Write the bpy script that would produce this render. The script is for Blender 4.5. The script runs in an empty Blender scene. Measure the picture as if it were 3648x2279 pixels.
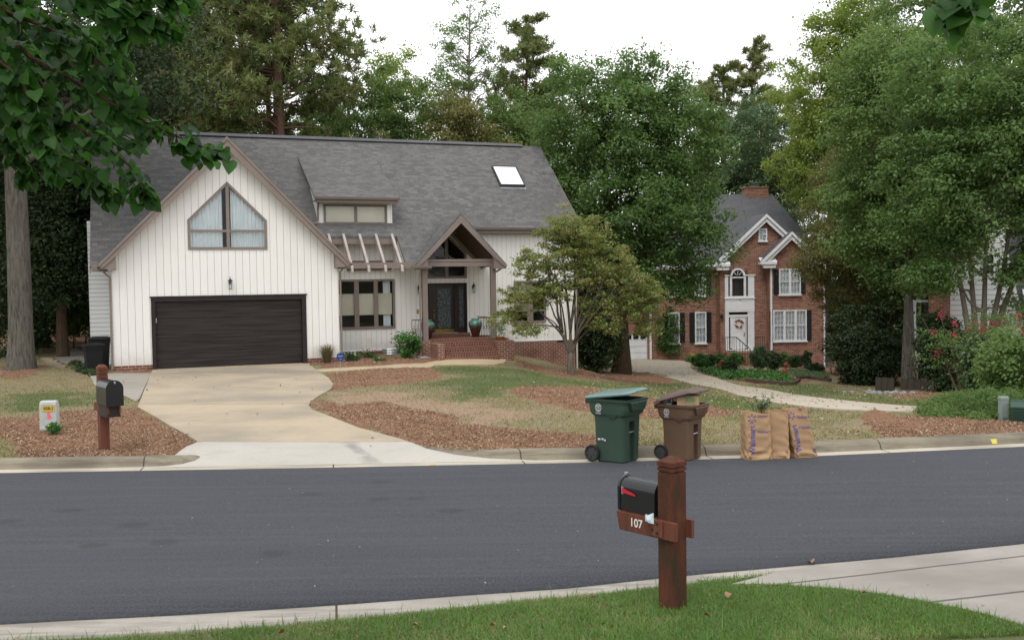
import bpy, bmesh, math, random
import numpy as np
from mathutils import Vector, Matrix
from mathutils.bvhtree import BVHTree
SC = bpy.context.scene
COL = SC.collection
PI = math.pi
rnd = random.Random(7)

# ------------------------------------------------------------------ survey
FP, PITCH, ROLL, IW, IH, EYE = 3600., .0393, .0145, 3648, 2279, 2.626
def ray(px, py):
    x = px-IW/2; y = py-IH/2; c, s = math.cos(ROLL), math.sin(ROLL)
    a = (x*c-y*s)/FP; b = -(x*s+y*c)/FP
    return Vector((a, math.cos(PITCH)+b*math.sin(PITCH), -math.sin(PITCH)+b*math.cos(PITCH)))
def at(px, py, d):
    r = ray(px, py); return Vector((0, 0, EYE))+r*(d/r.y)
# ------------------------------------------------------------------ ground heights (metres, world)
def near_asphalt(X): return np.interp(X, [-200, -30, -12, -4.56, -2.15, .44, 1.87, 3.58, 5.59, 9, 20, 200], [5, 6, 7.9, 8.82, 9.13, 9.62, 10.04, 10.42, 11., 12.2, 17, 110])
def near_back(X): return np.interp(X, [-200, -30, -12, -4.15, -3.04, -1.95, -.82, .4, 1.67, 2.4, 3.6, 5.6, 9, 20, 200], [4, 5.2, 7.1, 7.98, 8.07, 8.28, 8.58, 8.91, 9.27, 9.5, 9.85, 10.45, 11.6, 16.2, 109])
def far_asphalt(X): return np.interp(X, [-200, -30, -12, -8.2, -4.96, -1.47, 1.27, 4.73, 8.75, 12, 20, 40, 200], [15, 15.6, 15.95, 16.03, 16.05, 16.12, 16.2, 16.45, 17.1, 18.0, 21.3, 32, 130])
def far_back(X): return far_asphalt(X)+.62
CP = np.array([(-60,16.6,-.2),(-30,16.4,-.2),(-12,16.5,-.2),(-8,16.7,-.2),(-5,16.7,-.22),(-3,16.8,-.24),(0,16.8,-.2),(3,17,-.2),(6,17.3,-.2),(9,17.8,-.2),(12,18.7,-.22),(20,22,-.4),(40,33,-1.2),
 (-12,25,-.16),(-16,33,-.1),(-22,40,0),(-28,30,0),(-60,40,.5),(-13.1,33.1,-.19),(-9.6,34.4,-.19),(-6.1,35.7,-.2),(-9,29,-.22),(-8,25,-.25),(-7,20,-.26),(-4,20,-.24),(-4,27,-.25),
 (-1.7,36.6,-.27),(-3.5,36.5,-.27),(-.3,37.,-.36),(.8,40.8,-.45),(1.9,41.3,-.9),(3.0,41.9,-1.38),(0,21,-.2),(0,26,-.24),(0,31,-.32),(-3,33,-.28),
 (3,20,-.24),(3,25,-.4),(3,31,-.72),(3,36,-.98),(6,21,-.3),(6,26,-.62),(6,32,-1.08),(6,40,-1.6),(5.3,49,-1.95),(9,22,-.38),(9,28,-.85),(9,36,-1.4),(9,45,-1.85),(6,61,-2.3),(9,61,-2.35),(15,60,-2.7),(19,62,-3.0),
 (12,23,-.45),(12,30,-1.05),(14,38,-1.7),(14,48,-2.2),(20,30,-1.2),(20,45,-2.5),(28,60,-3.2),(40,50,-3),(60,60,-3.2),(-13,45,-.1),(-5,50,-.6),(2,52,-1.7),(0,70,-2),(20,80,-3.4),(-30,70,0),(60,90,-4),(-60,90,1),(-100,40,1),(110,100,-4),(-100,140,1),(0,150,-3),(110,150,-4)], float)
def _tps():
    P = CP[:, :2]/10; n = len(P)
    d = np.linalg.norm(P[:, None]-P[None], axis=2); K = np.where(d > 0, d*d*np.log(d+1e-12), 0)+np.eye(n)*.03
    A = np.zeros((n+3, n+3)); A[:n, :n] = K; A[:n, n] = 1; A[:n, n+1:] = P; A[n, :n] = 1; A[n+1:, :n] = P.T
    return np.linalg.solve(A, np.r_[CP[:, 2], 0, 0, 0])
TW = _tps()
def tps(X, Y):
    X = np.clip(np.asarray(X, float), -110, 110); Y = np.clip(np.asarray(Y, float), 5, 150)
    sh = X.shape; Q = np.stack([X.ravel(), Y.ravel()], 1)/10; P = CP[:, :2]/10; out = np.empty(len(Q))
    for i in range(0, len(Q), 20000):
        q = Q[i:i+20000]; d = np.linalg.norm(q[:, None]-P[None], axis=2)
        out[i:i+20000] = np.where(d > 0, d*d*np.log(d+1e-12), 0)@TW[:-3]+TW[-3]+q@TW[-2:]
    return out.reshape(sh)
def gzf(X, Y):
    X = np.asarray(X, float); Y = np.asarray(Y, float)
    yb = far_back(X); t = np.clip((Y-yb)/1.2, 0, 1)
    return -.2*(1-t)+tps(X, np.maximum(Y, yb))*t
def gzn(X, Y):
    X = np.asarray(X, float); Y = np.asarray(Y, float)
    return -.2+np.clip(near_back(X)-Y, 0, 30)*.1
def gz(x, y): return float(gzf(x, y)) if y > 13 else float(gzn(x, y))
def onground(px, py):
    r = ray(px, py); t = 5.
    o = Vector((0, 0, EYE)); last = t
    while t < 200:
        p = o+r*t
        if p.y > 16 and p.z < gz(p.x, p.y): break
        last = t; t += .25
    a, b = last, t
    for _ in range(14):
        m = (a+b)/2; p = o+r*m
        if p.z < gz(p.x, p.y): b = m
        else: a = m
    return o+r*b
def flat(px, py, z):
    r = ray(px, py); return Vector((0, 0, EYE))+r*((z-EYE)/r.z)

# ------------------------------------------------------------------ materials
MATS = {}
def newmat(name):
    m = bpy.data.materials.new(name); m.use_nodes = True; nt = m.node_tree; nt.nodes.clear()
    o = nt.nodes.new('ShaderNodeOutputMaterial'); p = nt.nodes.new('ShaderNodeBsdfPrincipled')
    nt.links.new(p.outputs[0], o.inputs[0]); MATS[name] = m
    return m, nt, p, o
class N:
    def __init__(s, nt): s.nt = nt
    def n(s, t, **k):
        x = s.nt.nodes.new(t)
        for a, v in k.items(): setattr(x, a, v)
        return x
    def l(s, a, b): s.nt.links.new(a, b)
    def put(s, sock, v):
        if isinstance(v, bpy.types.NodeSocket): s.l(v, sock)
        elif isinstance(v, (tuple, list)) and len(v) == 3 and sock.type == 'RGBA': sock.default_value = (*v, 1)
        else: sock.default_value = v
    def math(s, op, a, b=0., clamp=False):
        x = s.n('ShaderNodeMath', operation=op, use_clamp=clamp); s.put(x.inputs[0], a); s.put(x.inputs[1], b); return x.outputs[0]
    def mix(s, f, a, b, mode='MIX'):
        x = s.n('ShaderNodeMix', data_type='RGBA', blend_type=mode); s.put(x.inputs[0], f); s.put(x.inputs[6], a); s.put(x.inputs[7], b); return x.outputs[2]
    def co(s, kind='Object'): return s.n('ShaderNodeTexCoord').outputs[kind]
    def uv(s): return s.co('UV')
    def mapping(s, v, sc=(1, 1, 1), loc=(0, 0, 0)):
        x = s.n('ShaderNodeMapping'); s.l(v, x.inputs[0]); x.inputs['Scale'].default_value = sc; x.inputs['Location'].default_value = loc; return x.outputs[0]
    def noise(s, v, scale, detail=4, rough=.55):
        x = s.n('ShaderNodeTexNoise'); s.l(v, x.inputs['Vector']); x.inputs['Scale'].default_value = scale; x.inputs['Detail'].default_value = detail; x.inputs['Roughness'].default_value = rough; return x.outputs[0]
    def ramp(s, f, stops, interp='LINEAR'):
        x = s.n('ShaderNodeValToRGB'); r = x.color_ramp; r.interpolation = interp
        while len(r.elements) < len(stops): r.elements.new(.5)
        for e, (p, c) in zip(r.elements, stops):
            e.position = p; e.color = (*c, 1) if len(c) == 3 else c
        s.l(f, x.inputs[0]); return x.outputs[0]
    def step(s, f, lo, hi):
        x = s.n('ShaderNodeMapRange', interpolation_type='SMOOTHSTEP'); s.put(x.inputs[0], f); x.inputs[1].default_value = lo; x.inputs[2].default_value = hi; return x.outputs[0]
    def bump(s, h, strength, dist, p):
        x = s.n('ShaderNodeBump'); s.l(h, x.inputs['Height']); x.inputs['Strength'].default_value = strength; x.inputs['Distance'].default_value = dist; s.l(x.outputs[0], p.inputs['Normal'])
def pm(name, c1, c2=None, rough=.6, spec=.3, scale=3., bump=0., bscale=40., metal=0., aniso=(1, 1, 1), c3=None, speck=0.):
    if name in MATS: return MATS[name]
    m, nt, p, o = newmat(name); g = N(nt); v = g.mapping(g.co(), aniso)
    c2 = c2 or tuple(x*.8 for x in c1)
    nz = g.noise(v, scale, 6, .6)
    stops = [(.32, c2), (.62, c1)] if c3 is None else [(.3, c2), (.5, c1), (.7, c3)]
    col = g.ramp(nz, stops)
    if speck:
        sp = g.noise(v, bscale*2, 2); col = g.mix(g.math('MULTIPLY', g.step(sp, .45, .75), speck), col, tuple(min(1, x*1.5+.02) for x in c1))
    g.l(col, p.inputs['Base Color']); p.inputs['Roughness'].default_value = rough; p.inputs['Specular IOR Level'].default_value = spec; p.inputs['Metallic'].default_value = metal
    if bump: g.bump(g.noise(v, bscale, 5), bump, .01, p)
    return m
def siding(name, c, groove, pitch, vertical=True, w=.05):
    m, nt, p, o = newmat(name); g = N(nt); s = g.n('ShaderNodeSeparateXYZ'); g.l(g.uv(), s.inputs[0])
    a = s.outputs[0] if vertical else s.outputs[1]
    fr = g.math('FRACT', g.math('DIVIDE', a, pitch))
    if vertical:
        d = g.math('ABSOLUTE', g.math('SUBTRACT', fr, .5)); gr = g.step(d, .5-w, .5-w*.35)   # 1 in groove
    else:
        gr = g.step(fr, 1-w*1.6, 1-.01)
    cell = g.n('ShaderNodeTexWhiteNoise', noise_dimensions='1D'); g.l(g.math('FLOOR', g.math('DIVIDE', a, pitch)), cell.inputs['W'])
    st = g.noise(g.mapping(g.uv(), (14, .5, 1) if vertical else (.5, 14, 1)), 2.5, 5, .65)
    dirt = g.noise(g.uv(), .8, 4)
    base = g.mix(g.math('MULTIPLY', cell.outputs[0], .35), c, tuple(x*.93 for x in c))
    base = g.mix(g.step(st, .45, .8), base, (c[0]*.9, c[1]*.89, c[2]*.86))
    base = g.mix(g.math('MULTIPLY', g.step(dirt, .5, .8), .45), base, (c[0]*.86, c[1]*.85, c[2]*.8))
    if vertical:
        base = g.mix(g.math('MULTIPLY', g.step(g.math('ADD', s.outputs[1], g.math('MULTIPLY', g.noise(g.uv(), 3, 5, .7), 1.1)), 1.15, .45), .4), base, (.42, .36, .29))
    g.l(g.mix(gr, base, groove), p.inputs['Base Color']); p.inputs['Roughness'].default_value = .55; p.inputs['Specular IOR Level'].default_value = .25
    if vertical: h = g.math('SUBTRACT', 1., gr)
    else: h = g.math('SUBTRACT', 1., fr)
    g.bump(h, .6, .02 if vertical else .03, p)
    return m
def brick(name, c1, c2, mortar, bw=.215, rh=.075, ms=.012, dark=None):
    m, nt, p, o = newmat(name); g = N(nt)
    b = g.n('ShaderNodeTexBrick', offset=.5); g.l(g.uv(), b.inputs['Vector'])
    b.inputs['Scale'].default_value = 1; b.inputs['Brick Width'].default_value = bw; b.inputs['Row Height'].default_value = rh; b.inputs['Mortar Size'].default_value = ms/2; b.inputs['Mortar Smooth'].default_value = .2; b.inputs['Bias'].default_value = -.1
    b.inputs['Color1'].default_value = (*c1, 1); b.inputs['Color2'].default_value = (*c2, 1); b.inputs['Mortar'].default_value = (*mortar, 1)
    st = g.noise(g.uv(), 1.3, 5)
    col = g.mix(g.math('MULTIPLY', g.step(st, .5, .75), .5), b.outputs[0], dark or tuple(x*.5 for x in c1))
    fine = g.noise(g.uv(), 60, 3); col = g.mix(g.math('MULTIPLY', g.step(fine, .5, .8), .3), col, tuple(x*.7 for x in c1))
    g.l(col, p.inputs['Base Color']); p.inputs['Roughness'].default_value = .85; p.inputs['Specular IOR Level'].default_value = .15
    g.bump(g.math('SUBTRACT', g.math('MULTIPLY', fine, .3), b.outputs['Fac']), .7, .008, p)
    return m
def shingle(name, c1, c2, c3, bw=.33, rh=.14):
    m, nt, p, o = newmat(name); g = N(nt)
    u = g.mapping(g.uv(), (1, 1, 1))
    wob = g.noise(u, 3, 3)
    b = g.n('ShaderNodeTexBrick', offset=.37, squash=.7, squash_frequency=3); g.l(u, b.inputs['Vector'])
    b.inputs['Scale'].default_value = 1; b.inputs['Brick Width'].default_value = bw; b.inputs['Row Height'].default_value = rh; b.inputs['Mortar Size'].default_value = .004; b.inputs['Bias'].default_value = -.25
    b.inputs['Color1'].default_value = (*c1, 1); b.inputs['Color2'].default_value = (*c2, 1); b.inputs['Mortar'].default_value = tuple(x*.45 for x in c1)+(1,)  # dark joints put the tabs' shadow line into the colour
    b2 = g.n('ShaderNodeTexBrick', offset=.61, squash=1.4, squash_frequency=2); g.l(g.mapping(g.uv(), (1, 1, 1), (.11, 0, 0)), b2.inputs['Vector'])
    b2.inputs['Scale'].default_value = 1; b2.inputs['Brick Width'].default_value = bw*.55; b2.inputs['Row Height'].default_value = rh; b2.inputs['Mortar Size'].default_value = 0; b2.inputs['Bias'].default_value = -.55
    b2.inputs['Color1'].default_value = (1, 1, 1, 1); b2.inputs['Color2'].default_value = (0, 0, 0, 1)
    col = g.mix(g.math('MULTIPLY', g.math('SUBTRACT', 1., b2.outputs[0]), .55), b.outputs[0], c3)
    big = g.noise(g.uv(), .5, 4); col = g.mix(g.math('MULTIPLY', g.step(big, .4, .75), .35), col, tuple(x*.75 for x in c1))
    gran = g.noise(g.uv(), 130, 2); col = g.mix(g.math('MULTIPLY', g.step(gran, .5, .7), .3), col, tuple(x*1.5 for x in c1))
    sp = g.n('ShaderNodeSeparateXYZ'); g.l(g.uv(), sp.inputs[0]); fr = g.math('FRACT', g.math('DIVIDE', sp.outputs[1], rh))
    g.l(col, p.inputs['Base Color']); p.inputs['Roughness'].default_value = .9; p.inputs['Specular IOR Level'].default_value = .2
    g.bump(g.math('SUBTRACT', g.math('MULTIPLY', b2.outputs[0], .4), fr), .8, .008, p)
    return m
def leafmat(name, c1, c2, c3, trans=.3, rough=.5, spec=.35):
    if name in MATS: return MATS[name]
    m, nt, p, o = newmat(name); g = N(nt)
    a = g.n('ShaderNodeAttribute', attribute_name='tint')
    col = g.ramp(a.outputs['Fac'], [(.0, c1), (.5, c2), (1., c3)])
    oi = g.n('ShaderNodeObjectInfo'); col = g.mix(g.math('MULTIPLY', oi.outputs['Random'], .22), col, tuple(x*.6 for x in c2))
    g.l(col, p.inputs['Base Color']); p.inputs['Roughness'].default_value = rough; p.inputs['Specular IOR Level'].default_value = spec
    t = g.n('ShaderNodeBsdfTranslucent'); g.l(g.mix(.5, col, (c3[0]*1.3, c3[1]*1.3, c3[2]*.7)), t.inputs[0])
    mx = g.n('ShaderNodeMixShader'); mx.inputs[0].default_value = trans; g.l(p.outputs[0], mx.inputs[1]); g.l(t.outputs[0], mx.inputs[2]); g.l(mx.outputs[0], o.inputs[0])
    return m
def glassmat(name, tint=(.75, .8, .8), refl=1.):
    m, nt, p, o = newmat(name); g = N(nt); nt.nodes.remove(p)
    tr = g.n('ShaderNodeBsdfTransparent'); tr.inputs[0].default_value = (*tint, 1); gl = g.n('ShaderNodeBsdfGlossy'); gl.inputs['Roughness'].default_value = .03
    f = g.n('ShaderNodeFresnel'); f.inputs[0].default_value = 1.5
    mx = g.n('ShaderNodeMixShader'); g.l(g.math('MULTIPLY', f.outputs[0], refl, True), mx.inputs[0]); g.l(tr.outputs[0], mx.inputs[1]); g.l(gl.outputs[0], mx.inputs[2]); g.l(mx.outputs[0], o.inputs[0])
    return m

WHITE = siding('white_board_siding', (.77, .76, .73), (.24, .22, .19), .232, w=.028)
WHITE2 = siding('porch_board_siding', (.82, .805, .76), (.34, .32, .29), .2, w=.028)
LAPW = siding('lap_siding', (.68, .69, .68), (.14, .14, .14), .15, False, .1)
LAPW2 = siding('pale_lap_siding', (.74, .77, .78), (.22, .23, .24), .2, False, .12)
TRIM = pm('taupe_trim', (.215, .175, .15), (.185, .15, .13), .55, .3, 2, .15, 60)
TRIML = pm('taupe_rail', (.42, .37, .34), (.33, .28, .25), .6, .3, 2)
ROOF = shingle('grey_shingles', (.1, .098, .097), (.155, .15, .146), (.22, .207, .19), .3, .14)
ROOF2 = shingle('slate_shingles', (.1, .1, .108), (.125, .125, .13), (.15, .148, .152), .3, .14)
BRK = brick('foundation_brick', (.155, .055, .035), (.21, .085, .055), (.46, .41, .36), .22, .082, .014, (.09, .03, .02))
BRKD = brick('stair_brick', (.13, .05, .035), (.19, .08, .055), (.34, .26, .2), .1, .18, .012, (.07, .04, .03))
BRK2 = brick('house_brick', (.33, .155, .1), (.15, .065, .048), (.42, .34, .28), .24, .09, .014, (.2, .1, .075))
GDOOR = pm('brown_black_door', (.011, .0085, .008), (.042, .033, .028), .5, .25, 1.6, .3, 14, aniso=(.35, 1, 11))
DARKF = pm('dark_door_frame', (.022, .015, .015), (.015, .01, .01), .5, .3, 3)
BLACK = pm('black_iron', (.012, .012, .013), (.02, .019, .018), .5, .4, 8)
GLASS = glassmat('window_glass', (.95, .97, .97), .8)
CURT = pm('white_curtain', (.85, .9, .92), (.74, .8, .83), .9, .1, 2)
SHADE = pm('cellular_shade', (.72, .67, .56), (.64, .59, .49), .9, .1, 1.5)
WTRIM = pm('white_trim', (.78, .79, .8), (.7, .71, .72), .45, .3, 2)
SHUT = pm('black_shutter', (.012, .012, .013), (.018, .017, .016), .5, .3, 3, .6, 30, aniso=(.1, 1, 4))
CONC = pm('old_concrete', (.34, .3, .25), (.26, .23, .19), .85, .2, 1.2, .25, 60, c3=(.4, .35, .29), speck=.35)
METAL = pm('galvanised', (.5, .52, .53), (.38, .4, .41), .35, .5, 5, metal=.8)
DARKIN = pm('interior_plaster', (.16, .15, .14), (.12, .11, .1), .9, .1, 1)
BROWNW = pm('brown_soffit', (.1, .065, .045), (.07, .045, .032), .7, .2, 2, aniso=(1, 8, 1))
BRASS = pm('brass', (.4, .27, .08), (.25, .16, .05), .3, .5, 8, metal=1)
YEL = pm('yellow_paint', (.6, .5, .1), (.4, .34, .12), .8, .1, 20)

# ------------------------------------------------------------------ builders
def planar_uv(me):
    uvl = me.uv_layers.new(name='UVMap'); Z = Vector((0, 0, 1)); d = uvl.data; vs = me.vertices
    for p in me.polygons:
        n = p.normal
        u = Vector((1, 0, 0)) if abs(n.z) > .985 else Z.cross(n).normalized()
        v = n.cross(u)
        if abs(n.z) > .985: v = Vector((0, 1, 0))
        for li in p.loop_indices:
            c = vs[me.loops[li].vertex_index].co; d[li].uv = (c.dot(u), c.dot(v))
class MB:
    def __init__(s): s.v = []; s.f = []
    def add(s, vs, fs):
        o = len(s.v); s.v += [tuple(v) for v in vs]; s.f += [tuple(i+o for i in f) for f in fs]; return s
    def box(s, x0, x1, y0, y1, z0, z1):
        vs = [(x0, y0, z0), (x1, y0, z0), (x1, y1, z0), (x0, y1, z0), (x0, y0, z1), (x1, y0, z1), (x1, y1, z1), (x0, y1, z1)]
        return s.add(vs, [(0, 3, 2, 1), (4, 5, 6, 7), (0, 1, 5, 4), (1, 2, 6, 5), (2, 3, 7, 6), (3, 0, 4, 7)])
    def prism(s, pts, vec):
        n = len(pts); a = [Vector(p) for p in pts]; v = Vector(vec); nn = Vector((0, 0, 0))
        for i in range(n): nn += a[i].cross(a[(i+1) % n])
        if nn.dot(v) > 0: a = a[::-1]
        b = [p+v for p in a]
        return s.add(a+b, [tuple(range(n)), tuple(range(2*n-1, n-1, -1))]+[(i, n+i, n+(i+1) % n, (i+1) % n) for i in range(n)])
    def xz(s, pts, y0, y1): return s.prism([(x, y0, z) for x, z in pts], (0, y1-y0, 0))
    def bar(s, a, b, w, h, up=(0, 0, 1)):
        a = Vector(a); b = Vector(b); d = (b-a).normalized(); side = d.cross(Vector(up)).normalized(); u = side.cross(d)
        P = [a+side*i*w/2+u*j*h/2 for i, j in ((-1, -1), (1, -1), (1, 1), (-1, 1))]
        return s.prism(P, b-a)
    def tube(s, pts, rad, n=8, cap=True):
        pts = [Vector(p) for p in pts]; m = len(pts)
        if not hasattr(rad, '__len__'): rad = [rad]*m
        o = len(s.v); ref = Vector((0, 0, 1)) if abs((pts[-1]-pts[0]).normalized().z) < .9 else Vector((1, 0, 0))
        for i, p in enumerate(pts):
            d = (pts[min(i+1, m-1)]-pts[max(i-1, 0)]).normalized(); a = d.cross(ref).normalized(); b = d.cross(a)
            for k in range(n):
                t = 2*PI*k/n; s.v.append(tuple(p+(a*math.cos(t)+b*math.sin(t))*rad[i]))
        for i in range(m-1):
            for k in range(n): s.f.append((o+i*n+k, o+(i+1)*n+k, o+(i+1)*n+(k+1) % n, o+i*n+(k+1) % n))
        if cap: s.f.append(tuple(o+k for k in range(n))); s.f.append(tuple(o+(m-1)*n+k for k in range(n-1, -1, -1)))
        return s
    def lathe(s, prof, n=20, c=(0, 0, 0), wob=None):
        o = len(s.v); m = len(prof)
        for r, z in prof:
            for k in range(n):
                t = 2*PI*k/n; s.v.append((c[0]+r*math.cos(t), c[1]+r*math.sin(t), c[2]+z))
        for i in range(m-1):
            for k in range(n): s.f.append((o+i*n+k, o+i*n+(k+1) % n, o+(i+1)*n+(k+1) % n, o+(i+1)*n+k))
        s.f.append(tuple(o+k for k in range(n-1, -1, -1))); s.f.append(tuple(o+(m-1)*n+k for k in range(n)))
        return s
    def loft(s, secs, cap=True):
        o = len(s.v); n = len(secs[0])
        for c in secs: s.v += [tuple(p) for p in c]
        for i in range(len(secs)-1):
            for k in range(n): s.f.append((o+i*n+k, o+i*n+(k+1) % n, o+(i+1)*n+(k+1) % n, o+(i+1)*n+k))
        if cap: s.f.append(tuple(o+k for k in range(n-1, -1, -1))); s.f.append(tuple(o+(len(secs)-1)*n+k for k in range(n)))
        return s
    def build(s, name, mat, parent=None, smooth=False, fix=False, bevel=0):
        me = bpy.data.meshes.new(name); me.from_pydata(s.v, [], s.f)
        if fix:
            bm = bmesh.new(); bm.from_mesh(me); bmesh.ops.recalc_face_normals(bm, faces=bm.faces); bm.to_mesh(me); bm.free()
        me.update(); planar_uv(me); me.materials.append(mat)
        if smooth: me.polygons.foreach_set('use_smooth', [True]*len(me.polygons))
        o = bpy.data.objects.new(name, me); COL.objects.link(o)
        if parent is not None: o.parent = parent
        if bevel:
            b = o.modifiers.new('bevel', 'BEVEL'); b.width = bevel; b.segments = 2; b.limit_method = 'ANGLE'
        return o
def npmesh(name, V, F, mat, parent=None, tint=None, smooth=False):
    me = bpy.data.meshes.new(name); V = np.asarray(V, np.float32); F = np.asarray(F, np.int32); k = F.shape[1]
    me.vertices.add(len(V)); me.vertices.foreach_set('co', V.ravel()); me.loops.add(F.size); me.loops.foreach_set('vertex_index', F.ravel())
    me.polygons.add(len(F)); me.polygons.foreach_set('loop_start', np.arange(len(F), dtype=np.int32)*k); me.update(calc_edges=True)
    if smooth: me.polygons.foreach_set('use_smooth', np.ones(len(F), bool))
    if tint is not None:
        a = me.attributes.new('tint', 'FLOAT', 'FACE'); a.data.foreach_set('value', np.asarray(tint, np.float32))
    me.materials.append(mat); o = bpy.data.objects.new(name, me); COL.objects.link(o)
    if parent is not None: o.parent = parent
    return o
def tag(o, label=None, cat=None, group=None, kind=None):
    if label: o['label'] = label
    if cat: o['category'] = cat
    if group: o['group'] = group
    if kind: o['kind'] = kind
    return o
def thing(name, label, cat, loc=(0, 0, 0), rz=0., group=None):
    o = bpy.data.objects.new(name, None); COL.objects.link(o); o.empty_display_size = .2
    o.location = loc; o.rotation_euler = (0, 0, rz); return tag(o, label, cat, group)
def copy_tree(o, parent=None):
    c = o.copy(); COL.objects.link(c)
    if parent is not None: c.parent = parent
    for ch in [x for x in list(o.children)]: copy_tree(ch, c)
    return c
def holed(outer, holes, y, depth=.1):
    """wall face in the xz plane at y with real openings and reveals going back by depth"""
    bm = bmesh.new(); E = []
    for lp in [outer]+holes:
        vs = [bm.verts.new((x, y, z)) for x, z in lp]
        E += [bm.edges.new((vs[i], vs[(i+1) % len(vs)])) for i in range(len(vs))]
    r = bmesh.ops.triangle_fill(bm, edges=E, use_beauty=True, use_dissolve=False)
    for f in bm.faces:
        if f.normal.y > 0: f.normal_flip()
    bmesh.ops.recalc_face_normals(bm, faces=bm.faces)
    bm.normal_update()
    if sum(f.normal.y*f.calc_area() for f in bm.faces) > 0: bmesh.ops.reverse_faces(bm, faces=bm.faces)
    mb = MB(); bm.verts.index_update(); mb.add([v.co[:] for v in bm.verts], [[v.index for v in f.verts] for f in bm.faces]); bm.free()
    for lp in holes:
        n = len(lp)
        for i in range(n):
            a, b = lp[i], lp[(i+1) % n]
            mb.add([(a[0], y, a[1]), (b[0], y, b[1]), (b[0], y+depth, b[1]), (a[0], y+depth, a[1])], [(0, 1, 2, 3)])
    return mb
def rect(x0, x1, z0, z1): return [(x0, z0), (x1, z0), (x1, z1), (x0, z1)]
def frame_rect(mb, x0, x1, z0, z1, w, y0, y1):
    mb.box(x0, x0+w, y0, y1, z0, z1); mb.box(x1-w, x1, y0, y1, z0, z1); mb.box(x0+w, x1-w, y0, y1, z0, z0+w); mb.box(x0+w, x1-w, y0, y1, z1-w, z1)
def text_mesh(txt, size, name, mat, parent, mtx, bold=0., shear=0):
    cu = bpy.data.curves.new('t', 'FONT'); cu.body = txt; cu.size = size; cu.offset = bold; cu.align_x = 'CENTER'; cu.align_y = 'CENTER'; cu.shear = shear; cu.resolution_u = 3
    t = bpy.data.objects.new('t', cu); COL.objects.link(t); bpy.context.view_layer.update()
    me = bpy.data.meshes.new_from_object(t.evaluated_get(bpy.context.evaluated_depsgraph_get()))
    bpy.data.objects.remove(t); bpy.data.curves.remove(cu); me.transform(mtx); me.materials.clear(); me.materials.append(mat); me.name = name
    o = bpy.data.objects.new(name, me); COL.objects.link(o); o.parent = parent; return o

# ------------------------------------------------------------------ ground
def z4p(x, y): return (x/2.69, 1200+y/2.69)
def z7p(x, y): return (1050+x/2.2009, 1200+y/2.2009)
def poly_world(pts): return np.array([onground(*p)[:2] for p in pts])
def smooth_poly(P, closed=True, it=2):
    P = np.array(P, float)
    for _ in range(it):
        if closed: Q = np.roll(P, -1, 0); P = np.stack([P*.75+Q*.25, P*.25+Q*.75], 1).reshape(-1, 2)
        else:
            A = P[:-1]*.75+P[1:]*.25; B = P[:-1]*.25+P[1:]*.75; P = np.r_[P[:1], np.stack([A, B], 1).reshape(-1, 2), P[-1:]]
    return P
def inside(X, Y, P):
    r = np.zeros(X.shape, bool); n = len(P)
    for i in range(n):
        x1, y1 = P[i]; x2, y2 = P[(i+1) % n]
        if y1 == y2: continue
        c = ((y1 > Y) != (y2 > Y)) & (X < (x2-x1)*(Y-y1)/(y2-y1)+x1); r ^= c
    return r
def vnoise(X, Y, s, seed=0):
    r = np.random.RandomState(seed); T = r.rand(64, 64); x = X/s; y = Y/s; i = np.floor(x).astype(int); j = np.floor(y).astype(int); fx = x-i; fy = y-j
    fx = fx*fx*(3-2*fx); fy = fy*fy*(3-2*fy); g = lambda a, b: T[a % 64, b % 64]
    return (g(i, j)*(1-fx)+g(i+1, j)*fx)*(1-fy)+(g(i, j+1)*(1-fx)+g(i+1, j+1)*fx)*fy
MULCH = [
 [z4p(*p) for p in ((-400,800),(0,790),(400,770),(800,680),(1330,670),(1560,780),(1940,1010),(1960,1120),(1500,1170),(1000,1170),(180,1165),(150,1050),(0,990),(-400,960))],
 [z7p(*p) for p in ((90,190),(380,165),(940,150),(1180,175),(1190,200),(1040,215),(700,232),(165,258))],
 [z7p(*p) for p in ((190,280),(700,258),(1060,243),(1160,290),(1060,350),(600,395),(270,420),(300,370))],
 [z7p(*p) for p in ((100,520),(700,530),(1230,600),(1150,660),(1700,710),(2400,790),(2900,830),(2900,915),(1500,920),(1180,905),(950,870),(500,730),(110,570))],
 [(1805,1395),(1868,1379),(2140,1386),(2323,1418),(2505,1445),(2654,1470),(2595,1484),(2459,1496),(2140,1475),(1950,1440)],
 [(3062,1511),(3137,1486),(3288,1489),(3760,1530),(3760,1572),(3257,1577),(3162,1574),(3100,1542)],
 [(1805,1275),(1900,1300),(2000,1328),(2110,1330),(2260,1318),(2420,1350),(2300,1372),(2130,1352),(1960,1338),(1850,1300)],
 [(3150,1400),(3270,1395),(3480,1400),(3480,1440),(3180,1418)],
 [(2560,1320),(2700,1330),(2860,1330),(2900,1365),(2700,1372),(2600,1345)],
 [(409,1300),(545,1300),(545,1330),(409,1332)],
 [(0,1310),(150,1300),(130,1345),(0,1350)]]
GREEN = [
 [z7p(*p) for p in ((1060,245),(1330,205),(1640,215),(2100,290),(2421,370),(2421,425),(1800,400),(1660,440),(1560,520),(1200,490),(820,420),(560,410),(1060,350),(1160,290))],
 [(2149,1368),(2230,1322),(2400,1340),(2600,1420),(2900,1475),(3100,1485),(3050,1500),(2800,1492),(2600,1465),(2400,1425)],
 [(2660,1372),(2850,1372),(2900,1350),(3100,1410),(3350,1440),(3350,1462),(3100,1445),(2900,1420),(2750,1400)],
 [z4p(*p) for p in ((0,480),(300,500),(850,560),(1160,550),(1330,600),(1300,650),(800,660),(400,740),(0,720))],
 [z4p(*p) for p in ((-300,970),(0,985),(140,1050),(170,1160),(-300,1165))]]
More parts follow.
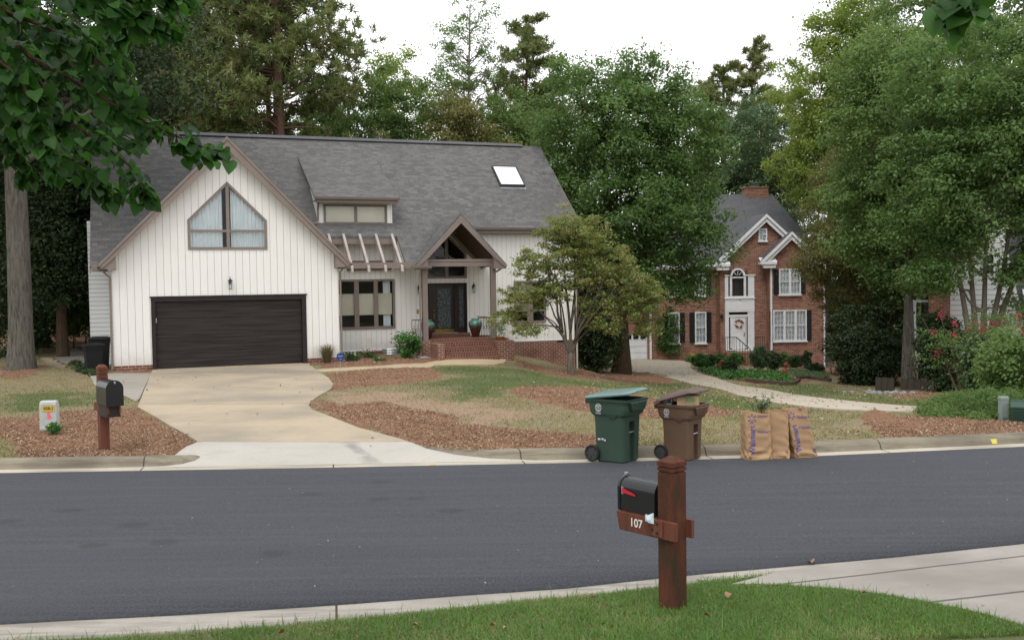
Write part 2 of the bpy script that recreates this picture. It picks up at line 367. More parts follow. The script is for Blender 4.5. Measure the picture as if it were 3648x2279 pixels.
BARE = [
 [z7p(*p) for p in ((300,420),(560,440),(1100,470),(1500,520),(1750,620),(2000,690),(1700,705),(1150,650),(1240,600),(700,525),(130,510))],
 [z7p(*p) for p in ((1750,560),(2340,600),(2340,640),(1850,600))],
 [(3100,1500),(3160,1490),(3180,1520),(3110,1560),(3040,1530)]]
MULCHW = [smooth_poly(poly_world(p)) for p in MULCH]; GREENW = [smooth_poly(poly_world(p)) for p in GREEN]; BAREW = [smooth_poly(poly_world(p)) for p in BARE]
for k in (0, 3, 5):   # the kerb-side beds run right up to the kerb
    P = MULCHW[k]; near = P[:, 1] < 17.6; P[near, 1] = np.minimum(P[near, 1], far_back(P[near, 0])-.05) if k != 0 else P[near, 1]
DRIVE = [(546,1312),(498,1434),(490,1452),(539,1479),(620,1527),(706,1577),(1452,1577),(1427,1568),(1277,1527),(1163.6,1481.7),(1112,1462),(1100,1448),(1106,1434),(1140,1410),(1182,1386),(1189,1372),(1172,1350),(1123,1317),(1093,1289)]
DRIVEW = poly_world(DRIVE)
def masks(X, Y):
    wx = (vnoise(X, Y, .8, 3)-.5)*.7+(vnoise(X, Y, .25, 5)-.5)*.3; wy = (vnoise(X, Y, .8, 4)-.5)*1.1+(vnoise(X, Y, .25, 6)-.5)*.4
    m = np.zeros(X.shape); g = np.zeros(X.shape); b = np.zeros(X.shape)
    for P in MULCHW: m = np.maximum(m, inside(X+wx*.6, Y+wy*.6, P))
    J = ((0, 0), (.5, .2), (-.5, -.3), (.2, -.8), (-.3, .9), (.9, 0), (-.9, .1), (0, 1.6), (0, -1.5))
    for P in GREENW:
        for jx, jy in J: g = g+inside(X+wx*1.8+jx, Y+wy*1.8+jy, P)/len(J)
    for P in BAREW:
        for jx, jy in J: b = b+inside(X+wx*1.6+jx*.7, Y+wy*1.6+jy*.7, P)/len(J)
    g = np.clip(g, 0, 1); b = np.clip(b, 0, 1)
    far = (Y > 46) & (X < 1) | (Y > 68) | (X > 16) & (Y > 30)
    m = np.maximum(m, far*.9)
    g = np.maximum(g, (Y < 13)*1.); g = g*np.clip(.35+1.1*vnoise(X, Y, 1.7, 44), 0, 1)
    return m, g, b
# apron: from the drive joint down to the gutter line
AX0, AX1 = -5.05, -1.55
ap_top = [onground(1450, 1577.5), onground(706, 1577.5)]
apw = [(ap_top[0].x, ap_top[0].y), (ap_top[1].x, ap_top[1].y)]
la = onground(706, 1577.5); ra = onground(1450, 1577.5)
APR = [(la.x, la.y-.012), (la.x-.02, 16.85), (la.x-.15, 16.62), (la.x-.5, 16.42), (la.x-.9, 16.38)]
bot = [(x, float(far_asphalt(x))+.33) for x in np.linspace(la.x-.9, .35, 14)]
APR = APR+bot+[(.3, 16.52), (-.4, 16.62), (-1.0, 16.85), (-1.5, 17.2), (ra.x, ra.y-.012)]
def z_apron(X, Y):
    t = np.clip((Y-(far_asphalt(X)+.33))/1.1, 0, 1); return -.333*(1-t)+(gzf(X, Y)+.03)*t
def make_ground():
    xs = np.r_[np.array([-220, -150, -110, -80, -60, -48, -40, -34, -30]), np.arange(-27, 30, .2), np.array([30, 34, 40, 48, 60, 80, 110, 150, 220])]
    tn = -np.r_[60, 30, 15, 8, np.arange(5, 0, -.3), 0][::1]
    tf = np.r_[0, np.arange(.15, 30, .2), np.arange(30, 60, 1.), np.array([60, 70, 85, 100, 130, 170, 250])]
    V = []; nx = len(xs)
    for t in tn: y = near_back(xs)+t; V.append((xs, y, gzn(xs, y)-.004))
    y = near_back(xs)+.002; V.append((xs, y, xs*0-.5)); y = far_back(xs)-.05; V.append((xs, y, xs*0-.5)); 
    for t in tf: y = far_back(xs)-.04+t; V.append((xs, y, gzf(xs, y)-.004))
    X = np.array([v[0] for v in V]); Y = np.array([v[1] for v in V]); Z = np.array([v[2] for v in V])
    m, g, b = masks(X, Y)
    lump = (vnoise(X, Y, .45, 11)-.5)*.07+(vnoise(X, Y, 1.4, 12)-.5)*.1
    ok = np.ones(X.shape)
    for P in (DRIVEW,): 
        for dx, dy in ((0, 0), (.3, 0), (-.3, 0), (0, .4), (0, -.4)): ok[inside(X+dx, Y+dy, P)] = 0
    edge = np.clip((Y-far_back(X)-.2)/1., 0, 1)*(Y > 14)*(Y < 60)
    Z = Z+lump*m*ok*edge+.03*m*ok*edge
    ia = np.zeros(X.shape, bool)
    for dx, dy in ((0, 0), (.22, 0), (-.22, 0), (0, .2), (0, -.2)): ia |= inside(X+dx, Y+dy, APR)
    Z = np.where(ia & (Y > 15), np.minimum(Z, z_apron(X, Y)-.05), Z)
    # low mound of chips by the kerb on the right, and the raised kerb bed
    Z += .05*np.exp(-(((X-8.6)/2.0)**2+((Y-19.0)/.75)**2))+.2*np.exp(-(((X-7.0)/.32)**2+((Y-19.6)/.3)**2))
    nr, nc = X.shape; idx = np.arange(nr*nc).reshape(nr, nc)
    F = np.stack([idx[:-1, :-1], idx[:-1, 1:], idx[1:, 1:], idx[1:, :-1]], -1).reshape(-1, 4)
    mt, nt, p, o = newmat('lawn_and_mulch'); n = N(nt)
    o_ = npmesh('ground', np.stack([X, Y, Z], -1).reshape(-1, 3), F, mt, smooth=True); tag(o_, kind='structure')
    for nm, a in (('mulch', m), ('green', g), ('bare', b)):
        at_ = o_.data.attributes.new(nm, 'FLOAT', 'POINT'); at_.data.foreach_set('value', a.ravel().astype(np.float32))
    v = n.co(); at2 = lambda k: n.n('ShaderNodeAttribute', attribute_name=k).outputs['Fac']
    n1 = n.noise(v, 5, 6, .7); n2 = n.noise(v, 34, 5, .7); n3 = n.noise(v, .9, 4); n4 = n.noise(n.mapping(v, (1, 1, 1), (5, 9, 0)), 90, 3)
    def edge_(k, w=.5): return n.step(n.math('ADD', at2(k), n.math('MULTIPLY', n.math('SUBTRACT', n1, .5), w)), .35, .65)
    tan = n.ramp(n2, [(.3, (.2, .165, .1)), (.5, (.29, .24, .15)), (.7, (.36, .3, .2))])
    tan = n.mix(n.step(n1, .5, .75), tan, (.19, .18, .09))
    grn = n.ramp(n2, [(.3, (.075, .1, .04)), (.55, (.13, .16, .07)), (.75, (.2, .2, .11))])
    grn = n.mix(n.step(n3, .5, .75), grn, (.16, .16, .07))
    bare = n.ramp(n2, [(.3, (.3, .2, .14)), (.6, (.4, .29, .2))]); bare = n.mix(n.step(n1, .55, .75), bare, (.2, .19, .09))
    mul = n.ramp(n4, [(.3, (.12, .065, .04)), (.48, (.26, .15, .095)), (.62, (.32, .19, .12)), (.8, (.46, .33, .23))])
    mul = n.mix(n.math('MULTIPLY', n.step(n3, .45, .65), .75), mul, n.ramp(n2, [(.3, (.16, .085, .05)), (.6, (.33, .19, .11))]))
    col = n.mix(edge_('bare', .9), tan, bare); col = n.mix(edge_('green', .8), col, grn); col = n.mix(edge_('mulch', .35), col, mul)
    n.l(col, p.inputs['Base Color']); p.inputs['Roughness'].default_value = .95; p.inputs['Specular IOR Level'].default_value = .1
    n.bump(n.math('ADD', n4, n2), .8, .04, p)
    return o_
make_ground()

def slab(name, P, mat, zoff=.03, drop=.25, zf=gzf, cell=.5, joints=None):
    """paved slab draped over the ground, with a real edge"""
    bm = bmesh.new(); vs = [bm.verts.new((x, y, 0)) for x, y in P]
    E = [bm.edges.new((vs[i], vs[(i+1) % len(vs)])) for i in range(len(vs))]
    bmesh.ops.triangle_fill(bm, edges=E, use_beauty=True)
    P = np.array(P); x0, y0 = P.min(0); x1, y1 = P.max(0)
    for ax, lo, hi in ((0, x0, x1), (1, y0, y1)):
        t = lo+cell*.5
        while t < hi:
            co = [0, 0, 0]; no = [0, 0, 0]; co[ax] = t; no[ax] = 1
            bmesh.ops.bisect_plane(bm, geom=bm.verts[:]+bm.edges[:]+bm.faces[:], plane_co=co, plane_no=no); t += cell
    X = np.array([v.co.x for v in bm.verts]); Y = np.array([v.co.y for v in bm.verts]); Z = zf(X, Y)+zoff
    for v, z in zip(bm.verts, Z): v.co.z = z
    bm.normal_update()
    for f in bm.faces:
        if f.normal.z < 0: f.normal_flip()
    be = [e for e in bm.edges if e.is_boundary]
    r = bmesh.ops.extrude_edge_only(bm, edges=be)
    for g_ in r['geom']:
        if isinstance(g_, bmesh.types.BMVert): g_.co.z -= drop
    bmesh.ops.recalc_face_normals(bm, faces=bm.faces)
    me = bpy.data.meshes.new(name); bm.to_mesh(me); bm.free(); me.materials.append(mat)
    me.update()
    if sum(f.normal.z*f.area for f in me.polygons) < 0: me.flip_normals()
    o = bpy.data.objects.new(name, me); COL.objects.link(o); return tag(o, kind='structure')
def concmat(name, c, stain, joint=(), rough=.85, skid=False, edge=None):
    m, nt, p, o = newmat(name); g = N(nt); v = g.co()
    a = g.noise(v, .35, 5, .6); b = g.noise(v, 2.2, 6, .7); f = g.noise(v, 45, 3)
    col = g.mix(g.step(a, .35, .68), c, stain); col = g.mix(g.math('MULTIPLY', g.step(b, .48, .72), .45), col, tuple(x*.72 for x in c))
    col = g.mix(g.math('MULTIPLY', g.step(f, .45, .75), .3), col, tuple(x*.6 for x in c))
    s = g.n('ShaderNodeSeparateXYZ'); g.l(v, s.inputs[0])
    wob = g.math('MULTIPLY', g.math('SUBTRACT', g.noise(v, .8, 3), .5), .06)
    for A, B, C in joint:   # lines A x + B y = C, normalised
        d = g.math('ABSOLUTE', g.math('ADD', g.math('SUBTRACT', g.math('ADD', g.math('MULTIPLY', s.outputs[0], A), g.math('MULTIPLY', s.outputs[1], B)), C), wob))
        col = g.mix(g.step(d, .035, .012), col, tuple(x*.25 for x in c))
    if skid:
        for A, B, C in skid:
            d = g.math('ABSOLUTE', g.math('SUBTRACT', g.math('ADD', g.math('MULTIPLY', s.outputs[0], A), g.math('MULTIPLY', s.outputs[1], B)), C))
            col = g.mix(g.math('MULTIPLY', g.step(d, .14, .03), g.math('MULTIPLY', g.step(b, .3, .6), .32)), col, (.12, .11, .11))
    sp = g.n('ShaderNodeTexVoronoi'); g.l(v, sp.inputs['Vector']); sp.inputs['Scale'].default_value = 2.6
    col = g.mix(g.math('MULTIPLY', g.step(sp.outputs['Distance'], .05, .02), .8), col, (.06, .035, .02))
    g.l(col, p.inputs['Base Color']); p.inputs['Roughness'].default_value = rough; p.inputs['Specular IOR Level'].default_value = .2
    g.bump(f, .2, .01, p); return m
def jline(a, b):
    A = onground(*a); B = onground(*b); d = (B-A); n_ = Vector((-d.y, d.x)).normalized(); return (n_.x, n_.y, n_.x*A.x+n_.y*A.y)
M_DRIVE = concmat('driveway_concrete', (.42, .345, .25), (.27, .235, .185), (jline((498, 1441), (1105, 1440)), jline((700, 1330), (1140, 1328))))
M_APRON = concmat('apron_concrete', (.43, .405, .36), (.37, .35, .31), (), skid=(jline((1210, 1580), (1400, 1650)), jline((1250, 1580), (1330, 1650))))
M_WALK = concmat('walk_concrete', (.48, .375, .235), (.42, .34, .23))
M_PAD = concmat('pad_concrete', (.33, .3, .26), (.27, .25, .21))
M_GUT = concmat('gutter_concrete', (.42, .36, .27), (.34, .31, .25))
M_FARD = concmat('far_drive_concrete', (.44, .385, .31), (.37, .32, .25))
def fj(a, b):
    A = flat(*a, -.17); Bq = flat(*b, -.17); d = Bq-A; n_ = Vector((-d.y, d.x)).normalized(); return (n_.x, n_.y, n_.x*A.x+n_.y*A.y)
M_NEARC = concmat('near_concrete', (.36, .335, .3), (.22, .2, .175), (fj((2820, 2092), (3648, 1992)), fj((3300, 2215), (3648, 2175))))
dw = smooth_poly(DRIVEW, it=1)
slab('driveway', DRIVEW, M_DRIVE, .03, cell=.4)
slab('driveway_apron', APR, M_APRON, .0, .3, z_apron, cell=.35)
PAD = poly_world([(539,1331),(498,1420),(485,1432),(420,1400),(335,1372),(322,1341),(409,1331)])
slab('parking_pad', PAD, M_PAD, .025)
WALK = poly_world([z7p(*p) for p in ((150,262),(700,226),(1040,205),(1180,180),(1350,163),(1600,160),(1640,168),(1660,188),(1640,210),(1560,222),(1330,222),(1100,226),(1060,243),(700,257),(205,279))])
slab('walkway', WALK, M_WALK, .03)
PATH = poly_world([(190,1292),(300,1296),(300,1255),(265,1243),(205,1243)])
slab('garden_path', PATH, M_PAD, .03)
FARD = smooth_poly(poly_world([(2130,1279),(2230,1320),(2400,1350),(2560,1385),(2731,1434),(2900,1458),(3100,1468),(3420,1474),(3420,1462),(3250,1452),(3100,1440),(2900,1418),(2700,1384),(2560,1352),(2500,1335),(2455,1310),(2470,1290),(2340,1279),(2180,1273)]), it=1)
slab('neighbour_driveway', FARD, M_FARD, .04)

def ribbon(name, xs, fa, fb, za, zb, mat, kind='structure', thick=.2):
    mb = MB(); A = [(x, float(fa(x)), za) for x in xs]; B = [(x, float(fb(x)), zb) for x in xs]; n = len(xs)
    mb.v = A+B; mb.f = [(i, i+1, n+i+1, n+i) for i in range(n-1)]
    return tag(mb.build(name, mat, smooth=True), kind=kind)
XS = list(np.r_[np.arange(-200, -30, 10), np.arange(-30, 30, .5), np.arange(30, 201, 10)])
def asphalt():
    m, nt, p, o = newmat('fresh_asphalt'); g = N(nt); v = g.co()
    f = g.noise(v, 160, 3, .7); a = g.noise(g.mapping(v, (.25, 1.2, 1)), 1.1, 4); b = g.noise(v, 6, 5)
    f2 = g.noise(v, 38, 3, .8); col = g.ramp(g.math('ADD', g.math('MULTIPLY', f, .5), g.math('MULTIPLY', f2, .5)), [(.3, (.018, .02, .025)), (.5, (.046, .049, .057)), (.66, (.1, .104, .112))])
    strk = g.noise(g.mapping(v, (.12, 3.5, 1)), 2.2, 5, .6); col = g.mix(g.math('MULTIPLY', g.step(strk, .45, .7), .35), col, (.078, .081, .088))
    col = g.mix(g.math('MULTIPLY', g.step(a, .4, .7), .3), col, (.066, .069, .077)); col = g.mix(g.math('MULTIPLY', g.step(b, .5, .7), .15), col, (.045, .046, .05))
    s = g.n('ShaderNodeSeparateXYZ'); g.l(v, s.inputs[0])
    for x, y, rx, ry in [(flat(*q, -.35).x, flat(*q, -.35).y, rx, ry) for q, rx, ry in (((250,1838),.24,.14),((472,1890),.22,.15),((330,1963),.18,.12),((582,1953),.2,.14),((978,1990),.17,.16),((25,1878),.2,.12),((1110,1775),.2,.14),((1345,1797),.17,.12),((1605,1840),.2,.12),((1360,1730),.2,.1),((1480,1795),.16,.1))]:
        dx = g.math('DIVIDE', g.math('SUBTRACT', s.outputs[0], x), rx); dy = g.math('DIVIDE', g.math('SUBTRACT', s.outputs[1], y), ry)
        d = g.math('ADD', g.math('ADD', g.math('MULTIPLY', dx, dx), g.math('MULTIPLY', dy, dy)), g.math('MULTIPLY', g.math('SUBTRACT', b, .5), 2.4))
        col = g.mix(g.math('MULTIPLY', g.step(d, 1.3, .2), .32), col, (.016, .016, .017))
    g.l(col, p.inputs['Base Color']); p.inputs['Roughness'].default_value = .85; p.inputs['Specular IOR Level'].default_value = .25
    g.bump(f, .6, .008, p); return m
M_ASPH = asphalt()
def street():
    n = 9; V = []; F = []
    for x in XS:
        a, b = float(near_asphalt(x)), float(far_asphalt(x))
        for k in range(n):
            t = k/(n-1); w = .006*math.sin(x*9.1+k)+.006*math.sin(x*23.7); V.append((x, a+(b-a)*t+(w if k in (0, n-1) else 0), -.325+.05*(1-(2*t-1)**2)))
    V += [(v[0], v[1]-.0, v[2]-.12) for v in V[0::n]]
    for i in range(len(XS)-1):
        for k in range(n-1): o = i*n+k; F.append((o, o+n, o+n+1, o+1))
        o = len(XS)*n+i; F.append((i*n, o, o+1, (i+1)*n))
    npmesh('street', V, [f for f in F], M_ASPH, smooth=False)['kind'] = 'structure'
street()
def joints_rib(c, stain, pitch, name):
    m, nt, p, o = newmat(name); g = N(nt); v = g.co(); s = g.n('ShaderNodeSeparateXYZ'); g.l(v, s.inputs[0])
    a = g.noise(v, .7, 5); f = g.noise(v, 40, 4); big = g.noise(g.mapping(v, (.6, 4, 6)), 1.6, 5)
    col = g.mix(g.step(a, .4, .65), c, stain); col = g.mix(g.math('MULTIPLY', g.step(big, .42, .68), .6), col, tuple(x*.55 for x in stain)); col = g.mix(g.math('MULTIPLY', g.step(f, .5, .7), .35), col, tuple(x*.6 for x in c))
    fr = g.math('FRACT', g.math('DIVIDE', g.math('ADD', s.outputs[0], g.math('MULTIPLY', s.outputs[1], .18)), pitch)); d = g.math('ABSOLUTE', g.math('SUBTRACT', fr, .5))
    col = g.mix(g.step(d, .5-.016/pitch, .5-.006/pitch), col, (.06, .05, .04))
    g.l(col, p.inputs['Base Color']); p.inputs['Roughness'].default_value = .9; p.inputs['Specular IOR Level'].default_value = .15; g.bump(f, .4, .01, p); return m
M_KERB = joints_rib((.25, .22, .165), (.17, .15, .115), 3.1, 'kerb_concrete')
M_GUT2 = joints_rib((.47, .42, .34), (.4, .36, .29), 3.1, 'gutter_strip_concrete')
ribbon('gutter', XS, lambda x: far_asphalt(x)-.03, lambda x: far_asphalt(x)+.36, -.338, -.336, M_GUT2)
def kerb(path, hs, name='kerb'):
    """rolled kerb swept along path (front foot line), height factor per point"""
    P = np.array(path); T = np.gradient(P, axis=0); T /= np.linalg.norm(T, axis=1)[:, None]; Nn = np.stack([-T[:, 1], T[:, 0]], 1)
    prof = [(0, -.34), (.02, -.31), (.05, -.25), (.09, -.208), (.14, -.19), (.2, -.187), (.29, -.187), (.3, -.4)]
    secs = []
    for p, n_, h in zip(P, Nn, hs): secs.append([(p[0]+n_[0]*d, p[1]+n_[1]*d, -.345+(z+.345)*h) for d, z in prof])
    mb = MB(); m = len(prof)
    for s in secs: mb.v += s
    for i in range(len(secs)-1):
        for k in range(m-1): mb.f.append((i*m+k, (i+1)*m+k, (i+1)*m+k+1, i*m+k+1))
    mb.f.append(tuple(range(m-1, -1, -1))); mb.f.append(tuple((len(secs)-1)*m+k for k in range(m)))
    return tag(mb.build(name, M_KERB, smooth=False, fix=True), kind='structure')
xs = list(np.r_[np.arange(-200, -30, 10), np.arange(-30, -6.2, .5)]); pl = [(x, float(far_asphalt(x))+.34) for x in xs]+[(-6.0, 16.39), (-5.7, 16.42), (-5.45, 16.5), (-5.27, 16.66), (-5.2, 16.85)]
kerb(pl, [1]*(len(pl)-4)+[.95, .9, .8, .7])
pr = [(-2.1, 17.75), (-1.75, 17.4), (-1.4, 17.1), (-1.0, 16.84), (-.6, 16.68), (-.1, 16.57), (.5, 16.52)]+[(x, float(far_asphalt(x))+.34) for x in np.r_[np.arange(1, 30, .5), np.arange(30, 201, 10)]]
kerb(pr, [.55, .7, .8, .88, .94, .98]+[1]*(len(pr)-6))
# near side: gutter and roll kerb, near driveway apron
M_NG = joints_rib((.37, .34, .295), (.28, .26, .225), 3.4, 'near_kerb_concrete')
def near_rib():
    prof = [(0, -.345), (.25, -.352), (.42, -.335), (.6, -.28), (.8, -.21), (1, -.19)]
    V = []; F = []; n = len(prof)
    for x in XS:
        a, b = float(near_asphalt(x))+.04, float(near_back(x))-.03
        for t, z in prof: V.append((x, a+(b-a)*t, z))
        V.append((x, b, -.4))
    n += 1
    for i in range(len(XS)-1):
        for k in range(n-1): o = i*n+k; F.append((o, o+1, o+n+1, o+n))
    tag(npmesh('near_kerb', V, F, M_NG, smooth=True), kind='structure')
near_rib()
NG = [(2600,2085),(2700,2090),(2800,2100),(3000,2130),(3150,2165),(3300,2210),(3400,2243),(3500,2279),(3600,2325)]
NGW = [(flat(px, py, -.17).x, flat(px, py, -.17).y) for px, py in NG]
ND = [(x, y) for x, y in NGW]+[(4.3, 5.), (4.6, 1.), (11, 1.), (11, 11.8)]+[(x, float(near_back(x))+.03) for x in np.linspace(9.5, 2.6, 12)]
slab('near_driveway', ND, M_NEARC, .018, .2, gzn, cell=.5)
# yellow locate paint on the kerb
m = MB(); yx = 8.32; yf = float(far_asphalt(yx))+.34
for a, b, z1_, z2_ in ((-.006, .044, -.32, -.24),):
    m.add([(yx-.05, yf+a, z1_), (yx+.05, yf+a+.02, z1_), (yx+.06, yf+b+.02, z2_), (yx-.06, yf+b, z2_)], [(0, 1, 2, 3)])
tag(m.build('paint_mark', YEL), 'yellow paint stripe sprayed over the kerb on the right', 'paint mark')

# ------------------------------------------------------------------ white house (local frame: x along the front, y back, z up)
H = thing('white_house', 'white board-sided house with steep grey shingle roof and dark garage door', 'house', (-13.069, 33.061, 0), .3572)
def mz(y): return 2.67+.85*y
GW = 7.442
# garage front
gar = holed([(0, 0), (1.21, 0), (1.21, 2.2), (6.27, 2.2), (6.27, 0), (GW, 0), (GW, 3.5), (3.72, 7.3), (0, 3.5)],
            [[(2.45, 3.84), (4.97, 3.84), (4.97, 4.79), (3.72, 6.03), (2.45, 4.79)]], 0, .12)
gar.build('garage_wall', WHITE, H)
MB().box(0, .1, .003, 7, -.4, 3.5).build('garage_side_wall', LAPW, H); MB().box(GW-.1, GW, .003, 2.79, -.4, 3.5).build('garage_side_wall', LAPW, H)
MB().box(-.02, 1.2, -.0, .1, -.6, -.001).build('brick_base', BRK, H); MB().box(6.28, GW+.02, 0, .1, -.6, -.001).build('brick_base', BRK, H)
# garage door
f = MB(); f.box(1.19, 1.32, -.03, .22, -.17, 2.21); f.box(6.14, 6.29, -.03, .22, -.17, 2.21); f.box(1.32, 6.14, -.03, .22, 2.08, 2.21); f.box(1.15, 6.33, -.05, -.031, 2.21, 2.26)
gd = MB()
for k in range(4):
    z0 = -.15+k*.557; gd.box(1.322, 6.138, .1, .14, z0+.004, z0+.553)
gdo = gd.build('garage_door', GDOOR, H, bevel=.006); f.build('door_frame', DARKF, gdo)
MB().box(1.335, 1.355, .085, .099, 1.38, 1.53).build('door_label', WTRIM, gdo)
# gable window
gw = MB()
def band(mb, poly, w, y0, y1):
    """frame of width w just inside a convex polygon"""
    n = len(poly); P = [Vector(p) for p in poly]; inn = []
    for i in range(n):
        a = (P[i]-P[i-1]).normalized(); b = (P[(i+1) % n]-P[i]).normalized(); na = Vector((-a.y, a.x)); nb = Vector((-b.y, b.x))
        m_ = (na+nb).normalized(); inn.append(P[i]+m_*(w/max(.3, m_.dot(na))))
    for i in range(n):
        j = (i+1) % n; mb.xz([P[i], P[j], inn[j], inn[i]], y0, y1)
    return inn
poly = [(2.41, 3.8), (5.01, 3.8), (5.01, 4.8), (3.72, 6.1), (2.41, 4.8)]
band(gw, poly, .085, -.035, .02)
gw.box(3.665, 3.775, -.034, .019, 3.886, 5.95); gw.box(2.5, 3.66, -.033, .018, 4.39, 4.47); gw.box(3.78, 4.92, -.033, .018, 4.39, 4.47)
gwf = gw.build('gable_window', TRIM, H)
for pts in ([(2.5, 3.89), (3.66, 3.89), (3.66, 4.39), (2.5, 4.39)], [(3.78, 3.89), (4.92, 3.89), (4.92, 4.39), (3.78, 4.39)],
            [(2.5, 4.47), (3.66, 4.47), (3.66, 5.96), (2.5, 4.78)], [(3.78, 4.47), (4.92, 4.47), (4.92, 4.78), (3.78, 5.96)]):
    MB().add([(x, -.005, z) for x, z in pts], [(0, 1, 2, 3)]).build('pane', GLASS, gwf)
def curtain(x0, x1, z0, z1, y, name='curtain', amp=.035, per=.11, parent=H, top=None, mat=None):
    n = int((x1-x0)/.015); V = []; F = []
    for i in range(n+1):
        x = x0+(x1-x0)*i/n; ph = 2*PI*(x/per+.3*math.sin(x*5)); yy = y+amp*math.sin(ph)
        V += [(x, yy, z0), (x+.01*math.sin(ph*.5), yy*.5+.5*y, top(x) if top else z1)]
    for i in range(n): F.append((2*i, 2*i+2, 2*i+3, 2*i+1))
    return npmesh(name, V, F, mat or CURT, parent, smooth=True)
curtain(2.44, 3.55, 3.7, 5, .14, top=lambda x: min(6., 4.75+max(0, x-2.45)*.985), parent=gwf)
curtain(3.82, 4.98, 3.7, 5, .14, top=lambda x: min(6., 4.75+max(0, 4.97-x)*.985), parent=gwf)
# bargeboards of the garage gable
bb = MB(); ax, az = 3.72, 7.57
for s in (-1, 1):
    fx = ax+s*4.09; fz = 3.345
    bb.xz([(ax, az-.1), (fx, fz-.09), (fx-s*.11, fz-.15), (fx-s*.42, fz+.14), (ax, az-.43)][::s], -.44, -.40)
    bb.xz([(ax, az-.02), (fx, fz-.01), (fx, fz-.11), (ax, az-.12)], -.47, -.441)
    bb.xz([(fx-s*.02, fz-.06), (fx-s*.02, fz-.17), (fx-s*.52, fz-.19), (fx-s*.52, fz+.25)], -.395, .02)
bb.build('bargeboard', TRIM, H)
so_ = MB()
for s in (-1, 1):
    fx = ax+s*4.0; so_.add([(ax, -.4, az-.33), (fx, -.4, 3.2), (fx, .0, 3.2), (ax, .0, az-.33)], [(0, 1, 2, 3)])
so_.build('gable_soffit', TRIM, H)
def roofslab(name, pts, zf, th=.07, mat=ROOF, parent=H):
    P = [(x, y, zf(x, y)) for x, y in pts]; return MB().prism(P, (0, 0, -th)).build(name, mat, parent)
gL = lambda x, y: 7.57-1.035*(3.72-x); gR = lambda x, y: 7.57-1.035*(x-3.72)
roofslab('garage_roof', [(3.72, -.44), (-.42, -.44), (-.42, .72), (3.72, 5.765)], gL)
roofslab('garage_roof', [(3.72, -.44), (7.86, -.44), (7.86, 2.78), (6.15, 2.78), (3.72, 5.765)], gR)
# main roof
main = [(-.66, .74), (6.9, .74), (6.9, 2.0), (10.07, 2.0), (10.07, .72), (10.40, .72), (12.12, 2.894), (12.47, 2.44), (18.02, 2.44), (18.02, 7.02), (-.66, 7.02)]
roofslab('main_roof', main, lambda x, y: mz(y), .09)
roofslab('rear_roof', [(-.66, 7.02), (18.02, 7.02), (18.02, 13.), (-.66, 13.)], lambda x, y: mz(7.02)-.7*(y-7.02), .09)
rv = MB()
for s in (-1, 1): rv.prism([(-.5, 7.02, mz(7.02)+.09), (17.15, 7.02, mz(7.02)+.09), (17.15, 7.02+s*.16, mz(7.02)-.03), (-.5, 7.02+s*.16, mz(7.02)-.03)], (0, 0, -.02))
rv.build('ridge_vent', ROOF2, H)
# rakes
for x in (-.68, 18.02): MB().prism([(x, .74, mz(.74)-.02), (x, 7.02, mz(7.02)-.02), (x, 7.02, mz(7.02)-.26), (x, .74, mz(.74)-.26)] if x < 0 else [(x, 2.44, mz(2.44)-.02), (x, 7.02, mz(7.02)-.02), (x, 7.02, mz(7.02)-.26), (x, 2.44, mz(2.44)-.26)], (.03, 0, 0)).build('rake_board', TRIM, H)
# main walls
wm = holed([(.0, 0), (7.2, 0), (7.2, .02), (13.95, .02), (13.95, .16), (17.75, .16), (17.75, 4.9), (.0, 4.9)],
           [rect(7.95, 10.09, .87, 2.69), rect(11.46, 13.07, .5, 2.53), [(11.5, 2.78), (13.05, 2.78), (13.05, 3.7), (12.27, 4.44), (11.5, 3.7)], rect(15.14, 16.43, .93, 2.56)], 2.8, .12)
wm.build('front_wall', WHITE2, H); MB().box(-.8, -.003, 2.8, 2.9, -.3, 4.9).build('recessed_wall', LAPW, H)
MB().box(17.63, 17.75, 2.803, 11.2, -1.6, 4.6).build('side_wall', LAPW, H); MB().box(-.8, -.7, 2.903, 11.2, -.4, 4.6).build('side_wall', LAPW, H); MB().box(-.8, 17.75, 11.2, 11.3, -1, 4.9).build('rear_wall', LAPW, H)
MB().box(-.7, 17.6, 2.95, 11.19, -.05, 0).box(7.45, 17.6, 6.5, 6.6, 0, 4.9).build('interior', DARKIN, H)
MB().prism([(17.74, 2.82, 4.6), (17.74, 11.2, 4.6), (17.74, 11.2, 5.2), (17.74, 7.02, 8.35), (17.74, 2.82, 4.9)], (-.1, 0, 0)).build('side_gable', WHITE, H)
bk = MB().box(7.42, 13.94, 2.82, 3.0, -1, .018).box(13.94, 17.77, 2.77, 3.0, -2.2, .158)
bk.build('brick_foundation', BRK, H)
MB().box(16.95, 17.35, 2.765, 2.79, .02, .158).build('crawl_vent', BLACK, H)
MB().box(7.2, 10.5, 2.77, 2.799, -.02, .06).build('skirt_board', WTRIM, H); MB().box(13.96, 17.77, 2.755, 2.799, .13, .18).build('skirt_board', WTRIM, H)
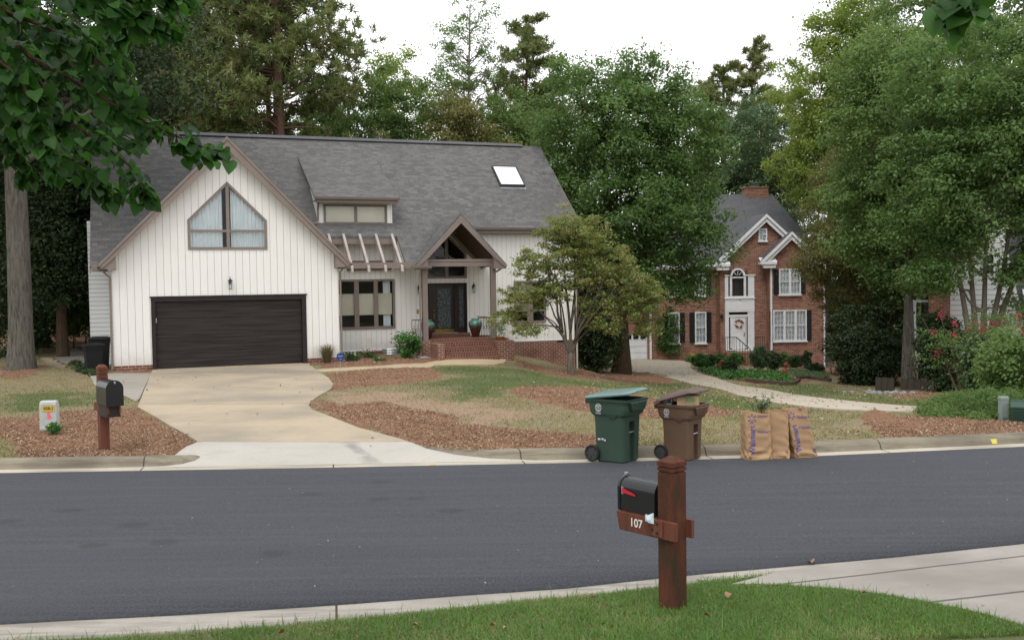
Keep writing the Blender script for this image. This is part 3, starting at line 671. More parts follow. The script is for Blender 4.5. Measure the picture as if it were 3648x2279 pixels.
# eaves and gutters
def gutter(name, x0, x1, y, z, mat=TRIM):
    pr = [(0, 0), (-.02, -.1), (-.09, -.1), (-.12, -.02), (-.12, 0), (-.105, 0), (-.08, -.085), (-.03, -.085), (-.015, 0)]
    return MB().prism([(x0, y+a, z+b) for a, b in pr], (x1-x0, 0, 0)).build(name, mat, H, fix=True)
gutter('gutter', 12.6, 18.0, 2.42, 4.73)
MB().box(12.5, 17.98, 2.425, 2.46, 4.5, 4.72).box(12.5, 17.98, 2.46, 2.8, 4.5, 4.52).build('fascia', TRIM, H)
MB().box(6.95, 10.06, 2.02, 2.06, 4.06, 4.33).box(6.95, 10.06, 2.06, 2.8, 4.1, 4.14).build('fascia', TRIM, H)
MB().prism([(-.62, .7, 3.32), (-.62, .74, 3.1), (-.62, .5, 3.1), (-.62, .5, 3.3)], (.5, 0, 0)).build('gutter', TRIM, H, fix=True)
# downspouts
def spout(pts, r=.035, name='downspout', mat=TRIM, parent=H): return MB().tube(pts, r, 8).build(name, mat, parent)
spout([(-.3, -.1, 3.2), (-.2, -.12, 3.05), (-.05, -.06, 2.9), (-.05, -.05, 0), (-.05, -.05, -.1)])
spout([(7.75, -.2, 3.25), (7.6, -.15, 3.15), (7.5, -.03, 3.0), (7.5, -.03, .1), (7.5, -.12, -.08), (7.55, -.3, -.12)])
spout([(10.62, .5, 3.2), (10.58, .52, 3.0), (10.55, .55, 2.8), (10.55, .55, .1), (10.5, .42, -.1), (10.35, .35, -.14)])
spout([(13.83, .4, 3.25), (13.78, .5, 3.1), (13.55, .6, 2.95)])
spout([(17.82, 2.6, 4.7), (17.84, 2.7, 4.4), (17.84, 2.75, 4.2), (17.84, 2.75, -1.3)], .04, mat=pm('pale_downspout', (.5, .45, .38)))
spout([(7.25, 2.15, 5.75), (7.2, 2.3, 5.6), (7.2, 2.5, 5.4), (7.2, 2.52, 4.95), (7.1, 2.45, 4.84), (6.95, 2.4, 4.84)], .035)
# pergola rafters and beam between garage and porch
for x in (7.5, 8.05, 8.66, 9.28, 9.9):
    MB().prism([(x-.045, 2.05, mz(2.05)+.04), (x-.045, .55, mz(.55)+.04), (x-.045, .5, mz(.5)-.1), (x-.045, .62, mz(.6)-.16), (x-.045, 2.05, mz(2.05)-.16)], (.09, 0, 0)).build('pergola_rafter', TRIML, H)
MB().box(7.5, 10.45, .64, .7, 3.12, 3.33).build('pergola_beam', TRIM, H)
MB().box(7.45, 10.4, 1.5, 1.54, 3.25, 3.36).box(7.5, 10.3, 2.76, 2.797, 3.36, 3.45).build('pergola_ledger', TRIM, H)
MB().box(8.3, 10.02, 2.66, 2.796, 3.1, 3.16).build('awning_track', DARKF, H)
# cheek of the roof extension beside the pergola
MB().prism([(10.1, .74, 3.25), (10.1, .74, mz(.74)-.09), (10.1, 2.79, mz(2.79)-.09), (10.1, 2.79, 3.25)], (.05, 0, 0)).build('cheek_wall', WHITE2, H)
# dormer
dz = lambda y: 5.83+(y-2.15)*.507
roofslab('dormer_roof', [(7.02, 2.12), (10.22, 2.12), (10.22, 6.1), (7.02, 6.1)], lambda x, y: dz(y), .07)
dm = MB().box(7.2, 7.43, 2.6, 2.66, 4.75, 5.68).box(9.86, 10.06, 2.6, 2.66, 4.75, 5.68).box(7.43, 9.86, 2.6, 2.66, 5.58, 5.68).box(7.2, 10.06, 2.59, 2.66, 4.72, 4.83)
dm.prism([(7.22, 2.66, 4.85), (7.22, 6.0, mz(6.)), (7.22, 6.0, dz(6)-.08), (7.22, 2.66, dz(2.66)-.08)], (.06, 0, 0)).prism([(10.0, 2.66, 4.85), (10.0, 6.0, mz(6.)), (10.0, 6.0, dz(6)-.08), (10.0, 2.66, dz(2.66)-.08)], (.06, 0, 0))
dmo = dm.build('dormer', WHITE2, H)
m_ = MB().box(7.43, 9.86, 2.57, 2.62, 4.83, 4.9).box(7.43, 9.86, 2.57, 2.62, 5.5, 5.58).box(7.43, 7.51, 2.57, 2.62, 4.9, 5.5).box(9.78, 9.86, 2.57, 2.62, 4.9, 5.5).box(8.6, 8.7, 2.57, 2.62, 4.9, 5.5)
dwf = m_.build('window_frame', TRIM, dmo)
for a, b in ((7.51, 8.6), (8.7, 9.78)):
    MB().add([(a, 2.6, 4.9), (b, 2.6, 4.9), (b, 2.6, 5.5), (a, 2.6, 5.5)], [(0, 1, 2, 3)]).build('pane', GLASS, dmo)
    MB().box(a, b, 2.64, 2.655, 4.88, 5.52).build('roller_shade', SHADE, dmo)
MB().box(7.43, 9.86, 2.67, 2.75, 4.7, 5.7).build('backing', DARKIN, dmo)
gutter('gutter', 7.0, 10.24, 2.1, 5.82); MB().box(7.05, 10.18, 2.11, 2.15, 5.6, 5.77).box(7.05, 10.18, 2.15, 2.6, 5.66, 5.7).build('fascia', TRIM, H)
# skylight
sk = MB()
def rp(x, y, up): return (x, y-up*.648, mz(y)+up*.762)
def slopebox(mb, x0, x1, y0, y1, u0, u1):
    P = [rp(x0, y0, u0), rp(x1, y0, u0), rp(x1, y1, u0), rp(x0, y1, u0)]; Q = [rp(x0, y0, u1), rp(x1, y0, u1), rp(x1, y1, u1), rp(x0, y1, u1)]
    mb.add(P+Q, [(0, 3, 2, 1), (4, 5, 6, 7), (0, 1, 5, 4), (1, 2, 6, 5), (2, 3, 7, 6), (3, 0, 4, 7)])
for a in ((15.2, 16.32, 4.55, 4.6), (15.2, 16.32, 5.6, 5.65), (15.2, 15.25, 4.6, 5.6), (16.27, 16.32, 4.6, 5.6)): slopebox(sk, *a, .0, .12)
sko = sk.build('skylight', pm('skylight_frame', (.06, .055, .06)), H)
s2 = MB(); slopebox(s2, 15.25, 16.27, 4.6, 5.6, .02, .1); gm, nt_, p_, o_ = newmat('skylight_dome'); p_.inputs['Base Color'].default_value = (.85, .87, .9, 1); p_.inputs['Roughness'].default_value = .12; p_.inputs['Coat Weight'].default_value = 1
s2.build('skylight_pane', gm, sko)
s3 = MB(); slopebox(s3, 15.18, 16.34, 4.44, 4.54, .0, .03); s3.build('flashing', METAL, sko)
# windows
def window(outer, panes, y, name='window', fw=.085, depth=.04, parent=H, mat=TRIM):
    x0, x1, z0, z1 = outer; mb = MB(); mb.box(x0, x1, y-depth, y+.03, z1-fw, z1); mb.box(x0, x1, y-depth, y+.03, z0, z0+fw); mb.box(x0, x0+fw, y-depth, y+.03, z0+fw, z1-fw); mb.box(x1-fw, x1, y-depth, y+.03, z0+fw, z1-fw)
    xs_ = sorted(set([p[0] for p in panes]+[p[1] for p in panes]))
    cols = sorted(set((p[0], p[1]) for p in panes))
    for (a, b), (c, d_) in zip(cols[:-1], cols[1:]): mb.box(b, c, y-depth+.004, y+.03, z0+fw, z1-fw)
    for a, b in cols:
        pz = sorted((p[2], p[3]) for p in panes if p[0] == a)
        for (l0, l1), (m0, m1) in zip(pz[:-1], pz[1:]): mb.box(a, b, y-depth+.008, y+.03, l1, m0)
        if pz[0][0] > z0+fw+.01: mb.box(a, b, y-depth+.008, y+.03, z0+fw, pz[0][0])
    fr_ = mb.build(name, mat, parent)
    for a, b, c, d_ in panes: MB().add([(a, y+.005, c), (b, y+.005, c), (b, y+.005, d_), (a, y+.005, d_)], [(0, 1, 2, 3)]).build('pane', GLASS, fr_)
    return fr_
w1 = window((7.88, 10.15, .82, 2.74), [(8.0, 8.56, .93, 2.62), (8.74, 9.32, .93, 2.62), (9.48, 10.03, .93, 2.62)], 2.8)
for a, b in ((8.0, 8.56), (8.74, 9.32), (9.48, 10.03)): MB().box(a-.02, b+.02, 2.87, 2.9, 1.37, 2.19).build('pleated_shade', SHADE, w1)
curtain(9.72, 10.02, .8, 2.75, 2.98, per=.07, parent=w1)
w2 = window((15.09, 16.48, .88, 2.6), [(15.17, 15.66, .97, 1.34), (15.91, 16.4, .97, 1.34), (15.17, 15.66, 1.43, 2.52), (15.91, 16.4, 1.43, 2.52)], 2.8)
MB().box(15.15, 15.7, 2.87, 2.89, 1.4, 2.55).build('pleated_shade', SHADE, w2)
tw = MB(); inn = band(tw, [(11.44, 2.73), (13.1, 2.73), (13.1, 3.73), (12.27, 4.5), (11.44, 3.73)], .09, 2.765, 2.82); tw.box(12.2, 12.33, 2.766, 2.819, 2.8, 4.4); two = tw.build('entry_window', TRIM, H)
MB().add([(11.5, 2.808, 2.78), (12.2, 2.808, 2.78), (12.2, 2.808, 4.4), (11.5, 2.808, 3.7)], [(0, 1, 2, 3)]).build('pane', GLASS, two); MB().add([(12.33, 2.808, 2.78), (13.04, 2.808, 2.78), (13.04, 2.808, 3.7), (12.33, 2.808, 4.4)], [(0, 1, 2, 3)]).build('pane', GLASS, two)
# front door
fd = MB(); frame_rect(fd, 11.44, 13.09, .46, 2.55, .07, 2.775, 2.86); fd.box(12.56, 12.7, 2.78, 2.86, .5, 2.48)
fdo = fd.build('door_frame', DARKF, H)
dmat = pm('dark_door', (.02, .014, .013), (.03, .02, .018), .35, .4, 2, aniso=(6, 1, .6))
dd = MB().box(11.53, 11.89, 2.83, 2.87, .53, 2.48).box(12.43, 12.55, 2.83, 2.87, .53, 2.48).box(11.89, 12.43, 2.83, 2.87, 2.33, 2.48).box(11.89, 12.43, 2.83, 2.87, .53, .77).box(12.71, 12.77, 2.83, 2.87, .5, 2.48).box(12.96, 13.01, 2.83, 2.87, .5, 2.48).box(12.77, 12.96, 2.83, 2.87, .5, .8).box(12.77, 12.96, 2.83, 2.87, 2.36, 2.48)
ddo = dd.build('front_door', dmat, H)
lm, nt_, p_, o_ = newmat('leaded_glass'); g_ = N(nt_); vo = g_.n('ShaderNodeTexVoronoi', feature='DISTANCE_TO_EDGE'); g_.l(g_.mapping(g_.uv(), (1, .6, 1)), vo.inputs['Vector']); vo.inputs['Scale'].default_value = 22
g_.l(g_.mix(g_.step(vo.outputs['Distance'], .02, .1), (.015, .015, .015), g_.ramp(g_.noise(g_.uv(), 14, 2), [(.3, (.03, .04, .045)), (.7, (.13, .16, .17))])), p_.inputs['Base Color']); p_.inputs['Roughness'].default_value = .2; g_.bump(vo.outputs['Distance'], .6, .01, p_)
MB().box(11.89, 12.43, 2.845, 2.86, .77, 2.33).box(12.77, 12.96, 2.845, 2.86, .8, 2.36).build('leaded_glass', lm, ddo)
MB().box(11.76, 12.56, 2.82, 2.829, .54, .73).build('kick_plate', BRASS, ddo)
MB().tube([(11.7, 2.82, 1.1), (11.7, 2.76, 1.15), (11.7, 2.76, 1.35), (11.7, 2.82, 1.4)], .018).build('handle', BRASS, ddo); MB().lathe([(.03, 0), (.045, .03), (.03, .06)], 10, (11.7, 2.77, 1.44)).build('lock', BRASS, ddo)
MB().box(11.02, 11.1, 2.77, 2.8, 1.37, 1.54).build('doorbell', BRASS, H)
# porch roof
pL = lambda x, y: 5.14-1.07*(12.12-x); pR = lambda x, y: 5.14-1.07*(x-12.12)
roofslab('porch_roof', [(12.12, .36), (10.3, .36), (10.3, .64), (12.12, 2.905)], pL)
roofslab('porch_roof', [(12.12, .36), (13.9, .36), (13.9, 2.79), (12.46, 2.79), (12.12, 2.905)], pR)
pc = MB()
for s in (-1, 1): pc.add([(12.12, .5, 4.98), (12.12+s*1.7, .5, 3.16), (12.12+s*1.7, 2.795, 3.16), (12.12, 2.795, 4.98)], [(0, 1, 2, 3)])
pc.build('porch_ceiling', BROWNW, H)
pb = MB()
for s in (-1, 1):
    fx = 12.12+s*1.79; fz = 5.14-1.07*1.79
    pb.xz([(12.12, 5.06), (fx, fz-.06), (fx-s*.04, fz-.12), (fx-s*.5, fz+.27-.02), (12.12, 4.77)], .34, .38)
    pb.xz([(fx-s*.02, fz-.04), (fx-s*.02, fz-.16), (fx-s*.5, fz-.16), (fx-s*.5, fz+.34)], .385, .62)
pb.build('porch_bargeboard', TRIM, H)
MB().box(10.75, 13.56, .63, .78, 3.17, 3.34).box(10.75, 13.56, .61, .8, 3.35, 3.44).bar((12.12, 2.74, 4.86), (13.75, 2.74, 3.12), .05, .12).build('tie_beam', TRIM, H)
gutter('gutter', 10.25, 10.95, .38, 3.2)
for x in (10.77, 13.46): MB().box(x-.1, x+.1, .62, .8, .44, 3.17).build('porch_post', TRIM, H, bevel=.008)
# porch floor and steps in brick
st = MB()
st.box(10.95, 13.9, .55, 2.75, -1.2, .45)
for k, (y, z) in enumerate(((.27, .28), (-.01, .11), (-.29, -.07))): st.box(11.22, 13.32, y, y+.28 if k else .55, -.8, z)
st.box(11.44, 13.09, 2.45, 2.76, .45, .58)
sto = st.build('brick_steps', BRKD, H)
MB().box(11.46, 12.6, 2.42, 2.7, .581, .6).build('threshold', CONC, sto)
cw = MB().prism([(10.55, .85, -.6), (10.55, .85, .44), (10.55, .3, .36), (10.55, -.3, .33), (10.55, -.3, -.6)], (.0001+.0, 0, 0)) if 0 else MB()
cw.box(10.6, 10.94, .56, 2.76, -1.2, .44)
cw.box(10.93, 11.2, -.33, .56, -.8, .34); cwo = cw.build('brick_cheek', BRK, H); MB().box(13.34, 14.02, .0, .56, -1.6, .37).box(13.9, 14.02, .56, 2.76, -1.6, .43).build('brick_cheek', BRK, H)
# railings
def railing(x0, x1, y, z0, z1, name='railing'):
    mb = MB(); mb.box(x0, x1, y-.015, y+.015, z1-.03, z1); mb.box(x0, x1, y-.01, y+.01, z0+.05, z0+.07); n = max(2, int((x1-x0)/.1))
    for i in range(n+1):
        x = x0+(x1-x0)*i/n; mb.tube([(x, y, z0), (x+.01, y, z0+.2), (x-.01, y, z1-.25), (x, y, z1-.02)], .009, 5)
        if i < n:
            xc = x+(x1-x0)/n/2; zc = (z0+z1)/2; R = .036
            mb.tube([(xc+R*math.cos(t), y, zc+R*1.5*math.sin(t)) for t in np.linspace(0, 2*PI, 11)], .008, 4, False)
            for q in (-.2, .2): mb.tube([(xc, y, zc+q), (xc+.02, y, zc+q*.6), (xc, y, zc+q*.3)], .006, 4)
    return mb.build(name, BLACK, H)
railing(10.28, 10.66, .75, .46, 1.22); railing(12.95, 13.4, 1.0, .46, 1.22)
MB().box(13.46, 13.49, 1., 2.7, 1.19, 1.22).build('railing', BLACK, H)
# lanterns
def lantern(x, y, z, s=1.):
    o = MB().box(x-.04*s, x+.04*s, y-.02, y, z-.06*s, z+.1*s).tube([(x, y-.02, z+.06*s), (x, y-.07, z+.2*s), (x, y-.13*s, z+.2*s), (x, y-.13*s, z+.12*s)], .008*s, 6)
    o.lathe([(.085*s, 0), (.07*s, .03*s), (.02*s, .07*s), (.015*s, .1*s)], 8, (x, y-.13*s, z+.05*s)); o.lathe([(.05*s, 0), (.06*s, .02*s)], 8, (x, y-.13*s, z-.22*s))
    for t in range(4): a = PI/4+t*PI/2; o.tube([(x+.055*s*math.cos(a), y-.13*s+.055*s*math.sin(a), z-.2*s), (x+.068*s*math.cos(a), y-.13*s+.068*s*math.sin(a), z+.05*s)], .006*s, 4)
    ob = o.build('wall_lantern', BLACK, H)
    MB().lathe([(.045*s, 0), (.055*s, .22*s)], 8, (x, y-.13*s, z-.19*s)).build('lantern_glass', GLASS, ob); MB().lathe([(.012*s, 0), (.018*s, .08*s), (.008*s, .14*s)], 8, (x, y-.13*s, z-.18*s)).build('bulb', WTRIM, ob)
lantern(3.74, 0, 2.68); lantern(11.11, 2.8, 2.35, .95); lantern(13.35, 2.8, 2.36, .95)
def hl(x, y, z): return H.matrix_world @ Vector((x, y, z))
H.matrix_world = Matrix.Translation((-13.069, 33.061, 0)) @ Matrix.Rotation(.3572, 4, 'Z')

# ------------------------------------------------------------------ brick house beyond
B = thing('brick_house', 'two-storey red brick house with white entry surround and black shutters', 'house', (8.96, 61.5, 0), .09)
def win6(x0, x1, z0, z1, y, cols=3, rows=4, units=1, name='window', lower_plain=False):
    fr = MB(); t = .07; uw = (x1-x0)/units
    for u in range(units):
        a = x0+u*uw; b = a+uw
        frame_rect(fr, a+(.0 if u else 0), b-.001, z0, z1, t, y-.09, y+.02)
        zm = (z0+z1)/2; fr.box(a+t, b-t-.001, y-.085, y+.01, zm-.025, zm+.025)
        for k in range(1, cols): xx = a+t+(b-a-2*t)*k/cols; fr.box(xx-.011, xx+.011, y-.05, y-.03, z0+t, zm-.025); fr.box(xx-.011, xx+.011, y-.05, y-.03, zm+.025, z1-t)
        for k in range(1, rows):
            if k*2 == rows: continue
            zz = z0+t+(z1-z0-2*t)*k/rows; fr.box(a+t, b-t-.001, y-.048, y-.032, zz-.011, zz+.011)
    fr.box(x0-.05, x1+.05, y-.11, y+.01, z0-.08, z0-.002)
    f_ = fr.build(name, WTRIM, B)
    MB().add([(x0, y-.02, z0), (x1, y-.02, z0), (x1, y-.02, z1), (x0, y-.02, z1)], [(0, 1, 2, 3)]).build('pane', GLASS, f_)
    curtain(x0+.05, x1-.05, z0+.03, z1-.03, y+.04, 'net_curtain', .02, .16, f_)
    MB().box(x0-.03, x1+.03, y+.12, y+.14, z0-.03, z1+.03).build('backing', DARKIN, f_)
def wallholes(pts, holes, y, name): holed(pts, holes, y, .15).build(name, BRK2, B)
EZ = 3.2
# main block, projecting bay (big gable), right bay (small gable)
W_ = [rect(.58, 1.22, -1.34, .5), rect(2.24, 2.88, -1.36, .5), rect(.58, 1.22, 1.52, 2.85), rect(2.24, 2.88, 1.52, 2.85)]
wallholes([(-.15, -3.2), (3.56, -3.2), (3.56, EZ), (-.15, EZ)], W_, 0, 'front_wall')
for x0, x1, z0, z1 in ((.55, 1.25, -1.36, .52), (2.21, 2.91, -1.38, .52), (.55, 1.25, 1.5, 2.88), (2.21, 2.91, 1.5, 2.88)): win6(x0, x1, z0, z1, -.02)
for x in (.22, 1.27, 1.88, 2.93):
    for z0, z1 in ((-1.34, .5), (1.52, 2.86)): MB().box(x, x+.31, -.05, -.003, z0, z1).build('shutter', SHUT, B)
MB().box(3.56, 3.66, -.5, 0, -3.2, 3.4).build('bay_side_wall', BRK2, B)
wallholes([(3.56, -3.2), (3.96, -3.2), (3.96, 2.74), (4.4, 2.74), (4.45, 2.95), (4.6, 3.08), (4.75, 3.12), (4.9, 3.08), (5.05, 2.95), (5.1, 2.74), (5.72, 2.74), (5.72, -3.2), (6.55, -3.2), (6.55, 3.3), (9.4, 3.3), (6.46, 6.15), (3.56, 3.3)], [rect(6.08, 6.55, 4.82, 5.5)], -.5, 'bay_wall')
win6(6.05, 6.58, 4.79, 5.53, -.52, 2, 4)
wallholes([(6.7, -3.6), (9.9, -3.6), (9.9, 3.4), (9.4, 3.6), (7.85, 5.05), (6.7, 4.0)], [rect(7.2, 8.45, 1.58, 3.0), rect(6.8, 8.8, -1.25, .52)], -1, 'right_bay_wall')
MB().box(6.55, 6.7, -.995, -.5, -3.2, 4.1).build('bay_side_wall', BRK2, B)
win6(7.14, 8.48, 1.52, 3.07, -1.02, 3, 4, 2); win6(6.76, 8.84, -1.29, .58, -1.02, 3, 6, 3)
for x, z0, z1 in ((6.82, 1.54, 3.05), (8.5, 1.54, 3.05), (6.46, -1.3, .55), (8.86, -1.3, .55)):
    if x != 6.46: MB().box(x, x+.3, -1.05, -1.003, z0, z1).build('shutter', SHUT, B)
    else: MB().box(x+.1, x+.28, -1.05, -1.003, z0, z1).build('shutter', SHUT, B)
MB().box(9.75, 9.9, -.997, 9, -4, 3.4).build('side_wall', BRK2, B); MB().box(-.15, 0, .003, 9, -3, 3.2).build('side_wall', BRK2, B)
MB().box(9.94, 10.03, -1.02, -.93, -3.4, 3.2).build('downspout', WTRIM, B); MB().box(6.6, 6.7, -1.1, -1.003, -1.9, 3.3).build('downspout', WTRIM, B)
# roofs
rid = (4.2, 8.15)  # y, z
R = MB()
R.prism([(-.9, -.35, 3.38), (10.6, -.35, 3.38), (8.75, 4.6, 8.05), (1.2, 4.6, 8.05)], (0, 0, -.08)); R.prism([(10.6, -.35, 3.38), (10.6, 9.4, 3.38), (8.75, 4.6, 8.05)], (0, 0, -.08)); R.prism([(-.9, 9.4, 3.38), (-.9, -.35, 3.38), (1.2, 4.6, 8.05)], (0, 0, -.08)); R.prism([(10.6, 9.4, 3.38), (-.9, 9.4, 3.38), (1.2, 4.6, 8.05), (8.75, 4.6, 8.05)], (0, 0, -.08))
ro = R.build('roof', ROOF2, B, fix=True)
def gable(cx, zt, hw, zf, y0, yb, nm):
    g1 = MB(); g1.prism([(cx, y0, zt), (cx-hw, y0, zf), (cx-hw, y0+.4, zf), (cx, yb, zt)], (0, 0, -.07)); g1.prism([(cx, y0, zt), (cx+hw, y0, zf), (cx+hw, y0+.4, zf), (cx, yb, zt)], (0, 0, -.07)); g1.build('gable_roof', ROOF2, B, fix=True)
    t = MB()
    for s in (-1, 1):
        t.xz([(cx, zt-.03), (cx+s*hw, zf-.03), (cx+s*(hw-.12), zf-.16), (cx, zt-.22)], y0-.06, y0-.0)
        t.xz([(cx, zt-.25), (cx+s*(hw-.2), zf-.12), (cx+s*(hw-.45), zf-.12), (cx, zt-.5)], y0+.03, y0+.1)
        a, b = sorted((cx+s*(hw+.02), cx+s*(hw-1.0))); t.box(a, b, y0-.05, y0+.35, zf-.2, zf-.06); a, b = sorted((cx+s*(hw-.2), cx+s*(hw-.95))); t.box(a, b, y0+.02, y0+.33, zf-.42, zf-.2)
        t.prism([(cx+s*hw, y0-.05, zf-.055), (cx+s*(hw-1.02), y0-.05, zf-.055), (cx+s*(hw-1.02), y0+.35, zf+.22), (cx+s*hw, y0+.35, zf+.22)], (0, 0, -.02))
    t.build('gable_trim', WTRIM, B)
gable(6.46, 6.42, 3.28, 3.46, -.85, 3.0, 'a'); gable(7.85, 5.32, 1.95, 3.55, -1.35, 1.2, 'b')
MB().box(-.6, 3.4, -.42, -.3, 3.2, 3.38).box(-.6, 3.4, -.3, 0, 3.1, 3.22).build('eave_trim', WTRIM, B)
ch = MB().box(6.9, 8.4, 4.3, 5.2, 7.0, 8.42).box(6.85, 8.45, 4.25, 5.25, 8.42, 8.5); cho = ch.build('chimney', BRK2, B)
MB().box(7.4, 7.85, 4.5, 4.9, 8.501, 8.62).lathe([(.12, 0), (.12, .1), (.22, .12), (.2, .16)], 10, (7.62, 4.7, 8.62)).build('chimney_cap', pm('dull_metal', (.12, .12, .12)), cho)
# entry surround
e = MB(); y = -.5
for a, b in ((3.95, 4.12), (5.4, 5.57), (3.95, 4.12)): pass
for x0, x1 in ((3.94, 4.17), (5.35, 5.75)): e.box(x0, x1, y-.1, y+.02, -1.85, .5)
e.box(3.94, 5.76, y-.12, y+.02, .5, 1.3); e.box(3.9, 5.8, y-.17, y+.02, 1.3, 1.36); e.box(3.94, 4.14, y-.1, y+.02, 1.36, 2.68); e.box(5.38, 5.76, y-.1, y+.02, 1.36, 2.68); e.box(3.9, 4.36, y-.15, y+.02, 2.68, 2.75); e.box(5.12, 5.82, y-.15, y+.02, 2.68, 2.75)
e.box(4.25, 4.38, y-.1, y+.02, 1.36, 2.68); e.box(5.12, 5.25, y-.1, y+.02, 1.36, 2.68); e.box(4.14, 5.38, y-.09, y+.02, 1.361, 1.46); e.box(4.38, 5.12, y-.1, y+.02, 2.55, 2.63)
arc = lambda r, n=12: [(4.75+r*math.cos(t), 2.7+r*math.sin(t)*1.02) for t in np.linspace(0, PI, n)]
A, C_ = arc(.45), arc(.34)
for i in range(len(A)-1): e.xz([A[i], A[i+1], C_[i+1], C_[i]], y-.11, y+.02)
for t in (PI/4, PI/2, 3*PI/4): e.bar((4.75+.1*math.cos(t), y-.05, 2.66+.1*math.sin(t)), (4.75+.36*math.cos(t), y-.05, 2.68+.36*math.sin(t)), .03, .03, (0, 1, 0))
for x in (4.2, 4.85): frame_rect(e, x, x+.5, .62, 1.2, .04, y-.135, y-.119)
for x0, x1 in ((4.25, 4.36), (5.2, 5.27)): e.box(x0+.02, x1, y-.08, y+.02, -1.7, .2)
e.box(4.17, 5.35, y-.09, y+.02, .2, .33); e.box(4.1, 5.6, y-.3, y+.02, -1.86, -1.78)
eo = e.build('entry_surround', WTRIM, B)
MB().add([(4.14, y-.02, 1.4), (5.38, y-.02, 1.4), (5.38, y-.02, 3.05), (4.14, y-.02, 3.05)], [(0, 1, 2, 3)]).build('pane', GLASS, eo)
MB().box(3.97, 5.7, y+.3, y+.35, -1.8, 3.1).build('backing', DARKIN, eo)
bd = MB().box(4.36, 5.2, y-.05, y-.0, -1.75, .2)
for x in (4.43, 4.82): bd.box(x, x+.3, y-.065, y-.05, -.7, .05); bd.box(x, x+.3, y-.065, y-.05, -1.6, -.95)
bdo = bd.build('front_door', WTRIM, B)
for x in (4.19, 5.28): MB().box(x, x+.09, y-.02, y-.01, -1.45, .12).build('sidelight', pm('dark_pane', (.02, .025, .03), rough=.1), bdo)
MB().box(4.2, 5.35, y-.03, y-.01, .34, .47).build('transom', MATS['dark_pane'], bdo)
MB().tube([(5.12, y-.08, -.75), (5.12, y-.12, -.85), (5.1, y-.08, -.98)], .025).build('handle', pm('dull_metal', (.12, .12, .12)), bdo)
# steps and railings
bs = MB().box(3.6, 6.1, -2.1, -.6, -3.2, -1.87)
for k in range(3): bs.box(4.55, 5.6, -2.1-.3*(k+1), -2.1-.3*k, -3.4, -1.87-.2*(k+1))
bs.build('brick_steps', BRK2, B)
for (pts) in ([(3.55, -1.9, 0), (4.2, -1.9, 0)], [(5.4, -1.9, 0), (5.95, -1.9, 0)]):
    r = MB(); x0, x1 = pts[0][0], pts[1][0]; r.box(x0, x1, -1.92, -1.88, -.97, -.93); r.box(x0, x1, -1.91, -1.89, -1.78, -1.75)
    for x in np.arange(x0, x1+.01, .13): r.box(x-.01, x+.01, -1.91, -1.89, -1.87, -.95)
    if x0 < 4: r.bar((4.2, -1.9, -.95), (4.72, -2.9, -1.6), .04, .04); r.box(4.7, 4.74, -2.92, -2.88, -2.7, -1.6); [r.box(4.2+.1*k-.01, 4.2+.1*k+.01, -2.1-.18*k, -2.08-.18*k, -2-.12*k, -1.0-.125*k) for k in range(1, 5)]
    r.build('railing', BLACK, B)
MB().lathe([(.05, 0), (.09, .05), (.09, .25), (.03, .35)], 8, (3.72, -.62, .1)).build('wall_lantern', BLACK, B)
# garage wing
MB().box(-4.6, -.55, 3.003, 9, -3, 1.0).build('wing_wall', BRK2, B)
wallholes([(-4.6, -3), (-2.55, -3), (-2.55, -.72), (-.75, -.72), (-.75, -3), (-.15, -3), (-.15, 1.2), (-4.6, 1.2)], [], -.02, 'wing_front_wall')
wd = MB()
for k in range(4): wd.box(-2.56, -.74, .05, .1, -2.33+k*.4, -2.33+k*.4+.39)
for k in range(4):
    for j in range(3): wd.box(-2.5+k*.44, -2.5+k*.44+.36, .035, .05, -2.27+j*.4, -1.98+j*.4)
wdo = wd.build('garage_door', WTRIM, B)
for k in range(4): MB().box(-2.48+k*.44, -2.48+k*.44+.32, .02, .034, -1.05, -.8).build('pane', MATS['dark_pane'], wdo)
gd2 = MB().box(-4.6, -2.9, .05, .1, -2.33, -.74); gd2.build('garage_door', WTRIM, B)
MB().prism([(-5, -.4, 1.0), (-.1, -.4, 1.0), (-.1, 4.5, 4.2), (-5, 4.5, 4.2)], (0, 0, -.1)).build('wing_roof', ROOF2, B)
MB().box(-.62, -.5, -.12, -.022, -2.3, 1.0).build('downspout', WTRIM, B)
B.matrix_world = Matrix.Translation((8.96, 61.5, 0)) @ Matrix.Rotation(.09, 4, 'Z')
def bl(x, y, z): return B.matrix_world @ Vector((x, y, z))
w_ = MB()
for k in range(46):
    t = rnd.uniform(0, 2*PI); r = .235+rnd.uniform(-.06, .06); c = (r*math.cos(t), -.02+rnd.uniform(-.03, .02), r*math.sin(t)); w_.lathe([(.015, -.03), (.045, 0), (.015, .03)], 5, c)
wr = w_.build('wreath', pm('dried_wreath', (.3, .06, .04), (.25, .14, .04), scale=14, c3=(.3, .22, .1)), None); p = bl(4.8, -.58, -.2); wr.location = p; tag(wr, 'autumn wreath of dried red flowers hung on the white front door', 'wreath')

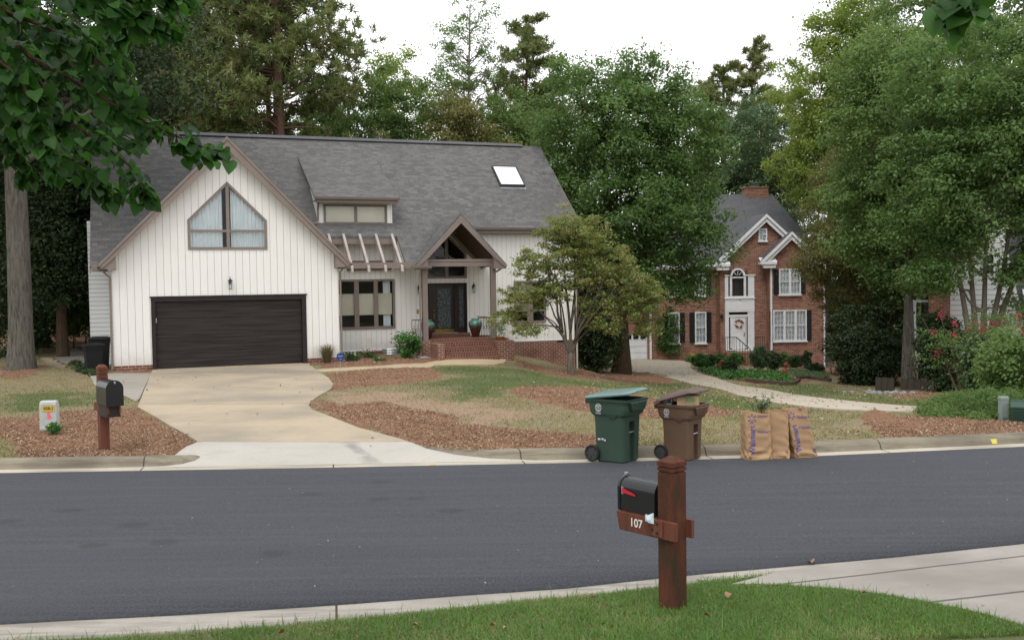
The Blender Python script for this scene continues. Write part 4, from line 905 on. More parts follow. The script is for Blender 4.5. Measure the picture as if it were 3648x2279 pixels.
# third house half hidden at the right edge
T = thing('sided_house', 'pale lap-sided house with brick chimney stack half hidden behind trees', 'house', at(3330, 1380, 40), -.37)
T.location.z = 0; T.matrix_world = Matrix.Translation(T.location) @ Matrix.Rotation(-.37, 4, 'Z')
MB().box(.55, 2.5, 0, 6, -3, 6.2).build('side_wall', LAPW2, T); MB().prism([(2.5, .01, -3), (3.05, .01, -3), (3.05, .01, .6), (2.5, .01, 3.2)], (0, 3, 0)).build('front_wall', LAPW2, T); MB().prism([(2.45, .3, 3.9), (7, .3, 3.9), (7, .3, .9), (3.0, .3, .5)], (0, .4, .3)).build('side_roof', ROOF2, T, fix=True)
MB().box(-.22, .548, -.3, .6, -3, 4.6).prism([(-.22, -.3, 4.6), (.548, -.3, 4.6), (.42, -.2, 5.2), (-.1, -.2, 5.2)], (0, .7, 0)).build('chimney', BRK2, T, fix=True)
MB().prism([(1.9, -.4, 5.9), (5.6, .4, 3.0), (5.6, .4, 3.3), (2.2, -.4, 6.3)], (0, 7, 0)).build('roof', ROOF2, T, fix=True)
MB().prism([(2.35, -.05, 3.9), (3.05, -.05, .55), (3.2, -.05, .55), (2.5, -.05, 3.9)], (0, .05, 0)).build('rake_board', WTRIM, T, fix=True)
MB().box(3.1, 5.4, -1.5, -1.4, 1.25, 1.42).prism([(3.1, -1.45, 1.3), (5.5, -1.45, 1.3), (5.5, 0, 2.0), (3.1, 0, 2.0)], (0, 0, -.1)).build('porch_roof', WTRIM, T, fix=True)
MB().box(3.3, 5.6, -1.3, -.01, -3, 1.2).build('porch_wall', BRK2, T)
tw_ = MB(); frame_rect(tw_, 1.75, 2.15, 2.55, 3.4, .06, -.06, -.003); tw_.box(1.81, 2.09, -.05, -.01, 2.95, 3.0); two_ = tw_.build('window', WTRIM, T); MB().box(1.8, 2.1, -.03, -.02, 2.6, 3.35).build('pane', MATS['dark_pane'], two_)
# white screened porch with lattice, beside the chimney
scp = MB().box(-1.1, -.25, -.1, -.02, 1.52, 1.6).box(-1.12, -1.06, -.12, -.02, -1.0, 1.6).box(-1.06, -.25, -.08, -.02, -1.0, -.1).box(-.75, -.69, -.1, -.02, -.1, 1.52).box(-1.06, -.75, -.06, -.02, -.1, 1.52)
for k in range(7): scp.bar((-.7+.07*k, -.06, .1), (-.7+.07*k-.2, -.06, .5), .012, .012, (0, 1, 0)); scp.bar((-.75+.07*k-.1, -.05, .1), (-.75+.07*k+.1, -.05, .5), .012, .012, (0, 1, 0))
scp.build('lattice_porch', pm('blue_white_paint', (.6, .64, .68), (.5, .54, .58)), T)

# ------------------------------------------------------------------ mailboxes
RED = pm('red_stained_wood', (.125, .042, .026), (.06, .028, .018), .7, .2, 2.2, .5, 30, aniso=(5, 5, .6), c3=(.15, .06, .038))
MOSS = pm('mossy_red_wood', (.075, .028, .017), (.028, .03, .014), .8, .15, 2.6, .6, 30, aniso=(3.4, 3.4, 1.), c3=(.115, .04, .023))
MBLK = pm('black_enamel', (.006, .006, .007), (.009, .009, .01), .32, .5, 4, .05, 200)
def boxshell(x0, x1, hw, z0, zt, n=10):
    """arched mailbox body along x"""
    prof = [(-hw, z0), (hw, z0), (hw, zt-hw)]+[(hw*math.cos(t), zt-hw+hw*math.sin(t)) for t in np.linspace(.15, PI-.15, n)]+[(-hw, zt-hw)]
    return [[(x, y, z) for y, z in prof] for x in (x0, x1)]
p = flat(2397, 2178, -.13); MX = thing('mailbox', 'black arched mailbox numbered 107 on a thick red wooden post in the near grass', 'mailbox', p, math.radians(128.5))
post = MB(); s = .081
post.box(-s, s, -s, s, -.3, 1.165); post.box(-.9*s, .9*s, -.9*s, .9*s, 1.165, 1.18); post.box(-1.04*s, 1.04*s, -1.04*s, 1.04*s, 1.18, 1.205); post.box(-.9*s, .9*s, -.9*s, .9*s, 1.205, 1.217); post.box(-1.06*s, 1.06*s, -1.06*s, 1.06*s, 1.217, 1.25)
post.prism([(-1.06*s, -1.06*s, 1.25), (1.06*s, -1.06*s, 1.25), (1.06*s, 1.06*s, 1.25), (-1.06*s, 1.06*s, 1.25)], (0, 0, .004)); q = 1.06*s; post.add([(-q, -q, 1.254), (q, -q, 1.254), (q, q, 1.254), (-q, q, 1.254), (-.3*q, -.3*q, 1.292), (.3*q, -.3*q, 1.292), (.3*q, .3*q, 1.292), (-.3*q, .3*q, 1.292)], [(0, 1, 5, 4), (1, 2, 6, 5), (2, 3, 7, 6), (3, 0, 4, 7), (4, 5, 6, 7)])
post.build('post', MOSS, MX)
for yy in (1, -1):
    a, b = sorted((yy*s, yy*(s+.034))); MB().prism([(-.14, a, .625), (.5, a, .615), (.535, a, .77), (-.14, a, .775)], (0, b-a, 0)).build('arm_board', RED, MX, bevel=.003)
MB().box(-.01, .13, s+.034, s+.05, .64, .775).build('splice_plate', RED, MX, bevel=.002)
MB().box(.1, .52, -.09, s, .765, .782).build('shelf_board', RED, MX)
bo = MB()
for x, z in ((.045, .67), (.045, .745), (.1, .69), (.1, .76)): bo.lathe([(.011, -.004), (.011, .004), (.006, .008)], 8, (0, 0, 0)) if 0 else bo.box(x-.009, x+.009, s+.05, s+.058, z-.009, z+.009)
bo.build('bolt', BLACK, MX)
body = MB(); body.loft(boxshell(.11, .515, .092, .784, 1.06)); bdy = body.build('box', MBLK, MX, fix=True)
md = bdy.modifiers.new('b', 'BEVEL'); md.width = .004; md.segments = 2; md.limit_method = 'ANGLE'; md.angle_limit = 1
dr = MB(); dr.loft(boxshell(.51, .535, .099, .78, 1.067)); dro = dr.build('box_door', MBLK, MX, fix=True)
MB().box(.53, .54, -.012, .012, 1.06, 1.088).box(.515, .54, -.013, .013, 1.082, 1.09).build('latch', METAL, dro)
fl = MB().box(.468, .49, .092, .098, .92, .985); fl.build('flag_bracket', METAL, MX)
MB().prism([(.478, .099, .975), (.478, .099, .935), (.32, .099, .925), (.32, .099, .936)], (0, .006, 0)).build('flag', pm('red_flag', (.5, .02, .03), (.42, .015, .025), .4), MX)
Mt = Matrix.Translation((.3, s+.0355, .7)) @ Matrix.Rotation(PI, 4, 'Z') @ Matrix.Rotation(PI/2, 4, 'X')
text_mesh('107', .1, 'house_number', pm('white_numeral', (.75, .73, .66)), MX, Mt, .0015)
pp = MB().prism([(.07, s+.06, .74), (.1, s+.09, .75), (.13, s+.09, .8), (.07, s+.062, .83)], (0, .008, .004)).prism([(.09, s+.06, .75), (.13, s+.08, .76), (.12, s+.09, .82)], (.01, .012, .0)); po = pp.build('folded_paper', pm('newsprint', (.55, .65, .7), (.1, .25, .5), scale=25, c3=(.7, .7, .7)), None)
po.matrix_world = Matrix.Translation(p) @ Matrix.Rotation(math.radians(128.5), 4, 'Z'); tag(po, 'rolled blue and white paper tucked behind the near mailbox post', 'paper')

g0 = onground(372, 1605); M2 = thing('mailbox', 'black mailbox on a reddish post in mulch beside the driveway', 'mailbox', (g0.x, g0.y, g0.z-.02), math.radians(-52))
post = MB(); s = .075; post.box(-s, s, -s, s, -.2, 1.34); post.box(-.88*s, .88*s, -.88*s, .88*s, 1.34, 1.36); post.box(-1.05*s, 1.05*s, -1.05*s, 1.05*s, 1.36, 1.4); post.box(-.88*s, .88*s, -.88*s, .88*s, 1.4, 1.415); post.box(-1.05*s, 1.05*s, -1.05*s, 1.05*s, 1.415, 1.47)
post.add([(-s, -s, 1.471), (s, -s, 1.471), (s, s, 1.471), (-s, s, 1.471), (-.5*s, -.5*s, 1.51), (.5*s, -.5*s, 1.51), (.5*s, .5*s, 1.51), (-.5*s, .5*s, 1.51)], [(0, 1, 5, 4), (1, 2, 6, 5), (2, 3, 7, 6), (3, 0, 4, 7), (4, 5, 6, 7)]); post.build('post', RED, M2)
for yy in (1, -1): MB().prism([(-.16, yy*(s+.016)-.016, .72), (.62, yy*(s+.016)-.016, .72), (.62, yy*(s+.016)-.016, .86), (-.16, yy*(s+.016)-.016, .86)], (0, .032, 0)).build('arm_board', RED, M2)
MB().loft(boxshell(.1, .66, .135, .86, 1.28)).build('box', MBLK, M2, fix=True); d2 = MB().loft(boxshell(.655, .685, .143, .85, 1.287)).build('box_door', MBLK, M2, fix=True)
MB().box(.67, .7, -.015, .015, 1.23, 1.27).build('latch', METAL, d2); MB().box(.12, .6, -.11, .11, .66, .86).build('arm_shadow_block', pm('arm_shadow_wood', (.03, .02, .015)), M2)  # dark block under the box stands in for the arm's shadow

# utility pedestals
PLAS = pm('weathered_plastic', (.42, .44, .42), (.34, .35, .33), .6, .3, 3, c3=(.5, .51, .49))
g0 = onground(178, 1527); U = thing('utility_pedestal', 'grey cable pedestal marked 458-1 with a pink paint spot', 'utility box', g0, .1)
u = MB().loft([[(x*k+dx, y*k2, z) for x, y in ((-.17, -.1), (.17, -.1), (.17, .1), (-.17, .1))] for z, k, k2, dx in ((-.1, 1, 1, 0), (.3, .98, .97, 0), (.5, .96, .93, 0), (.555, .92, .8, 0), (.575, .8, .5, 0))]); u.build('body', PLAS, U, fix=True, bevel=.012)
MB().box(-.16, .16, -.112, -.1, .0, .045).build('base_band', PLAS, U)
MB().add([(-.1, -.1035, .36), (.14, -.1035, .36), (.14, -.102, .48), (-.1, -.102, .48)], [(0, 1, 2, 3)]).build('number_plate', pm('yellow_tape', (.55, .38, .03), (.4, .3, .06), scale=20), U)
text_mesh('458-1', .085, 'number', pm('brown_ink', (.12, .07, .02)), U, Matrix.Translation((.02, -.106, .425)) @ Matrix.Rotation(PI/2, 4, 'X'), .002)
MB().add([(-.01, -.104, .34), (.03, -.104, .36), (.04, -.104, .3), (.08, -.104, .26), (.05, -.104, .22), (0, -.104, .22), (-.01, -.104, .28)], [tuple(range(7))]).build('paint_spot', pm('pink_paint', (.9, .16, .2)), U)
g0 = onground(3574, 1508); U2 = thing('utility_post', 'slim grey-green service post beside the green transformer box', 'utility post', g0, .1)
MB().loft([[(x*k, y*k, z) for x, y in ((-.075, -.06), (.075, -.06), (.075, .06), (-.075, .06))] for z, k in ((-.1, 1), (.46, .98), (.461, 1.06), (.5, 1.06), (.52, .9))]).build('body', pm('grey_green_plastic', (.24, .29, .27), (.2, .24, .22), .6), U2, fix=True, bevel=.006)
MB().box(-.05, .05, -.066, -.059, .1, .11).build('seam', BLACK, U2)
g0 = onground(3640, 1525); X3 = thing('transformer', 'low dark green ribbed transformer cabinet at the right edge', 'utility box', (g0.x+.62, g0.y+.5, g0.z), -.46)
DG = pm('dark_green_enamel', (.025, .06, .04), (.02, .045, .03), .45)
x3 = MB().box(-.5, .5, -.25, .4, -.1, .3).prism([(-.52, -.27, .3), (-.52, -.27, .33), (-.52, -.1, .4), (-.52, .4, .4), (-.52, .4, .3)], (1.04, 0, 0))
for k in range(6): x3.box(-.47, -.03, -.275, -.25, .02+k*.045, .04+k*.045); x3.box(.03, .47, -.275, -.25, .02+k*.045, .04+k*.045)
x3.build('cabinet', DG, X3, fix=True)

# ------------------------------------------------------------------ wheeled carts
def rrect(hx, hy, z, r=.06, front=0., notch=0., nw=.1, ny=.0, cx=0):
    """rounded rectangle section; optional notch in the +x face"""
    pts = []
    for sx, sy, a0 in ((-1, -1, PI), (1, -1, 1.5*PI)):
        for k in range(4): a = a0+k*PI/6; pts.append((cx+sx*(hx-r)+r*math.cos(a), sy*(hy-r)+r*math.sin(a), z))
    pts += [(cx+hx, ny-nw, z), (cx+hx-notch, ny-nw+.004, z), (cx+hx-notch, ny+nw-.004, z), (cx+hx, ny+nw, z)]
    for sx, sy, a0 in ((1, 1, 0), (-1, 1, .5*PI)):
        for k in range(4): a = a0+k*PI/6; pts.append((cx+sx*(hx-r)+r*math.cos(a), sy*(hy-r)+r*math.sin(a), z))
    return pts
def cart(name, label, px, py, mat, lidmat, rz, lid_open, z=-.33, bend=0., sc=1.):
    """x = towards the cart's front (wheels and hinge at -x)"""
    p = flat(px, py, z); c = thing(name, label, 'trash cart', p, rz); c.scale = (sc, sc, sc)
    secs = [(0, .24, .22, .05, .02), (.03, .265, .245, .06, .05), (.5, .275, .265, .06, .07), (.53, .276, .266, .06, .09), (.66, .28, .27, .06, .095), (.665, .28, .27, .06, .0), (.74, .285, .275, .06, 0), (.79, .34, .30, .07, 0), (.86, .365, .305, .07, 0), (.985, .375, .31, .07, 0), (.99, .41, .335, .07, 0), (1.03, .415, .34, .07, 0), (1.032, .36, .29, .05, 0), (.8, .3, .25, .05, 0)]
    b = MB().loft([rrect(hx, hy, zz, r, notch=nt_, nw=.085, ny=.0) for zz, hx, hy, r, nt_ in secs], cap=False); n = 20; b.f.append(tuple(range(n-1, -1, -1)))
    bo_ = b.build('body', mat, c, fix=False)
    bo_.data.flip_normals() if False else None
    # apron under the front rim with ribs
    ap = MB().loft([[(x, y, zz) for x, y in ((.3, -w), (fx, -w), (fx, w), (.3, w))] for zz, w, fx in ((.85, .17, .39), (.86, .19, .415), (.985, .25, .425), (.992, .25, .42))])
    for k in range(5): ap.bar((.42, -.14+.07*k, .86), (.43, -.14+.07*k, .975), .012, .02, (1, 0, 0))
    ap.build('front_apron', mat, c, fix=True)
    # side shoulder scoops
    for s_ in (-1, 1): MB().loft([[(x, y*s_, zz) for x, y in ((.08-w, .24), (.08-w*.8, .272+d), (.08+w*.8, .272+d), (.08+w, .24))] for zz, w, d in ((.69, .02, .0), (.75, .1, .02), (.79, .12, .03))]).build('scoop', mat, c, fix=True)
    MB().tube([(.262, -.09, .49), (.262, .09, .49)], .012, 8).build('lift_bar', METAL, c)
    # wheels: hub on the back lower edge
    for s_ in (-1, 1):
        w = MB(); n = 24; yy = s_*.29
        def ring(r, y_): return [(-.3+r*math.cos(2*PI*k/n), y_, .137+r*math.sin(2*PI*k/n)) for k in range(n)]
        w.loft([ring(.1, yy-.02), ring(.128, yy-.025), ring(.137, yy-.015), ring(.137, yy+.015), ring(.128, yy+.025), ring(.1, yy+.02), ring(.1, yy-.02)], cap=False)
        wo = w.build('wheel', pm('tyre_rubber', (.012, .012, .012), (.02, .02, .02), .75), c, fix=True)
        sp = MB().loft([ring(.03, yy-.022), ring(.03, yy+.022)])
        for k in range(6):
            a = k*PI/3; sp.bar((-.3+.02*math.cos(a), yy+s_*.012, .137+.02*math.sin(a)), (-.3+.102*math.cos(a), yy+s_*.012, .137+.102*math.sin(a)), .026, .012, (0, 1, 0))
        sp.loft([ring(.101, yy-.008), ring(.101, yy-.006)]); sp.build('rim', pm('rim_plastic', (.05, .05, .053), (.035, .035, .037), .5), wo, fix=True)
    MB().tube([(-.3, -.28, .137), (-.3, .28, .137)], .012).build('axle', METAL, c)
    MB().box(-.47, -.4, -.22, -.19, .93, 1.0).box(-.47, -.4, .19, .22, .93, 1.0).tube([(-.46, -.22, .985), (-.46, .22, .985)], .016).build('handle', mat, c)
    # lid hinged at the back
    L = MB(); L.loft([rrect(hx, hy, zz, .08, notch=.0, nw=.085, cx=.42) for zz, hx, hy in ((.0, .43, .35), (.02, .435, .355), (.035, .4, .33), (.05, .37, .3), (.052, .2, .2))])
    L.loft([rrect(.33, .26, zz, .06, nw=.05, cx=.42) for zz in (-.015, .0)]); L.box(.83, .87, -.06, .06, .005, .03)
    def bz_(x): t = min(1, max(0, x/.42)); return bend*(t*t*(3-2*t))-max(0, x-.5)*bend*.35
    L.v = [(x, y, z_+bz_(x)) for x, y, z_ in L.v]
    lo = L.build('lid', lidmat, c, fix=True); lo.location = (-.43, 0, 1.035); lo.rotation_euler = (math.radians(lid_open[1]), -math.radians(lid_open[0]), 0)
    for s_ in (-.2, .2): MB().box(.02, .09, s_-.05, s_+.05, .04, .065).build('hinge_boss', lidmat, lo)
    # round town emblem and wording on the side facing the camera (-y)
    wm_ = pm('white_print', (.5, .52, .5)); em = MB(); ex, ez, R = -.16, .89, .058; y0 = -.3095; n = 20
    def disc_ring(cx, cz, r0, r1, a0=0, a1=2*PI, n=20):
        for k in range(n):
            a, b_ = a0+(a1-a0)*k/n, a0+(a1-a0)*(k+1)/n; em.add([(cx+r*math.cos(t), y0-.001, cz+r*1.15*math.sin(t)) for r, t in ((r0, a), (r1, a), (r1, b_), (r0, b_))], [(0, 1, 2, 3)])
    disc_ring(ex, ez, R*.86, R); disc_ring(ex, ez, R*.58, R*.66)
    disc_ring(ex, ez, R*.7, R*.82, .3, 1.2, 6); disc_ring(ex, ez, R*.7, R*.82, 1.9, 2.9, 6); disc_ring(ex, ez, R*.7, R*.82, 3.6, 5.8, 12)
    em.add([(ex-.004, y0-.001, ez-.04), (ex+.004, y0-.001, ez-.04), (ex+.004, y0-.001, ez+.03), (ex-.004, y0-.001, ez+.03)], [(0, 1, 2, 3)])
    for s_ in (-1, 1):
        for q_ in (.02, -.005): em.add([(ex, y0-.001, ez+q_-.012), (ex+s_*.026, y0-.001, ez+q_+.004), (ex+s_*.022, y0-.001, ez+q_+.014), (ex, y0-.001, ez+q_)], [(0, 1, 2, 3)])
    em.build('emblem', wm_, c)
    lt = MB()
    for zz, w in ((.805, .05), (.787, .045)):
        x = ex-w
        while x < ex+w: ww_ = rnd.uniform(.006, .011); lt.add([(x, y0+.001-.003, zz), (x+ww_, y0-.002, zz), (x+ww_, y0-.002, zz+.009), (x, y0-.002, zz+.009)], [(0, 1, 2, 3)]); x += ww_+.003
    lt.build('lettering', wm_, c)
    return c
GREENP = pm('green_cart_plastic', (.03, .06, .04), (.022, .046, .031), .5, .4, 1.5, .1, 60); GLID = pm('green_lid_sky_sheen', (.1, .17, .15), (.085, .145, .125), .4, .5, 1.5)  # lid green is lightened to carry the sky's reflection in its colour
BRNP = pm('brown_cart_plastic', (.12, .072, .043), (.095, .055, .033), .5, .4, 1.5, .1, 60); BLID = pm('brown_lid_plastic', (.085, .05, .04), (.07, .042, .034), .5, .4, 1.5)
c1 = cart('trash_cart', 'dark green wheeled cart with its lid slightly ajar at the kerb', 2200, 1640, GREENP, GLID, math.radians(-38), (7, 3))
c2 = cart('trash_cart', 'brown wheeled cart with lid propped open by a cardboard box', 2432, 1632, BRNP, BLID, math.radians(-38), (3, 0), bend=.2, sc=.88)
st_ = MB()
for a, b, z in ((-.2, -.15, .36), (-.13, -.09, .365), (-.08, -.05, .35)): st_.box(a, b, -.272, -.2715, z, z+.028)
st_.build('sticker', pm('sticker_white', (.6, .62, .6)), c1)
CARD = pm('cardboard', (.42, .29, .17), (.36, .24, .14), .85, .1, 3)
def onobj(c, loc, rz=0., ry=0., rx=0.): return Matrix.Translation(c.location) @ Matrix.Rotation(c.rotation_euler.z, 4, 'Z') @ Matrix.Scale(c.scale[0], 4) @ Matrix.Translation(loc) @ Matrix.Rotation(rz, 4, 'Z') @ Matrix.Rotation(ry, 4, 'Y') @ Matrix.Rotation(rx, 4, 'X')
cb = MB().box(-.17, .21, -.17, .12, -.22, .13).box(-.2, -.175, -.15, .1, .08, .14).prism([(.21, -.17, .1), (.25, -.17, .13), (.25, .1, .13), (.21, .1, .1)], (0, 0, .01)); cbo = thing('cardboard_box', 'torn cardboard box with green lettering sticking out of the brown cart', 'box'); cb.build('carton', CARD, cbo)
gl = MB()
for k, (x, z, w, h) in enumerate(((-.02, .02, .05, .07), (.045, .02, .02, .07), (.075, .01, .035, .09), (.12, .02, .04, .06), (-.03, -.05, .2, .012), (-.03, .1, .17, .01))): gl.box(x, x+w, -.1725, -.1715, z, z+h)
gl.build('green_print', pm('green_ink', (.12, .3, .14)), cbo)
cbo.matrix_world = onobj(c2, (.14, -.06, 1.07), rz=math.radians(22), ry=-.03)
def rolltube(a, b, r, ri): return MB().loft([[(a[0]+(b[0]-a[0])*t+rr*math.cos(q), a[1]+(b[1]-a[1])*t, a[2]+(b[2]-a[2])*t+rr*math.sin(q)) for q in np.linspace(0, 2*PI, 17)[:-1]] for t, rr in ((0, r), (0, ri), (.5, ri)) ][::-1]+[[(b[0]+r*math.cos(q), b[1], b[2]+r*math.sin(q)) for q in np.linspace(0, 2*PI, 17)[:-1]]][0:0], cap=True).loft([[(p_[0]+r*math.cos(q), p_[1], p_[2]+r*math.sin(q)) for q in np.linspace(0, 2*PI, 17)[:-1]] for p_ in (a, b)], cap=False)
tb = rolltube((0, -.16, 0), (0, .15, 0), .045, .036).build('cardboard_tube', CARD, None, fix=True); tb.matrix_world = onobj(c2, (-.09, -.09, 1.13), rz=.5); tag(tb, 'cardboard tube end poking out at the left of the torn box', 'tube')
bt = MB().box(-.03, .05, -.1, .1, -.12, .1); bt.prism([(-.03, -.1, .1), (.05, -.1, .1), (.02, -.1, .15)], (0, .2, 0)); bto = bt.build('drink_carton', pm('blue_white_carton', (.5, .66, .75), (.08, .25, .5), scale=6, c3=(.7, .75, .78)), None, fix=True); bto.matrix_world = onobj(c2, (-.22, -.1, 1.06), rz=.4, ry=.3); tag(bto, 'pale blue drink carton under the open brown lid', 'carton')
tn = MB().lathe([(.05, -.01), (.05, .12), (.045, .125)], 16); tno = tn.build('tin_can', METAL, None, fix=True); tno.matrix_world = onobj(c2, (-.18, -.16, 1.07), ry=-.6, rx=1.2); tag(tno, 'shiny tin can lying in the brown cart beside the carton', 'can')

# ------------------------------------------------------------------ paper yard-waste bags
KR = pm('kraft_paper', (.4, .26, .15), (.33, .21, .12), .85, .1, 2.5, .9, 9)
PUR = pm('purple_ink', (.11, .09, .24), (.13, .11, .26), .8, .1, 30)
def paperbag(label, px, py, rz, lean, w=.4, d=.3, h=.86, seed=0, marks=0, open_=True):
    p = flat(px, py, -.33); c = thing('yard_waste_bag', label, 'paper bag', p, rz); r = np.random.RandomState(seed); per = 40; nz = 34; secs = []
    ph = r.rand(12)*6; 
    for j in range(nz+1):
        t = j/nz; z = h*t; bulge = 1+.05*math.sin(PI*t)+(.06*math.exp(-((t-.04)/.09)**2)); sx = w/2*bulge; sy = d/2*bulge*(1-.2*t)
        cur = []
        for k in range(per):
            a = 2*PI*k/per; ca, sa = math.cos(a), math.sin(a); e = .28; x = sx*abs(ca)**e*np.sign(ca); y = sy*abs(sa)**e*np.sign(sa)
            amp = .004+.014*math.exp(-((t-.12)/.14)**2)
            cr = math.sin(7*a+3*math.sin(9*t+ph[0])+ph[1])*.4+.6*math.sin(26*t+5*math.sin(2*a+ph[2])+ph[3])+.7*math.sin(41*t+5*a+ph[4])*math.sin(3*a+ph[5])
            o_ = amp*cr; top = .02*math.sin(3*a+ph[6])*(t > .97)+.015*math.sin(7*a+ph[7])*(t > .97)
            rest = .0 if z > .02 else 1
            cur.append((x+ca*o_+lean[0]*z, y+sa*o_+lean[1]*z, max(0, z+top)))
        secs.append(cur)
    if open_:
        inner = [[(x*.965+lean[0]*h*.035, y*.95+lean[1]*h*.05, z-dz_) for x, y, z in secs[-1]] for dz_ in (0.004, .12)]; secs += inner
    b = MB().loft(secs, cap=True); bo_ = b.build('bag', KR, c, smooth=False)
    bvh = BVHTree.FromPolygons([Vector(v) for v in b.v], b.f)
    def stamp(o, origin_y=-1):
        for v in o.data.vertices:
            hit = bvh.ray_cast(Vector((v.co.x, -2 if abs(v.co.y) < 9 else v.co.y, v.co.z)), Vector((0, 1, 0)))
            if hit[0] is not None: v.co = hit[0]+Vector((0, -.004, 0))
    if marks: 
        def sub(o):
            bm = bmesh.new(); bm.from_mesh(o.data); bmesh.ops.triangulate(bm, faces=bm.faces); bmesh.ops.subdivide_edges(bm, edges=[e for e in bm.edges if e.calc_length() > .02], cuts=2); bm.to_mesh(o.data); bm.free()
        def txt(s_, size, x, z, rot, bold=.002):
            M_ = Matrix.Translation((x+lean[0]*z, -.5, z)) @ Matrix.Rotation(rot, 4, 'Y') @ Matrix.Rotation(PI/2, 4, 'X'); o = text_mesh(s_, size, 'printed_name', PUR, c, M_, bold); sub(o); stamp(o); return o
        def spark(x, z, R):
            m_ = MB()
            for k in range(6):
                a = PI/2+k*PI/3+lean_a; ux, uz = math.cos(a), math.sin(a); m_.add([(x+lean[0]*z+ux*R*.35-uz*.007, -.5, z+uz*R*.35+ux*.007), (x+lean[0]*z+ux*R*.35+uz*.007, -.5, z+uz*R*.35-ux*.007), (x+lean[0]*z+ux*R+uz*.01, -.5, z+uz*R-ux*.01), (x+lean[0]*z+ux*R-uz*.01, -.5, z+uz*R+ux*.01)], [(0, 1, 2, 3)])
            o = m_.build('printed_star', PUR, c); sub(o); stamp(o)
        if marks == 1:
            lean_a = 0; txt('Walmart', .135, -.115, .33, -PI/2, .003); spark(-.11, .68, .075); txt('Walmart', .05, .08, .71, 0, .0005); txt('Walmart', .055, .08, .46, 0, .0005)
        else:
            lean_a = .2; txt('Walmart', .125, -.11, .33, -PI/2-.2, .003); spark(-.12, .7, .065); txt('Walmart', .06, .07, .67, .2*0, .001); txt('Walmart', .06, .06, .5, 0, .001)
            m_ = MB()
            for k in range(5): m_.add([(.02+lean[0]*.8+.0, -.5, .78+.012*k), (.08+lean[0]*.8, -.5, .78+.012*k), (.08+lean[0]*.8, -.5, .786+.012*k), (.02+lean[0]*.8, -.5, .786+.012*k)], [(0, 1, 2, 3)])
            o = m_.build('printed_panel', PUR, c); sub(o); stamp(o)
            m_ = MB()
            for k in range(3):
                a = k*2*PI/3+.4; m_.bar((.13+.03*math.cos(a), -.5, .12+.03*math.sin(a)), (.13+.03*math.cos(a+1.5), -.5, .12+.03*math.sin(a+1.5)), .002, .016)
            o = m_.build('recycling_mark', PUR, c); sub(o); stamp(o)
    return c
b1 = paperbag('upright brown paper bag printed with a vertical name, leftmost of three', 2695, 1634, math.radians(8), (-.02, .0), .42, .3, .76, 1, 1)
b2 = paperbag('plain crumpled brown paper bag standing between two printed bags', 2772, 1630, math.radians(-12), (-.02, .02), .33, .28, .77, 2, 0)
b3 = paperbag('brown paper bag leaning left, printed name and top panel, rightmost of three', 2862, 1626, math.radians(10), (-.19, .02), .36, .28, .8, 3, 2)

# ------------------------------------------------------------------ around the white house
GLZ = None
gm, nt_, p_, o_ = newmat('glazed_urn'); g_ = N(nt_); sp_ = g_.n('ShaderNodeSeparateXYZ'); g_.l(g_.co(), sp_.inputs[0])
hgt = g_.math('ADD', sp_.outputs[2], g_.math('MULTIPLY', g_.math('SUBTRACT', g_.noise(g_.mapping(g_.co(), (9, 9, .6)), 2, 3), .5), .35))
g_.l(g_.ramp(hgt, [(.3, (.05, .012, .01)), (.4, (.07, .03, .02)), (.46, (.05, .13, .1)), (.65, (.11, .26, .21))]), p_.inputs['Base Color']); p_.inputs['Roughness'].default_value = .15; p_.inputs['Coat Weight'].default_value = .5
urn = MB().lathe([(.13, 0), (.14, .02), (.2, .25), (.265, .45), (.27, .54), (.235, .62), (.15, .66), (.14, .68), (.165, .7), (.16, .72), (.12, .7), (.12, .6)], 28)
u1 = urn.build('glazed_urn', gm, None, smooth=True); u1.location = hl(13.03, 1.6, .45); tag(u1, 'green and maroon glazed urn standing right of the front door', 'urn', 'glazed urns on the porch')
u2 = u1.copy(); COL.objects.link(u2); u2.location = hl(11.12, 1.6, .45); u2.rotation_euler.z = 2; tag(u2, 'green and maroon glazed urn left of the front door, partly behind the porch post')
g0 = onground(1214, 1337); Sg = thing('yard_sign', 'small blue octagonal security sign on a thin stake', 'sign', g0, .25)
MB().tube([(0, 0, -.1), (0, 0, .5)], .007, 6).build('stake', METAL, Sg)
so2 = MB().xz([(-.11, .52), (-.07, .47), (.07, .47), (.11, .52), (.115, .63), (.07, .69), (-.07, .69), (-.115, .63)], -.012, 0).build('sign_board', pm('blue_sign', (.015, .05, .22), (.012, .04, .18), .35), Sg)
MB().box(-.08, .08, -.015, -.0125, .6, .615).box(-.06, .06, -.015, -.0125, .575, .583).box(-.04, .04, -.015, -.0125, .5, .515).build('sign_print', pm('pale_print', (.3, .4, .6)), Sg)
g0 = onground(1250, 1291); dp = MB().tube([(-.3, .25, .06), (-.1, .05, .06), (.1, -.02, .06), (.22, -.04, .07)], [.05, .055, .05, .06], 12, False); dpo = dp.build('drain_pipe', pm('black_plastic', (.012, .012, .013), rough=.35), None); dpo.location = g0; tag(dpo, 'black corrugated drain pipe lying in the flower bed by the blue sign', 'drain pipe')
g0 = onground(1478, 1263); dp = MB().tube([(.45, .1, .2), (.4, .05, .08), (.2, 0, .06), (-.05, -.02, .06)], .055, 12, False); dpo = dp.build('drain_pipe', MATS['black_plastic'], None); dpo.location = g0; tag(dpo, 'short black drain pipe at the foot of the porch downspout', 'drain pipe')
g0 = hl(9.95, 2.72, -.3); ww = MB()
for k in range(6):
    r_ = .33; z = .06*k
    ww.tube([(r_*math.cos(t), -r_*.8*math.sin(t), z+.03) for t in np.linspace(0, PI, 12)], .03, 6)
